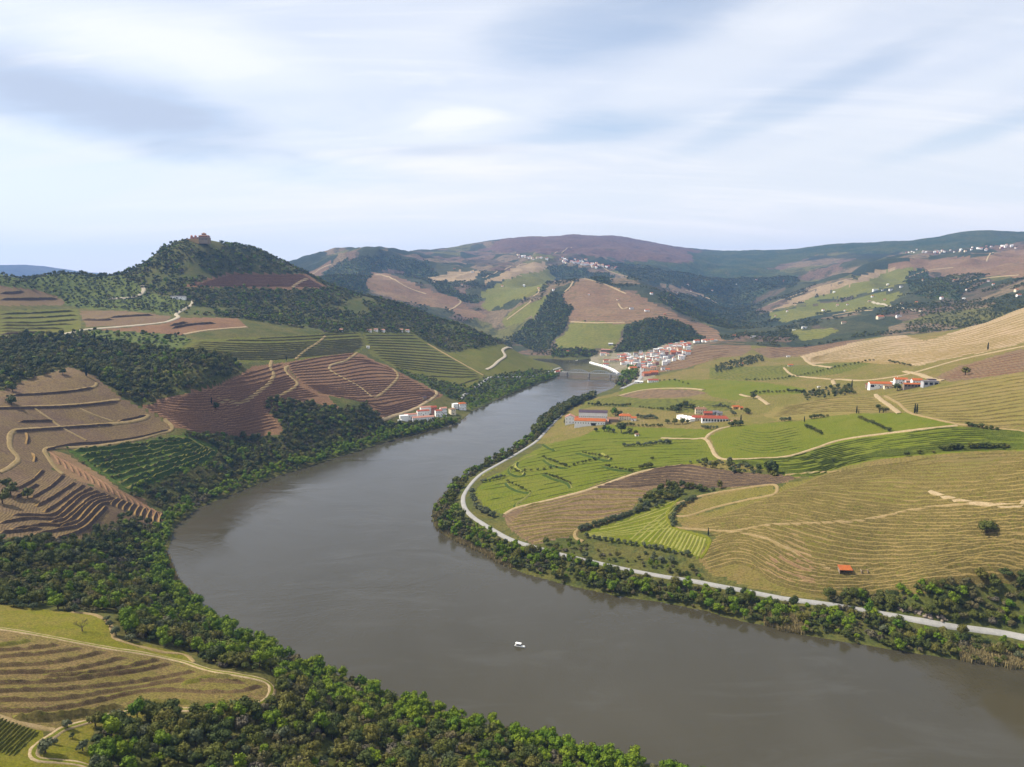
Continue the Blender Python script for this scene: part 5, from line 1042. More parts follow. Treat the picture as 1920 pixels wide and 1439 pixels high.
def plant_woods():
    every = []
    for wi, (label, each, mask, spacing, mix, size, nw, thin) in enumerate(WOODS):
        P = scatter(mask, spacing)
        if not len(P): print('NO TREES', label); continue
        if thin == 'road': P = clear_of_road(P)
        x, y = P.T; d = np.hypot(x, y); z = height(x, y)
        ks = list(mix); pr = np.array([mix[k] for k in ks], float); pr /= pr.sum()
        patch = fbm(x, y, 28, 3, 0.6, 60 + wi)
        kind = RNG.choice(len(ks), len(P), p=pr)
        if nw:                                             # leafy fresh green towards the water
            s = shore_distance(x, y); near = RNG.random(len(P)) < nw*(1 - smooth(8, 30, s + patch*14))
            if 'willow' in ks: kind[near] = ks.index('willow')
        # kinds keep company: clumps of one sort
        if 'scrub' in ks: kind[(patch > 0.33)] = ks.index('scrub')
        if 'willow' in ks and nw >= 0.8: kind[(patch < -0.44)] = ks.index('willow')
        sz = RNG.uniform(size[0], size[1], len(P))*(1 + 0.18*fbm(x, y, 60, 2, 0.5, 5))
        u, v = to_pixel(x, y, z)
        for q in range(len(P)): every.append((wi, ks[kind[q]], x[q], y[q], z[q], d[q], sz[q], u[q], v[q]))
    # the largest in view become trees of their own
    single = set()
    for kind, most in (('oak', 275), ('willow', 260), ('olive', 150), ('scrub', 210)):
        c = [(e[6]/e[5], i) for i, e in enumerate(every) if e[1] == kind and WOODS[e[0]][1] and -20 < e[7] < IW + 20 and 380 < e[8] < IH + 25]
        c.sort(reverse=True); n = 0
        for s, i in c:
            e = every[i]
            if n >= most: break
            h = land(e[7], min(e[8] - 6*F/e[5]*0.5, IH - 1)); 
            if math.hypot(h[0], h[1]) < e[5] - 45: continue        # behind a ridge
            single.add(i); n += 1
    rest = {}
    for i, e in enumerate(every):
        wi, kind, x, y, z, d, s, u, v = e
        if i in single:
            big, where = ('large ' if s > 1.0 else 'small ', WOODS[wi][1])
            if wi == 0: big, where = place_words(x, y, float(shore_distance(np.array([x]), np.array([y]))[0]), u, v, s)
            set_tree(kind, x, y, s, random.uniform(0, 6.28), big + EACH[kind][1] + ' ' + where, big + EACH[kind][0].replace('_', ' ') + 's ' + where, random.uniform(.9, 1.2))
        else: rest.setdefault(wi, []).append(e)
    for wi, L in rest.items():
        n = len(L); me = bpy.data.meshes.new('wood'); me.vertices.add(n)
        me.vertices.foreach_set('co', np.array([(e[2], e[3], e[4] - 0.2) for e in L], np.float32).ravel())
        pick = np.array([STOCK_ID[e[1], lod, random.randrange(LOD_N[lod])] for e in L for lod in [('near' if e[5] < 620 else 'mid' if e[5] < 1350 else 'far')]], np.int32)
        turn = np.zeros((n, 3), np.float32); turn[:, 2] = RNG.uniform(0, 6.28, n); turn[:, 0] = RNG.normal(0, .08, n)
        s = np.array([e[6] for e in L]); size = np.stack([s*RNG.uniform(.8, 1.2, n), s*RNG.uniform(.8, 1.2, n), s*RNG.uniform(.75, 1.45, n)], 1).astype(np.float32)
        me.attributes.new('pick', 'INT', 'POINT').data.foreach_set('value', pick)
        me.attributes.new('turn', 'FLOAT_VECTOR', 'POINT').data.foreach_set('vector', turn.ravel()); me.attributes.new('size', 'FLOAT_VECTOR', 'POINT').data.foreach_set('vector', size.ravel())
        o = bpy.data.objects.new('woodland', me); col.objects.link(o); m = o.modifiers.new('wood', 'NODES'); m.node_group = WOOD
        tag(o, WOODS[wi][0], None, None, 'stuff')
    print('TREES', len(every), 'single', len(single))
plant_woods()
# ------------------------------------------------------------------ buildings
WALLS = {'white': plain('wall_white', (1.36,1.34,1.29), 0.85, 0.2, 0.06, 3), 'cream': plain('wall_cream', (1.12,1.0,0.78), 0.85, 0.2, 0.08, 3), 'stone': plain('wall_stone', (0.36,0.30,0.23), 0.9, 0.15, 0.2, 1.2),
         'pink': plain('wall_pink', (0.52,0.30,0.24), 0.85, 0.2, 0.1, 3), 'grey': plain('wall_grey', (0.66,0.66,0.67), 0.85, 0.2, 0.1, 3), 'ochre': plain('wall_ochre', (0.56,0.40,0.22), 0.85, 0.2, 0.1, 3)}
def roof_mat(name, a, b):
    t = NT(name); n = t.noise(2.5, 4, 0.65); n2 = t.noise(0.35, 2, 0.5)
    c = t.mix(t.ramp(n, 0.35, 0.65), a, b); v = t.ramp(n2, 0.3, 0.7, 0.8, 1.15); cv = t.n('ShaderNodeCombineXYZ')
    for i in range(3): t.l(v, cv.inputs[i])
    t.bump(n2, 0.4, 0.05); MATS[name] = t.done(t.mix(1.0, c, cv.outputs[0], 'MULTIPLY'), 0.85, 0.2); return MATS[name]
ROOFS = {'orange': roof_mat('roof_orange', (0.50,0.18,0.085), (0.40,0.145,0.075)), 'red': roof_mat('roof_red', (0.38,0.115,0.075), (0.31,0.10,0.07)), 'pink': roof_mat('roof_pink', (0.50,0.29,0.23), (0.43,0.245,0.19)),
         'brown': roof_mat('roof_brown', (0.30,0.185,0.12), (0.25,0.16,0.11)), 'grey': roof_mat('roof_grey', (0.23,0.22,0.23), (0.18,0.175,0.185)), 'slate': roof_mat('roof_slate', (0.085,0.065,0.085), (0.11,0.085,0.10)), 'white': plain('roof_white', (1.1,1.1,1.08), 0.6, 0.3, 0.05, 3)}
PANE = plain('window_dark', (0.03,0.033,0.04), 0.25, 0.5, 0.2, 1); WOODM = plain('door_wood', (0.12,0.07,0.045), 0.8, 0.2, 0.2, 1); FRAME = plain('frame_pale', (0.62,0.60,0.56), 0.7, 0.2, 0.05, 1)
def ground_at(x, y, L, D, rz):
    c, s = math.cos(rz), math.sin(rz); zs = [float(height(x + a*L/2*c - b*D/2*s, y + a*L/2*s + b*D/2*c)) for a in (-1, 0, 1) for b in (-1, 0, 1)]
    return min(zs), max(zs), sum(zs)/len(zs)
def gable_wall(L, D, h, rise, base):
    m = MB(); x, y = L/2, D/2
    v = [(-x,-y,-base),(x,-y,-base),(x,y,-base),(-x,y,-base),(-x,-y,h),(x,-y,h),(x,y,h),(-x,y,h),(-x,0,h+rise),(x,0,h+rise)]
    f = [(0,1,5,4),(2,3,7,6),(1,2,6,9,5),(3,0,4,8,7),(0,3,2,1)]
    if rise <= 0: f = [(0,1,5,4),(2,3,7,6),(1,2,6,5),(3,0,4,7),(4,5,6,7),(0,3,2,1)]; v = v[:8]
    return m.add(v, f)
def gable_roof(L, D, h, rise, over=0.5, th=0.28, hip=0.0):
    m = MB(); x, y = L/2 + over, D/2 + over; dz = rise*over/(D/2); xr = x - hip
    lo, hi = h - dz + 0.04, h + rise + 0.06
    v = [(-x,-y,lo),(x,-y,lo),(x,y,lo),(-x,y,lo),(-xr,0,hi),(xr,0,hi)]; n = len(v); v += [(a, b, c + th) for a, b, c in v]
    f = [(6,7,11,10),(8,9,10,11),(0,4,5,1),(2,5,4,3),(0,1,7,6),(2,3,9,8)]
    if hip: f += [(6,10,9),(7,8,11),(0,3,4),(1,5,2),(3,0,6,9),(1,2,8,7)]
    else: f += [(0,6,10,4),(4,10,9,3),(1,5,11,7),(5,2,8,11)]
    return m.add(v, f)
def house(u, v, L, D, h, rise, rz, wall, roof, label, group=None, name='house', dmin=0, dmax=1e9, wins=0, rows=1, door=True, chimney=0, hip=0.0, xy=None, zoff=0.0, side_wins=0, arches=0, cat='house', big_door=None):
    p = xy if xy is not None else land(u, v, dmin, dmax); x, y = float(p[0]), float(p[1]); rz = R(rz)
    zmin, zmax, zm = ground_at(x, y, L, D, rz); z = 0.5*(zm + zmax)*1.0 + zoff
    r = empty(name, (x, y, z), rz); tag(r, label, cat, group); base = z - zmin + 1.5
    gable_wall(L, D, h, rise if not hip else 0, base).build('wall', WALLS[wall], r)
    ro = gable_roof(L, D, h, rise, hip=hip).build('roof', ROOFS[roof], r) if rise > 0 else MB().box(-L/2-.4, L/2+.4, -D/2-.4, D/2+.4, h, h+.45).build('roof', ROOFS[roof], r)
    for k in range(chimney):
        cx = (-0.3 + 0.6*k)*L*0.8; c = MB().box(cx-.45, cx+.45, .3, 1.2, h+rise*.4, h+rise+1.2).build('chimney', WALLS[wall], ro)
    for row in range(rows):
        z0 = h*(row + 0.38)/rows; wh = min(1.5, h/rows*0.42)
        for k in range(wins):
            cx = -L/2 + L*(k + 0.5)/wins
            if row == 0 and door and k == wins//2: continue
            w = MB().box(cx-.5, cx+.5, -D/2-.06, -D/2+.1, z0, z0+wh).build('window', PANE, r)
            MB().box(cx-.65, cx+.65, -D/2-.14, -D/2-.02, z0-.16, z0-.003).build('sill', FRAME, w)
        for k in range(side_wins):
            cy_ = -D/2 + D*(k + 0.5)/side_wins
            MB().box(-L/2-.06, -L/2+.1, cy_-.5, cy_+.5, z0, z0+wh).build('window', PANE, r)
    if door: MB().box(-.6, .6, -D/2-.07, -D/2+.1, -.3, 2.2).build('door', WOODM, r)
    if big_door: MB().box(big_door[0], big_door[1], -D/2-.08, -D/2+.1, -.3, big_door[2]).build('door', PANE, r)
    for k in range(arches):
        cx = -L/2 + L*(k + .5)/arches; MB().box(cx-L/arches*.33, cx+L/arches*.33, -D/2-.05, -D/2+.1, -.2, h*.72).build('arch_opening', PANE, r)
    return r
def size_px(u0, u1, v): p = land((u0+u1)/2, v); return math.hypot(p[0], p[1], p[2]-CAM_H)*(u1-u0)/F
# long winery on the right bank
WD = (1000, 1500)
house(1106, 798, 46, 11, 6.6, 3.2, -9, 'white', 'orange', 'long white winery hall with an orange tiled roof', None, 'winery_hall', *WD, wins=12, door=False, big_door=(2, 9, 3.6), cat='building')
house(1112, 788, 44, 13, 11.5, 3.0, -9, 'white', 'slate', 'taller winery hall with dark purple roof behind the orange one', None, 'winery_hall', *WD, wins=14, door=False, cat='building')
house(1069, 795, 12, 15, 10.5, 3.4, 82, 'white', 'pink', 'white two storey gabled house at the left end of the winery', None, 'house', *WD, wins=3, rows=2, side_wins=3, chimney=1)
house(1083, 789, 11, 8, 4.4, 1.8, -4, 'white', 'red', 'small red roofed link building beside the long winery', None, 'house', *WD, wins=3)
house(1135, 795, 9, 12, 4.6, 1.6, -4, 'stone', 'pink', 'stone annex at the right end of the long winery', None, 'shed', *WD, wins=2, cat='shed')
house(1149, 791, 17, 12, 4.2, 2.2, -8, 'stone', 'brown', 'low stone barn with faded brown roof by the winery', None, 'barn', *WD, door=False, big_door=(-8, -4, 3.0), cat='barn')
house(1172, 787, 18, 11, 6.0, 2.6, -8, 'cream', 'orange', 'orange roofed villa with chimneys beyond the winery barn', None, 'villa', *WD, wins=5, rows=2, chimney=2, hip=3.5)
house(1188, 789, 8, 7, 4.2, 1.8, -10, 'white', 'orange', 'small white annex with orange roof right of the villa', None, 'house', *WD, wins=2)
house(1194, 818, 4.5, 4, 2.6, 1.2, 5, 'white', 'brown', 'tiny white hut beside the trees in the green vineyard', None, 'hut', 800, 1400, wins=1, cat='hut')
# red roofed farm
for k in range(4): house(1276 + 6.2*k, 786 + 1.2*k, 7, 15, 4.2, 1.6, 8, 'white', 'white', ['white roofed shed bay at the left end of the red roofed farm', 'second white shed bay of the red roofed farm', 'third white shed bay of the red roofed farm', 'white shed bay touching the small red hall'][k], 'white shed bays of the red roofed farm', 'shed', *WD, door=False, cat='shed')
house(1308, 788, 18, 10, 4.0, 2.6, -6, 'cream', 'red', 'small hall with hipped red roof in the middle of the farm', None, 'hall', *WD, wins=4, hip=3, cat='building')
house(1340, 791, 36, 11, 4.2, 3.0, -8, 'white', 'red', 'long red roofed farm building with a white arcade', None, 'farm_building', *WD, door=False, arches=9, hip=3, cat='building')
house(1314, 776, 17, 10, 7.0, 2.4, -8, 'cream', 'brown', 'tall stone manor with chimneys behind the farm halls', None, 'manor', *WD, wins=5, rows=2, chimney=2, hip=3)
house(1327, 780, 12, 8, 4.5, 2.2, -8, 'pink', 'red', 'low wing with red roof beside the stone manor', None, 'house', *WD, wins=3)
for k, (u, v) in enumerate(((1334, 778), (1342, 777), (1349, 779))): house(u, v, 8, 6, 3.6, 1.8, -10, 'grey', 'grey', ['grey roofed cottage next to the manor', 'middle grey roofed cottage of the farm', 'grey roofed cottage at the garden end of the farm'][k], 'grey cottages of the farm', 'cottage', *WD, wins=2)
house(1379, 767, 11, 7, 3.2, 1.8, 10, 'ochre', 'orange', 'orange roofed shed up the slope behind the farm', None, 'shed', *WD, wins=1, cat='shed')
house(1389, 768, 5, 5, 2.8, 1.4, 10, 'ochre', 'orange', 'tiny orange roofed shed next to the upper farm shed', None, 'shed', *WD, wins=1, cat='shed')
house(1373, 794, 4, 4, 2.6, 1.2, 0, 'cream', 'pink', 'little gatehouse by the cypress below the farm', None, 'hut', *WD, wins=1, cat='hut')
# white farm on the right ridge
RD = (1100, 1900)
house(1649, 728, 30, 11, 5.0, 2.6, -10, 'white', 'orange', 'long white building with orange roof on the right ridge', None, 'farm_building', *RD, wins=6, cat='building', big_door=(-14, -9, 3.4))
house(1632, 727, 13, 8, 3.6, 1.6, -10, 'stone', 'red', 'open shed at the left end of the ridge farm', None, 'shed', *RD, door=False, arches=3, cat='shed')
house(1664, 729, 10, 6, 3.4, 1.2, -10, 'cream', 'brown', 'cream annex before the long ridge building', None, 'house', *RD, wins=4)
house(1674, 721, 6, 5, 3.4, 0, -10, 'white', 'white', 'flat roofed white cube between the ridge farm houses', None, 'house', *RD, wins=1)
house(1688, 720, 17, 9, 5.6, 2.2, -12, 'white', 'orange', 'white two storey house with orange roof on the ridge', None, 'house', *RD, wins=4, rows=2, chimney=1, side_wins=2)
house(1703, 720, 8, 7, 4.0, 1.8, -12, 'grey', 'pink', 'small pink roofed house behind the ridge shed', None, 'house', *RD, wins=2)
house(1718, 721, 13, 9, 5.0, 2.4, -12, 'white', 'orange', 'white gabled house with orange roof right on the ridge', None, 'house', *RD, wins=3, side_wins=1)
house(1712, 727, 27, 7, 3.0, 1.4, -6, 'stone', 'orange', 'long low orange roofed shed with open dark front', None, 'shed', *RD, door=False, arches=6, cat='shed')
house(1743, 723, 20, 9, 4.6, 0, -6, 'grey', 'grey', 'flat grey winery building at the end of the ridge farm', None, 'farm_building', *RD, door=False, arches=3, cat='building')
house(1746, 718, 10, 7, 4.0, 0, -6, 'stone', 'slate', 'dark tank house above the grey winery building', None, 'tank_house', *RD, door=False, cat='building')
# white farm on the left river bank
LD = (700, 1500)
house(793, 791, 36, 9, 6.2, 1.8, 22, 'white', 'pink', 'long white riverside building with faded pink roof', None, 'farm_building', *LD, wins=9, cat='building')
house(770, 787, 20, 8, 6.8, 1.4, 22, 'white', 'pink', 'pink roofed wing at the left end of the riverside farm', None, 'farm_building', *LD, wins=4, cat='building')
house(793, 780, 20, 8, 7.4, 1.6, 22, 'white', 'red', 'red roofed middle wing of the riverside farm', None, 'farm_building', *LD, wins=5, cat='building')
house(799, 774, 20, 8, 8.1, 1.6, 22, 'white', 'pink', 'upper pink roofed building at the back of the riverside farm', None, 'farm_building', *LD, wins=5, cat='building')
house(813, 776, 9, 9, 10.8, 1.9, 22, 'pink', 'red', 'tall pink house in the middle of the riverside farm', None, 'house', *LD, wins=2, rows=2)
house(822, 781, 11, 8, 9.5, 1.6, 22, 'white', 'red', 'red roofed house over the pool of the riverside farm', None, 'house', *LD, wins=4, rows=2)
house(831, 777, 11, 8, 10.1, 1.6, 22, 'white', 'pink', 'white two storey house with many windows by the pool', None, 'house', *LD, wins=5, rows=2)
house(757, 788, 13, 8, 5.7, 0.6, 22, 'white', 'white', 'white roofed tank shed at the left end of the riverside farm', None, 'shed', *LD, door=False, cat='shed')
house(750, 794, 6, 4, 4.1, 0.0, 22, 'white', 'white', 'small flat white hut before the tank shed', None, 'hut', *LD, wins=1, cat='hut')
house(848, 777, 9, 11, 8.8, 0.0, 30, 'cream', 'brown', 'cream flat terraced building next to the pool', None, 'house', *LD, wins=2, rows=2)
house(853, 766, 9, 8, 7.4, 1.0, 30, 'white', 'white', 'white flat roofed block below the orange roof by the road', None, 'house', *LD, wins=2)
house(866, 768, 13, 10, 10.1, 1.9, 30, 'white', 'orange', 'white house with orange roof at the right end of the riverside farm', None, 'house', *LD, wins=3, rows=2, hip=3)
house(796, 750, 6, 4, 4.1, 1.0, 25, 'stone', 'slate', 'small dark roofed hut in the brown terraces', None, 'hut', *LD, wins=1, cat='hut')
def pool():
    x, y, z = land(832, 782, *LD); c = MB().box(-4.5, 4.5, -2.2, 2.2, -1.5, .5).build('swimming_pool', plain('pool_rim', (0.7,0.68,0.62))); c.location = (x, y, z); c.rotation_euler.z = R(22)
    tag(c, 'small turquoise swimming pool before the riverside farm', 'pool'); MB().box(-4, 4, -1.8, 1.8, .4, .504).build('water', plain('pool_water', (0.10,0.42,0.50), 0.1, 0.5, .03), c)
pool()
house(335, 561, 30, 7, 4.0, 1.0, 2, 'white', 'grey', 'long low white shed on the slope below the castle', None, 'shed', 1200, 2100, wins=6, cat='shed')
house(690, 653, 6, 4, 3, 0, 0, 'white', 'white', 'small white hut on top of the green terraces', None, 'hut', 1000, 2000, wins=1, cat='hut')
for k, u in enumerate((639, 693, 705, 718, 752, 764)): house(u, 621.5 + (k % 2), 9, 6, 3.2, 1.6, 3, 'white', 'pink', ['pink roofed cottage alone at the left end of the row under the wood', 'first of three close pink roofed cottages above the terraces', 'middle of three close pink roofed cottages above the terraces', 'last of three close pink roofed cottages above the terraces', 'left of two pink roofed cottages at the end of the terraces', 'right of two pink roofed cottages at the end of the terraces'][k], 'cottages above the green terraces', 'cottage', 1200, 2000, wins=2)
house(1045, 701, 14, 8, 5, 2.2, 35, 'white', 'red', 'white house with red roof at the left bridgehead', None, 'house', 1500, 2000, wins=4, rows=2)
house(1051, 697, 7, 6, 4, 1.6, 35, 'white', 'pink', 'small pink roofed house next to the left bridgehead', None, 'house', 1500, 2000, wins=2)

def castle():
    """keep with projecting roof storey and lantern, lower wing with turrets, terrace wall"""
    x, y, z = land(372, 453.5, 1700, 2050); r = empty('castle', (x, y, z + 1.2)); tag(r, 'pinkish castle with stepped towers crowning the wooded hill', 'castle')
    pk, sl = WALLS['pink'], ROOFS['brown']
    MB().box(-27, 4, -8, 8, -6, 5.2).build('terrace_wall', WALLS['ochre'], r)
    w = MB().box(-16, 12, -6, 7, -6, 9).build('wing', pk, r)
    for k, cx in enumerate((-13, -4)):
        t = MB().box(cx-2, cx+2, -6.6, -2.6, -3, 11).build('turret', pk, r); MB().add([(cx-2.5,-7.1,11),(cx+2.5,-7.1,11),(cx+2.5,-2.1,11),(cx-2.5,-2.1,11),(cx,-4.6,14)], [(0,1,4),(1,2,4),(2,3,4),(3,0,4),(0,3,2,1)]).build('turret_roof', ROOFS['orange'], t)
    MB().box(3, 26, -7, 9, -6, 8.5).build('keep', WALLS['stone'], r)
    MB().box(3.8, 24.5, -6, 8, 8.5, 11.6).build('upper_storey', pk, r)
    MB().add([(2,-8,11.6),(26.5,-8,11.6),(26.5,10,11.6),(2,10,11.6),(7,-3,14.2),(21.5,-3,14.2),(21.5,5,14.2),(7,5,14.2)], [(0,1,5,4),(1,2,6,5),(2,3,7,6),(3,0,4,7),(4,5,6,7),(0,3,2,1)]).build('roof', sl, r)
    MB().box(10, 18, -3, 4, 14.0, 17).build('lantern', pk, r)
    MB().add([(9,-4,17),(19,-4,17),(19,5,17),(9,5,17),(14,.5,20)], [(0,1,4),(1,2,4),(2,3,4),(3,0,4),(0,3,2,1)]).build('lantern_roof', sl, r)
    for k in range(6): MB().box(5.5+3.4*k, 6.9+3.4*k, -7.08, -6.9, 3, 6).build('window', PANE, r)
    for k in range(6): MB().box(5.5+3.2*k, 6.9+3.2*k, -6.08, -5.9, 9.2, 10.9).build('window', PANE, r)
    for k in range(5): MB().box(-12+3*k, -10.9+3*k, -6.08, -5.9, 6, 8).build('window', PANE, r)
castle()

# ------------------------------------------------------------------ the town
TD = (1500, 2500)
TOWN = [(1250,658,17,10,8,3,'white','pink','large white house with pink roof standing above the town'),(1186,694,20,12,5,3,'cream','orange','bright orange roofed hall by the town waterfront'),(1212,705,18,14,6,3.5,'pink','orange','big orange roofed station building left block'),
 (1226,703,18,14,6,3.5,'pink','orange','big orange roofed station building right block'),(1219,697,22,10,6,2.5,'cream','brown','brown roofed hall behind the orange station blocks'),(1224,717,22,9,4,2.5,'white','red','white house with red roof at the foot of the town'),(1198,719,18,6,3.5,1.0,'white','white','long low white building at the foot of the town road'),
 (1166,670,28,10,6,2.5,'white','pink','long pink roofed warehouse by the railway'),(1136,659,28,9,4,2,'stone','pink','long pink roofed shed under the vineyard block'),(1131,666,18,10,5,2.5,'white','pink','pink roofed house near the river left of the warehouse'),(1139,667,9,8,5,2,'cream','pink','cream house beside the dark trees by the railway'),
 (1136,686,14,7,4,2,'white','red','red roofed boathouse near the quay'),(1136,679,15,7,5,2,'cream','red','first red roofed house of the quay row'),(1147,679,15,7,5,2,'cream','pink','second house of the quay row with pink roof'),(1157,679,13,7,5,2,'cream','red','third house of the quay row with red roof'),(1167,676,14,8,6,2.5,'cream','orange','orange roofed corner house of the quay row'),(1175,674,12,8,6,2.5,'pink','red','red roofed house behind the quay row'),
 (1230,660,15,8,7,1,'white','white','flat white block at the upper left of the hill houses'),(1238,658,12,8,7,1,'white','white','flat white block next to the large pink roofed house'),(1264,665,14,9,7,2.5,'white','red','white house with red roof amid the hill houses'),(1274,651,15,8,7,2.5,'white','pink','white house with pink roof at the top of the town'),(1284,650,13,8,7,2.5,'white','orange','white house with orange roof at the top of the town'),
 (1290,665,13,9,7,3,'white','orange','bright orange roofed white house at the right end of town'),(1276,673,11,9,9,1,'white','white','tall plain white block at the lower right of town'),(1243,672,14,9,7,2,'grey','grey','grey roofed house in the middle of the town'),(1258,672,16,9,6,2,'grey','grey','wide grey roofed house under the hill houses'),(1268,657,12,8,6,2.2,'cream','pink','cream house with pink roof on the hill street'),
 (1206,690,10,8,6,2.2,'pink','red','small red house beside the town road'),(1218,681,10,8,6,2.2,'white','red','white house with red roof above the town road'),(1214,674,11,8,6,2.2,'cream','pink','cream house by the bend of the town road'),(1145,644+3,14,6,3.5,1.2,'grey','white','pale shed beside the wood above the railway'),(1243,694,9,7,5,1.5,'white','grey','white house outside the station by the trees'),(1252,696,10,7,4,2,'cream','orange','lone orange roofed house right of the station')]
for k, (u, v, L, D, h, rs, w, rf, lb) in enumerate(TOWN): house(u, v, L, D, h, rs, random.choice((-18, -8, 0, 8, 15)), w, rf, lb, 'prominent houses of the riverside town', 'house', *TD, wins=max(2, int(L/4)), rows=2 if h > 5.5 else 1, door=True)
def town():
    poly = [(1160,668),(1195,664),(1225,662),(1245,654),(1262,648),(1292,645),(1298,660),(1285,674),(1250,684),(1230,690),(1228,698),(1206,700),(1188,688),(1166,684)]
    m = mask_poly(poly, 1500, 2500, 3); P = scatter(m, 17.0, 0.8)
    taken = [land(t[0], t[1], *TD)[:2] for t in TOWN]; n = 0; used = {}
    for x, y in P:
        if n >= 105: break
        if min(math.hypot(x-a, y-b) for a, b in taken) < 11: continue
        taken.append((x, y)); n += 1
        w = random.choices(('white', 'cream', 'grey', 'pink'), (6, 2, 1, .6))[0]; rf = random.choices(('pink', 'orange', 'red', 'brown', 'grey', 'white'), (3, 2, 1.2, .8, 1.5, 3))[0]; h = random.uniform(5.5, 9.5); L = random.uniform(8, 13)
        size = 'tall' if h > 7 else 'low' if h < 5.8 else 'mid sized'
        lb = f'{size} {w} house with {rf} roof in the close packed town streets'
        house(0, 0, L, random.uniform(7, 9.5), h, random.uniform(1.6, 2.6) if rf != 'white' else 0, random.choice((-25, -12, 0, 10, 75, 90)), w, rf, lb, f'{size} {w} town houses with {rf} roofs', 'town_house', wins=3, rows=2, xy=(x, y))
town()
def village(label, group, pts, n, L, spread_u, spread_v, d0, d1):
    """distant houses, a few pixels each: walls and roof only"""
    for k in range(n):
        t = k/(max(n-1, 1))*(len(pts)-1); i = min(int(t), len(pts)-2); a, b = pts[i], pts[i+1]; f = t - i
        u = a[0] + (b[0]-a[0])*f + random.gauss(0, spread_u); v = a[1] + (b[1]-a[1])*f + random.gauss(0, spread_v)
        p = land(u, v, d0, d1); s = random.uniform(.75, 1.3)*L; w = random.choices(('white', 'cream', 'pink'), (6, 2, .7))[0]; rf = random.choices(('pink', 'orange', 'red', 'white'), (3, 2.5, 1.5, 1.2))[0]
        r = empty('village_house', (p[0], p[1], p[2]), R(random.uniform(-30, 30))); tag(r, f'{w} house with {rf} roof {label}', 'house', f'{w} houses with {rf} roofs {group}')
        gable_wall(s, s*.8, s*.6, s*.2, 6).build('wall', WALLS[w], r); gable_roof(s, s*.8, s*.6, s*.2).build('roof', ROOFS[rf], r)
village('in the village under the heath summit', 'in the summit village', [(1052,488),(1072,491),(1092,493),(1108,497),(1126,500)], 46, 12, 5, 2.2, 3600, 5600)
village('in the hamlet on the pale hill crest', 'in the crest hamlet', [(968,480),(985,483),(1000,486),(1022,485)], 16, 12, 3, 1.5, 3600, 5600)
village('trailing right of the summit village', 'right of the summit village', [(1138,502),(1156,504)], 7, 11, 3, 1.0, 3600, 5600)
village('in the long village below the wooded ridge', 'in the ridge village', [(1700,473),(1740,474),(1790,472),(1830,468),(1870,465),(1890,463)], 38, 10, 7, 1.8, 3800, 6500)
village('scattered on the slopes across the side valley', 'scattered across the side valley', [(1440,600),(1520,585),(1600,575),(1560,555),(1640,560),(1720,580),(1780,560),(1840,545),(1900,535),(1760,530),(1690,525)], 20, 8, 12, 6, 2300, 4500)
village('scattered on the hills behind the town', 'scattered behind the town', [(860,540),(920,545),(985,530),(1040,540),(1130,560),(1210,560),(1290,545),(1350,540),(1400,530)], 14, 8, 10, 6, 2400, 5000)
village('along the road climbing out of town', 'on the climbing road', [(1300,643),(1318,642),(1335,641)], 8, 9, 2, .7, 1900, 2600)
for u, v, L, w, rf, lb in ((1641,546,20,'white','white','long white farmhouse high across the side valley'),(1655,545,8,'white','grey','small tower house next to the high long farmhouse'),(1670,545,14,'white','white','right wing of the high farm across the side valley'),(1690,539,12,'white','grey','white shed above the high farm'),
    (1650,598,22,'cream','orange','orange roofed farmhouse amid orchards across the side valley'),(1685,595,16,'white','grey','white house with dark roof near the orange roofed farmhouse'),(1508,616,16,'white','white','white farmhouse at the mouth of the side valley'),(1489,620,9,'white','white','small white house left of the side valley farmhouse'),
    (1582,607,14,'cream','ochre','low cream shed on the green field across the side valley'),(1630,566,10,'cream','pink','pink roofed hut by the white road ribbon'),(1910,556,14,'white','orange','white house with orange roof at the right edge'),(1682,576,8,'cream','pink','pink hut along the white road ribbon'),
    (1412,633,14,'white','white','white villa above the brown field right of town'),(1375,632,14,'cream','orange','orange roofed house on the rise right of town'),(1398,626,9,'pink','red','small pink house behind the rise right of town'),(1342,640,10,'white','white','white house where the climbing road tops out'),
    (1482,687,10,'cream','orange','orange roofed hut on the middle green vineyard'),(1478,670,9,'white','white','white hut at the foot of the pale hillside'),(1535,727,4,'white','white','tiny white hut before the small grove'),(1390,684,10,'cream','orange','orange hut above the olive grove'),
    (1184,580,14,'white','grey','white house on the flank of the pyramid hill'),(1213,584,16,'white','orange','white villa with orange roof on the pyramid hill'),(1246,591,9,'ochre','orange','orange hut at the end of the pyramid hill'),(1270,549,8,'white','white','white hut beside the wooded gully'),
    (885,511,14,'white','white','white farmhouse on the far sandy slope'),(852,505,10,'pink','pink','pink farmhouse on the far sandy slope'),(1905,466,12,'white','orange','white house right of the ridge village'),(1290,535,12,'cream','pink','pale farm on the slope of the side valley wood'),(1470,528,12,'pink','orange','farmhouse deep in the wooded valley'),(1066,661,12,'white','red','red roofed quay house across the river left of town')):
    house(u, v, L, L*.5, L*.28, L*.12 if rf != 'white' else 0, random.uniform(-12, 12), w, rf if rf in ROOFS else 'brown', lb, None, 'house', 1100, 6500, wins=3, rows=1)
def quay():
    for nm, lb, pts, w, d0, d1 in (('quay', 'pale stone quay below the town', [(1107,680),(1120,684),(1135,688),(1150,694),(1160,702)], 7.0, 1500, 2300), ('quay_wall', 'reddish quay wall on the far bank upstream', [(1040,671),(1060,671.5),(1085,671),(1105,669)], 6.0, 1900, 2500)):
        P = path_xy(pts, d0, d1, 4.0); n = across(P); rows = [np.column_stack([P + n*o, np.full(len(P), z)]) for o, z in ((-w/2, -1), (-w/2, 2.2), (w/2, 2.2), (w/2, -1))]
        me, _ = strip_mesh(nm, np.array(rows)); o = link(nm, me, WALLS['white'] if nm == 'quay' else WALLS['pink']); tag(o, lb, 'quay')
quay()

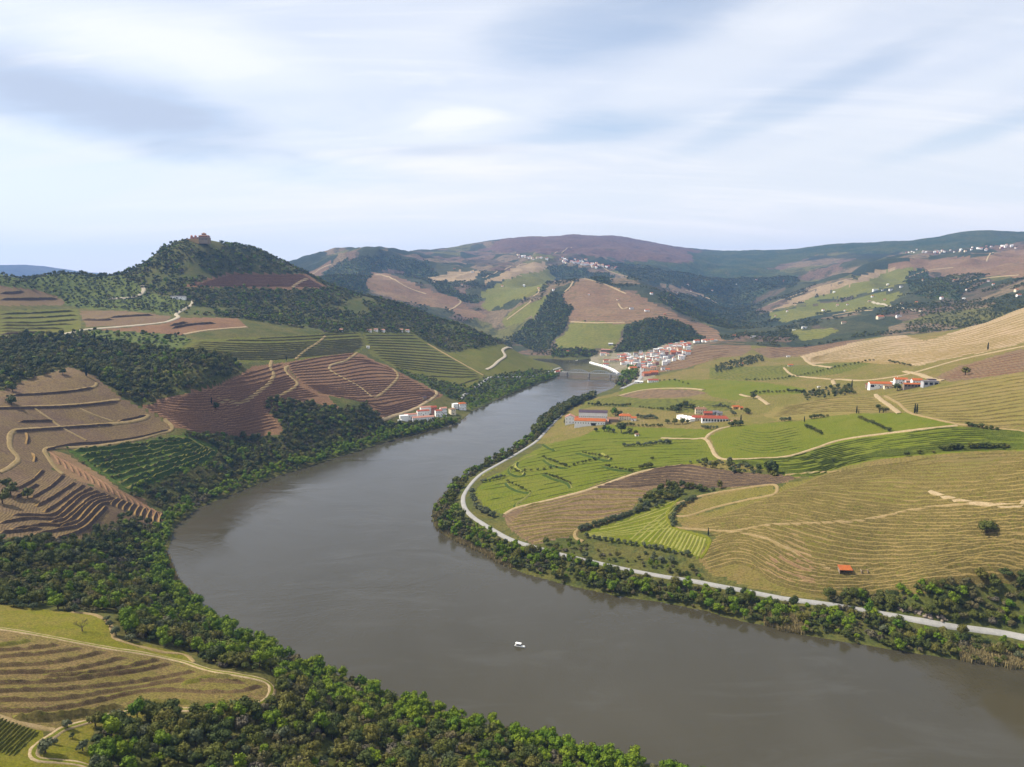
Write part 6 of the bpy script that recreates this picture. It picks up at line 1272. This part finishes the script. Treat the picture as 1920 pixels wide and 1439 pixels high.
def bridge():
    """steel road bridge: bow trusses on stone piers"""
    P = [np.array(on_level(u, v)) for u, v in ((1063, 704.6), (1104.2, 706.4), (1144.4, 708.4), (1166, 709.6))]
    o0 = P[0]; ax = (P[-1] - P[0])/np.linalg.norm(P[-1] - P[0]); rz = math.atan2(ax[1], ax[0]); s = [float((p - o0) @ ax) for p in P]
    r = empty('bridge', (o0[0], o0[1], 0), rz); tag(r, 'pale steel bow truss bridge on stone piers across the river', 'bridge')
    steel = plain('bridge_steel', (0.50,0.55,0.60), 0.6, 0.3, 0.08, 2); stone = plain('pier_stone', (0.52,0.48,0.42), 0.85, 0.2, 0.15, 1.5)
    zd = 9.0; hw = 3.6
    MB().box(s[0]-14, s[-1]+12, -hw-.8, hw+.8, zd-.9, zd).build('deck', plain('bridge_deck', (0.34,0.34,0.33), 0.85, 0.2, 0.1, 3), r)
    for x in s[1:3]: MB().add([(x-2.2,-5.5,-2),(x+2.2,-5.5,-2),(x+2.2,5.5,-2),(x-2.2,5.5,-2),(x-1.4,-4.8,zd-.93),(x+1.4,-4.8,zd-.93),(x+1.4,4.8,zd-.93),(x-1.4,4.8,zd-.93)], [(0,1,5,4),(1,2,6,5),(2,3,7,6),(3,0,4,7),(4,5,6,7),(0,3,2,1)]).build('pier', stone, r)
    MB().box(s[0]-16, s[0]+1, -6, 6, -2, zd-.93).build('abutment', stone, r); MB().box(s[3]-1, s[3]+14, -6, 6, -2, zd-.93).build('abutment', stone, r)
    for a, b in zip(s[:-1], s[1:]):
        for side in (-hw, hw):
            n = 10; top = []
            for k in range(n+1):
                t = k/n; top.append((a + 1 + (b-a-2)*t, side, zd + 0.9 + (min(6.2, (b-a)*.12)*4*t*(1-t))))
            m = MB()
            for p, q in zip(top[:-1], top[1:]): m.bar(p, q, .55, .6)
            tr = m.build('bow_truss', steel, r)
            for k, p in enumerate(top):
                MB().bar((p[0], side, zd - .5), p, .32).build('post', steel, tr)
                if 0 < k < n-0 and k < n: MB().bar((p[0], side, zd), top[k+1] if k < n/2 else top[k-1], .22).build('brace', steel, tr)
bridge()
def shed_ruin():
    x, y, z = land(1600, 1072, 400, 900); r = empty('ruined_shed', (x, y, z), R(-6)); tag(r, 'ruined stone shed with orange tiles alone in the golden vineyard', 'shed')
    st, dk = WALLS['stone'], ROOFS['orange']
    MB().box(-10.5, -1.5, 2.0, 2.5, -2, 2.6).build('back_wall', st, r)
    MB().box(-10.5, -10.1, -2, 2, -2, 2.3).build('side_wall', st, r)
    for x0 in (-10.2, -7.4, -4.6, -1.9): MB().box(x0, x0+.35, -2.2, -1.85, -2, 1.9).build('post', WOODM, r)
    MB().add([(-10.8,-2.8,1.7),(-1.2,-2.8,1.7),(-1.6,2.9,3.5),(-10.8,2.9,3.5),(-10.8,-2.8,1.95),(-1.2,-2.8,1.95),(-1.6,2.9,3.75),(-10.8,2.9,3.75)], [(0,1,2,3),(7,6,5,4),(0,4,5,1),(1,5,6,2),(2,6,7,3),(3,7,4,0)]).build('roof', dk, r)
    MB().box(-1.4, 5.0, 1.4, 1.9, -2, 1.4).build('garden_wall', st, r)
    MB().box(5, 5.5, -2.2, 2, -2, 1.7).build('gate_wall', st, r); MB().box(9.6, 10.1, -2.2, 2, -2, 1.8).build('gate_wall', st, r); MB().box(5.5, 9.6, 1.5, 2, -2, 1.3).build('end_wall', st, r)
    MB().bar((5.2, -2, 1.9), (9.9, -2, 2.0), .25).build('beam', WOODM, r)
shed_ruin()
def boat(name, bow, stern, L, label, detail=True, zoff=0.0):
    b, s = np.array(on_level(*bow)), np.array(on_level(*stern)); ax = (b - s)/np.linalg.norm(b - s); c = 0.5*(b + s)
    r = empty(name, (c[0], c[1], 0.0), math.atan2(ax[1], ax[0])); tag(r, label, 'boat')
    W = L*.30; wh = plain('boat_white', (1.15,1.15,1.12), 0.35, 0.5, 0.03, 1); dk = plain('boat_dark', (0.05,0.055,0.08), 0.4, 0.5, 0.1, 1)
    st = [(-.5,.80,.30),(-.3,.95,.30),(0,1.0,.32),(.25,.82,.38),(.42,.42,.46),(.5,.04,.52)]; k = L/7.0
    v = []; f = []
    for t, w, h in st:
        x = t*L; v += [(x, -W/2*w*.62, -.4*k), (x, -W/2*w, h*2.1*k), (x, W/2*w, h*2.1*k), (x, W/2*w*.62, -.4*k)]
    for i in range(len(st)-1):
        a = i*4; f += [(a,a+4,a+5,a+1),(a+1,a+5,a+6,a+2),(a+2,a+6,a+7,a+3),(a+3,a+7,a+4,a)]
    f += [(0,1,2,3),(20,23,22,21)]
    m = MB(); m.add(v, f); m.build('hull', wh, r)
    if detail:
        MB().box(-.40*L, .12*L, -W*.36, W*.36, .66*k, .74*k).build('deck', plain('boat_deck', (0.25,0.24,0.23), .7), r)
        MB().box(-.42*L, .12*L, -W*.46, W*.46, 2.15*k, 2.3*k).build('canopy', wh, r)
        for px_ in (-.40, .09):
            for sd in (-1, 1): MB().bar((px_*L, sd*W*.40, .6*k), (px_*L, sd*W*.42, 2.16*k), .07*k).build('post', wh, r)
        MB().bar((.12*L, -W*.36, 1.0*k), (.12*L, W*.36, 1.0*k), .1*k, .7*k).build('windscreen', dk, r)
        for q in (-.28, -.12): MB().box(q*L, (q+.08)*L, -W*.33, W*.33, .74*k, 1.05*k).build('bench', dk, r)
        MB().box(-.56*L, -.5*L, -.25*k, .25*k, -.2*k, .9*k).build('outboard_motor', dk, r)
    return r
boat('motor_boat', (983, 1214.6), (966.6, 1211.4), 7.2, 'small white motor boat with canopy on the open river')
boat('tour_boat', (1162, 722.6), (1153, 724.4), 11.0, 'white boat moored at the bank below the town', False)
boat('tour_boat', (1084, 676.0), (1079, 676.6), 9.0, 'tiny white boat near the far quay upstream', False)
for k in range(7): boat('moored_boat', (1136 + 3.6*k, 690.5 + 1.7*k), (1131 + 3.6*k, 689.6 + 1.7*k), 8.0, ['white moored boat at the upstream end of the town quay'] [0] if k == 0 else 'white moored boat at the downstream end of the town quay' if k == 6 else ['', 'second white boat along the town quay from upstream', 'third white boat along the town quay from upstream', 'middle white boat of those along the town quay', 'third white boat along the town quay from the bridge', 'second white boat along the town quay from the bridge'][k], False)
def wake():
    c = np.array(on_level(966, 1211)); b = np.array(on_level(983, 1214.6)); ax = (c - b)/np.linalg.norm(c - b); n = np.array([-ax[1], ax[0]]); rows = []
    me_v = []; me_f = []
    for sd in (-1, 1):
        for j in range(6):
            base = len(me_v)
            for i in range(12):
                t = 1 + j*4.2 + i*1.6; off = sd*(0.6 + (i*1.6)*.32 + j*.5); p = c + ax*t + n*off; w = .55; a = .11*(1 - i/12)*(1 - j/7)
                for o, z in ((-w, .003), (0, .003 + a), (w, .003)): q = p + ax*o; me_v.append((q[0], q[1], z))
            for i in range(11):
                for k in range(2): a0 = base + i*3 + k; me_f.append((a0, a0+3, a0+4, a0+1))
    o = link('wake', mesh_np('wake', me_v, me_f), bpy.data.materials['river_water'], None, True); tag(o, 'faint ripples spreading behind the motor boat', None, None, 'stuff')
wake()
# ------------------------------------------------------------------ single trees, reeds, rocks
def line_trees(kind, pts, n, size, where, group, d0=0, d1=1e9, jit=0.8):
    P = np.array(pts, float); seg = np.r_[0, np.cumsum(np.hypot(*np.diff(P, axis=0).T))]
    for k in range(n):
        s = seg[-1]*(k/max(n-1, 1)); u, v = np.interp(s, seg, P[:,0]) + random.gauss(0, jit), np.interp(s, seg, P[:,1]) + random.gauss(0, jit*.25)
        p = land(u, v, d0, d1)
        small_tree(kind, p[0], p[1], size*random.uniform(.75, 1.25), where, group)
def small_tree(kind, x, y, size, label, group, tall=None):
    d = math.hypot(x, y)
    if d < 700: return set_tree(kind, x, y, size, random.uniform(0, 6.28), label, group, tall or random.uniform(.85, 1.1))
    lod = 'mid' if d < 1350 else 'far'; cm, _ = PROTO[kind, lod, random.randrange(LOD_N[lod])]; tm = PROTO[kind, 'near', 0][1]
    r = empty({'oak': 'field_tree'}.get(kind, EACH[kind][0]), (x, y, float(height(x, y))), random.uniform(0, 6.28)); r.scale = (size, size, size*(tall or random.uniform(.8, 1.05))); tag(r, label, EACH[kind][2], group)
    for nm, me in (('crown', cm), ('trunk', tm)): o = bpy.data.objects.new(nm, me); col.objects.link(o); o.parent = r
    return r
RB = (550, 1700)
for kind, pts, n, size, where in (
 ('olive', [(1087,996),(1130,982),(1179,966),(1212,950)], 26, 1.0, 'in the olive hedge over the leaf-shaped vineyard'),
 ('olive', [(1262,988),(1258,975),(1268,960),(1280,948),(1300,936)], 15, .95, 'on the lane beside the tan tongue of vineyard'),
 ('olive', [(1100,1008),(1146,1017),(1185,1022),(1217,1028),(1251,1035),(1288,1043)], 17, .95, 'in the row below the leaf-shaped vineyard'),
 ('olive', [(1208,1040),(1220,1042),(1232,1045),(1222,1052),(1258,1056)], 5, 1.0, 'on the grass over the riverside road'),
 ('olive', [(884,922),(886,936),(892,950),(903,960),(924,970)], 13, 1.25, 'inside the bend of the riverside road'),
 ('olive', [(903,905),(917,903),(930,900),(947,896)], 7, 1.0, 'at the lower rim of the broad green vineyard'),
 ('oak', [(1020,859),(1040,867),(1066,877)], 12, .55, 'on the first winding lane of the broad green vineyard'),
 ('oak', [(1093,850),(1120,855),(1147,862)], 10, .55, 'on the upper winding lane of the broad green vineyard'),
 ('oak', [(1076,874),(1100,867),(1122,862)], 7, .6, 'in the middle row of the broad green vineyard'),
 ('oak', [(1136,876),(1160,881),(1185,886)], 9, .6, 'on the right lane of the broad green vineyard'),
 ('oak', [(1021,890),(1045,898),(1068,908)], 12, .5, 'on the lower winding lane of the broad green vineyard'),
 ('oak', [(952,904),(970,912),(992,923)], 9, .5, 'on the lane at the river end of the broad green vineyard'),
 ('oak', [(960,880),(970,885),(984,890)], 6, .5, 'on the bent lane near the river'),
 ('oak', [(984,885),(1015,882),(1044,878)], 6, .55, 'in the cross row of the broad green vineyard'),
 ('olive', [(1171,838),(1210,836),(1255,832)], 15, 1.15, 'in the long row across the green vineyard'),
 ('oak', [(1199,880),(1223,877)], 5, .9, 'above the striped brown strip'),
 ('oak', [(1104,760),(1130,762),(1160,763)], 11, .8, 'in the yard row behind the long winery'),
 ('oak', [(1165,763),(1172,763),(1180,762)], 5, 1.0, 'in the hedge behind the villa'),
 ('oak', [(1200,765),(1230,768),(1260,770)], 12, .65, 'in the field row between the two farms'),
 ('olive', [(1196,783),(1206,785),(1216,786),(1225,784),(1232,788)], 9, 1.3, 'in the olive clump right of the villa'),
 ('oak', [(1160,798),(1176,799),(1200,800),(1240,801)], 12, .8, 'along the lane below the villa'),
 ('oak', [(1252,795),(1265,796),(1276,796),(1291,794)], 4, 1.35, 'below the white shed bays'),
 ('oak', [(1262,770),(1268,776),(1275,767),(1284,764),(1292,766),(1300,768)], 9, 1.5, 'behind the white shed bays'),
 ('olive', [(1338,764),(1352,763),(1366,765),(1370,772),(1376,780)], 12, 1.2, 'in the garden behind the long red roof'),
 ('oak', [(1398,775),(1404,777)], 3, 1.2, 'above the cypress of the red roofed farm'),
 ('oak', [(1370,800),(1378,800),(1388,799)], 5, 1.2, 'in the hedge below the red roofed farm'),
 ('olive', [(1316,802),(1330,806),(1344,804)], 6, 1.0, 'at the farm lane fork'),
 ('oak', [(1610,785),(1640,797),(1668,810)], 14, .75, 'in the diagonal row of the smooth green vineyard'),
 ('oak', [(1510,801),(1525,807),(1540,815)], 9, .8, 'in the short row of the smooth green vineyard'),
 ('oak', [(1765,846),(1780,845),(1800,844)], 5, 1.15, 'in the left group above the golden vineyard'),
 ('oak', [(1820,843),(1845,842),(1888,842)], 8, .95, 'in the right row above the golden vineyard'),
 ('oak', [(1700,856),(1730,852),(1750,850)], 3, .7, 'at the head of the golden vineyard'),
 ('oak', [(1814,800),(1840,804),(1868,808)], 7, .85, 'along the tan track on the golden slope'),
 ('oak', [(1520,786),(1535,784),(1550,783)], 6, .9, 'in the hedge behind the smooth green vineyard'),
 ('oak', [(1646,768),(1655,772),(1662,774)], 4, .9, 'beside the ridge track'),
 ('oak', [(1400,714),(1454,713),(1508,705),(1563,691),(1638,677)], 34, .75, 'in the long tree row below the pale hillside'),
 ('oak', [(1668,680),(1686,683),(1706,687)], 9, .75, 'in the short tree row below the pale hillside'),
 ('oak', [(1230,716),(1262,714),(1280,718),(1290,722)], 8, .7, 'along the edge of the flat green field'),
 ('oak', [(1410,740),(1440,737),(1475,736),(1500,737)], 13, .9, 'along the foot of the flat green field'),
 ('olive', [(1465,790),(1478,790)], 3, 1.2, 'on the knoll of the smooth green vineyard')):
    nm = 'round dark tree' if kind == 'oak' else EACH[kind][1]; line_trees(kind, pts, n, size, f'{"tiny " if size < .7 else ""}{nm} {where}', f'{EACH[kind][0].replace("_", " ")}s {where}', *RB)
for kind, u, v, size, lb in (('oak',1851,1001,1.55,'lone round dark tree on the golden vineyard slope'),('oak',1446,891,2.3,'big dark round tree at the end of the striped strip'),('oak',1165,812,2.4,'largest round tree of the clump below the winery'),('oak',1133,809,1.5,'tall tree left in the clump below the winery'),('willow',1141,811,1.3,'pale green tree in the clump below the winery'),
    ('olive',1150,812,1.3,'grey green tree in the middle of the clump below the winery'),('oak',1117,810,1.0,'small round tree standing left of the winery clump'),('oak',1180,814,1.5,'round tree right of the largest in the winery clump'),('oak',1192,816,1.1,'tree beside the tiny white hut'),('willow',1154,780,2.1,'rounded yellow green tree behind the winery barn'),('oak',1161,782,1.7,'dark rounded tree between winery barn and villa'),
    ('oak',1148,777,1.3,'dark tree behind the winery barn roof'),('oak',1121,762,1.6,'flat topped dark tree on the slope behind the winery'),('oak',1286,765,2.0,'tallest dark tree behind the white shed bays'),('oak',405,768,1.6,'lone dark tree on the brown terraces'),('oak',19,756,1.5,'dark tree at the edge of the walled vineyard'),('oak',22,761,1.7,'larger dark tree on the walled vineyard track'),('oak',24,735,1.6,'dark tree at the upper left wall'),
    ('oak',118,703,1.3,'dark tree on the corner of the walled vineyard'),('oak',1412,748,1.7,'dark tree by the junction of pale tracks'),('oak',1563,868,.8,'tiny tree in the smooth green vineyard corner'),('oak',1223,863,.7,'tiny dark bush in the broad green vineyard'),('oak',1562,737,1.0,'tree at the foot of the small grove'),('oak',1682,733,1.6,'dark bush below the ridge farm'),('oak',1810,704,2.0,'dark bush on the brown slope right of the ridge farm'),
    ('oak',52,935,1.5,'dark tree at the foot of the stone walls'),('oak',20,930,1.9,'largest dark tree left of the stone walls'),('oak',5,945,1.9,'dark tree cut by the left edge near the stone walls'),('oak',12,915,1.4,'bushy tree above the left stone walls'),
    ('olive',85,1412,1.15,'grey green olive bush in the bend of the dirt track'),('olive',127,1366,.75,'small round olive at the track junction'),('olive',155,1408,.85,'small olive in front of the near wood'),('olive',103,1396,.45,'low bush on the grass bank'),('olive',136,1385,.5,'tiny bush in the middle of the grass bank'),
    ('olive',218,1192,1.0,'round silvery bush at the tip of the meadow'),('olive',205,1176,.75,'silvery bush along the earth path of the meadow'),('olive',200,1165,.75,'silvery bush at the head of the meadow path'),('olive',247,1202,1.0,'silvery bush below the tip of the meadow'),('olive',26,1138,.9,'left silvery bush on the upper meadow edge'),('olive',43,1141,.85,'middle silvery bush on the upper meadow edge'),('olive',62,1142,.9,'right silvery bush on the upper meadow edge'),('olive',139,1148,1.0,'silvery bush over the bare tree'),
    ('oak',152,514,1.9,'large dark tree on the left skyline'),('oak',160,515,1.6,'second dark tree on the left skyline'),('oak',120,514,1.4,'broad dark tree on the left skyline'),('oak',196,516,1.6,'dark tree on the skyline near the castle hill'),('scrub',1160,722,4.0,'large grey brown bare crowned tree on the town bank'),('scrub',1172,720,3.2,'grey brown tree next to the largest on the town bank')):
    small_tree(kind, *land(u, v)[:2], size, lb, None, 1.0)
line_trees('oak', [(60,513),(90,513),(118,514),(145,514),(180,516),(212,517)], 22, .8, 'small dark tree in the row along the left skyline', 'skyline trees', 1500, 2000, 1.5)
CYP = []
def cypress_mesh(seed):
    r = np.random.default_rng(seed); V = []; Fc = []
    for k in range(260):
        z = r.uniform(.6, 9.6); rad = 0.95*min(1, (z)/2.2)**.6*(1 - (z/10)**2.2)**.6*r.uniform(.75, 1.1); a = r.uniform(0, 6.283); p = np.array([rad*math.cos(a), rad*math.sin(a), z]); s = r.uniform(.35, .7)
        n = np.array([math.cos(a), math.sin(a), .35]) + r.normal(size=3)*.3; n /= np.linalg.norm(n); t = np.cross(n, [0, 0, 1.0]); t /= np.linalg.norm(t); w = np.cross(t, n); b = len(V)
        V += [p - t*s*.4, p - w*s*.5, p + t*s*.4, p + w*s*.9]; Fc += [(b,b+1,b+2),(b,b+2,b+3)]
    b = len(V)
    for z, q in ((.5, .35), (3, .75), (6, .6), (9.3, .08)):
        for k in range(6): V.append((q*math.cos(k*1.047), q*math.sin(k*1.047), z))
    for i in range(3):
        for k in range(6): a0 = b + i*6; Fc += [(a0+k, a0+(k+1)%6, a0+6+k), (a0+(k+1)%6, a0+6+(k+1)%6, a0+6+k)]
    return mesh_np('crown', V, np.array(Fc))
for k in range(2): m = cypress_mesh(900+k); m.materials.append(MATS['cypress_leaf']); CYP.append(m)
CTR = MB().tube([(0,0,-1.5),(0,0,1.2)], [.2,.16], 6).mesh('trunk'); CTR.materials.append(BARK)
for u, v, s, lb in ((1389,793,1.15,'dark cypress by the little gatehouse below the farm'),(1606,776,1.05,'cypress standing at the top of the smooth green vineyard'),(1610,776,.6,'short cypress next to the taller one over the green vineyard'),(1649,775,.7,'small cypress at the foot of the ridge track'),(1656,775,.6,'smallest cypress at the foot of the ridge track'),(1715,776,1.2,'left of the twin cypresses on the tan track'),(1719,776,1.15,'right of the twin cypresses on the tan track'),
    (1508,792,.8,'cypress on the knoll of the green vineyard'),(1597,727,1.25,'cypress left of the ridge farm'),(1328,1005,.75,'single cypress at the tip of the leaf-shaped vineyard'),(1852,657,1.3,'cypress on the pale hill at the right'),(397,759,1.0,'cypress beside the lone tree on brown terraces'),(537,677,1.0,'cypress where green and brown terraces meet'),(162,706,1.6,'tall cypress on the corner above the walled vineyard'),(178,640,1.5,'cypress rising over the dark left wood'),(201,645,1.3,'second cypress over the dark left wood'),(65,512,.9,'thin cypress on the left skyline'),(1063,792,.9,'cypress left of the white gabled winery house'),(1058,794,.8,'outer cypress at the left end of the winery')):
    p = land(u, v); r = empty('cypress_tree', (p[0], p[1], p[2]), random.uniform(0, 6)); r.scale = (s, s, s); tag(r, lb, 'tree')
    for nm, me in (('crown', random.choice(CYP)), ('trunk', CTR)): o = bpy.data.objects.new(nm, me); col.objects.link(o); o.parent = r
def bare_tree():
    x, y, z = land(154, 1184, 0, 700); r = empty('bare_tree', (x, y, z)); tag(r, 'leafless tree with forking grey branches on the meadow', 'tree')
    rr = random.Random(4); m = MB().tube([(0,0,-.8),(.1,0,1.0),(0,.1,2.0)], [.34,.26,.2], 7).build('trunk', plain('bare_bark', (0.13,0.11,0.09), .9, .1, .3, .4), r)
    def grow(b, p, d, L, rad, lev):
        q = p + d*L; b.tube([tuple(p), tuple((p+q)/2 + Vector((rr.gauss(0,.08), rr.gauss(0,.08), .05))), tuple(q)], [rad, rad*.8, rad*.55], 5)
        if lev == 0: return
        for k in range(3): e = (d + Vector((rr.gauss(0,.55), rr.gauss(0,.55), rr.gauss(.12,.3)))).normalized(); grow(b, q, e, L*rr.uniform(.6,.8), rad*.55, lev-1)
    for k in range(6):
        a = k*1.047 + rr.uniform(-.3,.3); b = MB(); grow(b, Vector((0,.1,1.7 + .05*k)), Vector((math.cos(a)*.75, math.sin(a)*.75, .8)).normalized(), 1.9, .13, 3); b.build('branch', MATS['bare_bark'], r)
bare_tree()
def reeds(label, poly, n, d0, d1, tall):
    m = mask_poly(poly, d0, d1, -1.5, 40); idx = np.where(m); 
    if not len(idx[0]): print('NO REEDS', label); return
    w = CAREA[idx]; k = RNG.choice(len(w), n, p=w/w.sum()); i, j = idx[0][k], idx[1][k]
    d = DD[i] + RNG.random(n)*(DD[i+1]-DD[i]); a = AZ[j] + RNG.random(n)*(AZ[1]-AZ[0]); x, y = d*np.sin(a), d*np.cos(a); z = np.maximum(height(x, y), 0) - .2
    V = []; Fc = []
    for q in range(n):
        h = tall*RNG.uniform(.6, 1.15); t = RNG.uniform(0, 6.283); wd = RNG.uniform(.10, .22); lean = RNG.normal(0, .35, 2)*h*.5; c, s = math.cos(t)*wd, math.sin(t)*wd; b = len(V)
        V += [(x[q]-c, y[q]-s, z[q]), (x[q]+c, y[q]+s, z[q]), (x[q]+c+lean[0]*.4, y[q]+s+lean[1]*.4, z[q]+h*.65), (x[q]-c+lean[0]*.4, y[q]-s+lean[1]*.4, z[q]+h*.65), (x[q]+lean[0], y[q]+lean[1], z[q]+h)]
        Fc += [(b,b+1,b+2),(b,b+2,b+3),(b+3,b+2,b+4)]
    o = link('reed_bed', mesh_np('reed_bed', V, np.array(Fc)), MATS['reed_leaf']); tag(o, label, None, None, 'stuff')
reeds('straw coloured reeds at the water edge below the road', [(1425,1150),(1500,1160),(1520,1185),(1500,1196),(1430,1180)], 2600, 380, 800, 4.2)
reeds('pale reeds at the lower right water edge', [(1800,1212),(1860,1215),(1960,1235),(1960,1275),(1900,1262),(1800,1245)], 3200, 350, 800, 4.0)
reeds('tan reeds on the tip of the right bank', [(806,950),(830,935),(850,950),(838,990),(870,1015),(860,1028),(820,1000)], 3400, 500, 900, 3.6)
reeds('tan reeds below the dark bank trees', [(862,1010),(905,1030),(940,1045),(965,1060),(955,1072),(900,1046),(855,1022)], 2200, 450, 900, 3.4)
reeds('brownish reeds on the left bank below the gully wood', [(316,1040),(345,1070),(372,1100),(390,1125),(375,1130),(330,1090),(308,1050)], 1800, 350, 800, 3.2)
ROCK = plain('rock', (0.30,0.25,0.20), .9, .15, .3, .5)
def rocks():
    ms = []
    for k in range(4):
        r = np.random.default_rng(40+k); m = mesh_np('rock', ICO_V*r.uniform(.6, 1.15, (12, 1))*np.array([1.3, 1, .8]), np.array(ICO_F)); m.materials.append(ROCK); ms.append(m)
    for k in range(44):
        t = random.random(); u = 1690 + 85*t + random.gauss(0, 4); v = 1146 + 17*t + random.uniform(-6, 5); p = land(u, v, 350, 800); s = random.uniform(.6, 1.7)
        o = bpy.data.objects.new('rock', random.choice(ms)); col.objects.link(o); o.location = (p[0], p[1], p[2] + s*.2); o.scale = (s, s, s); o.rotation_euler = (random.random(), random.random(), random.uniform(0, 6))
        tag(o, f'{"large" if s > 1.3 else "mid sized" if s > .95 else "small"} brown rock in the road cutting at the lower right', 'rock', 'rocks of the road cutting')
rocks()
# ------------------------------------------------------------------ the air
def build_haze():
    t = bpy.data.materials.new('haze_air'); t.use_nodes = True; nt = t.node_tree; nt.nodes.clear()
    o = nt.nodes.new('ShaderNodeOutputMaterial'); v = nt.nodes.new('ShaderNodeVolumePrincipled')
    v.inputs['Color'].default_value = (0.26, 0.48, 1.0, 1); v.inputs['Density'].default_value = 5.3e-5; v.inputs['Anisotropy'].default_value = 0.15
    nt.links.new(v.outputs[0], o.inputs['Volume'])
    m = MB().box(-12500, 12500, -2000, 12500, -8, 760)
    h = m.build('haze', t); tag(h, 'thin blue haze filling the valley air', None, None, 'stuff')
build_haze()
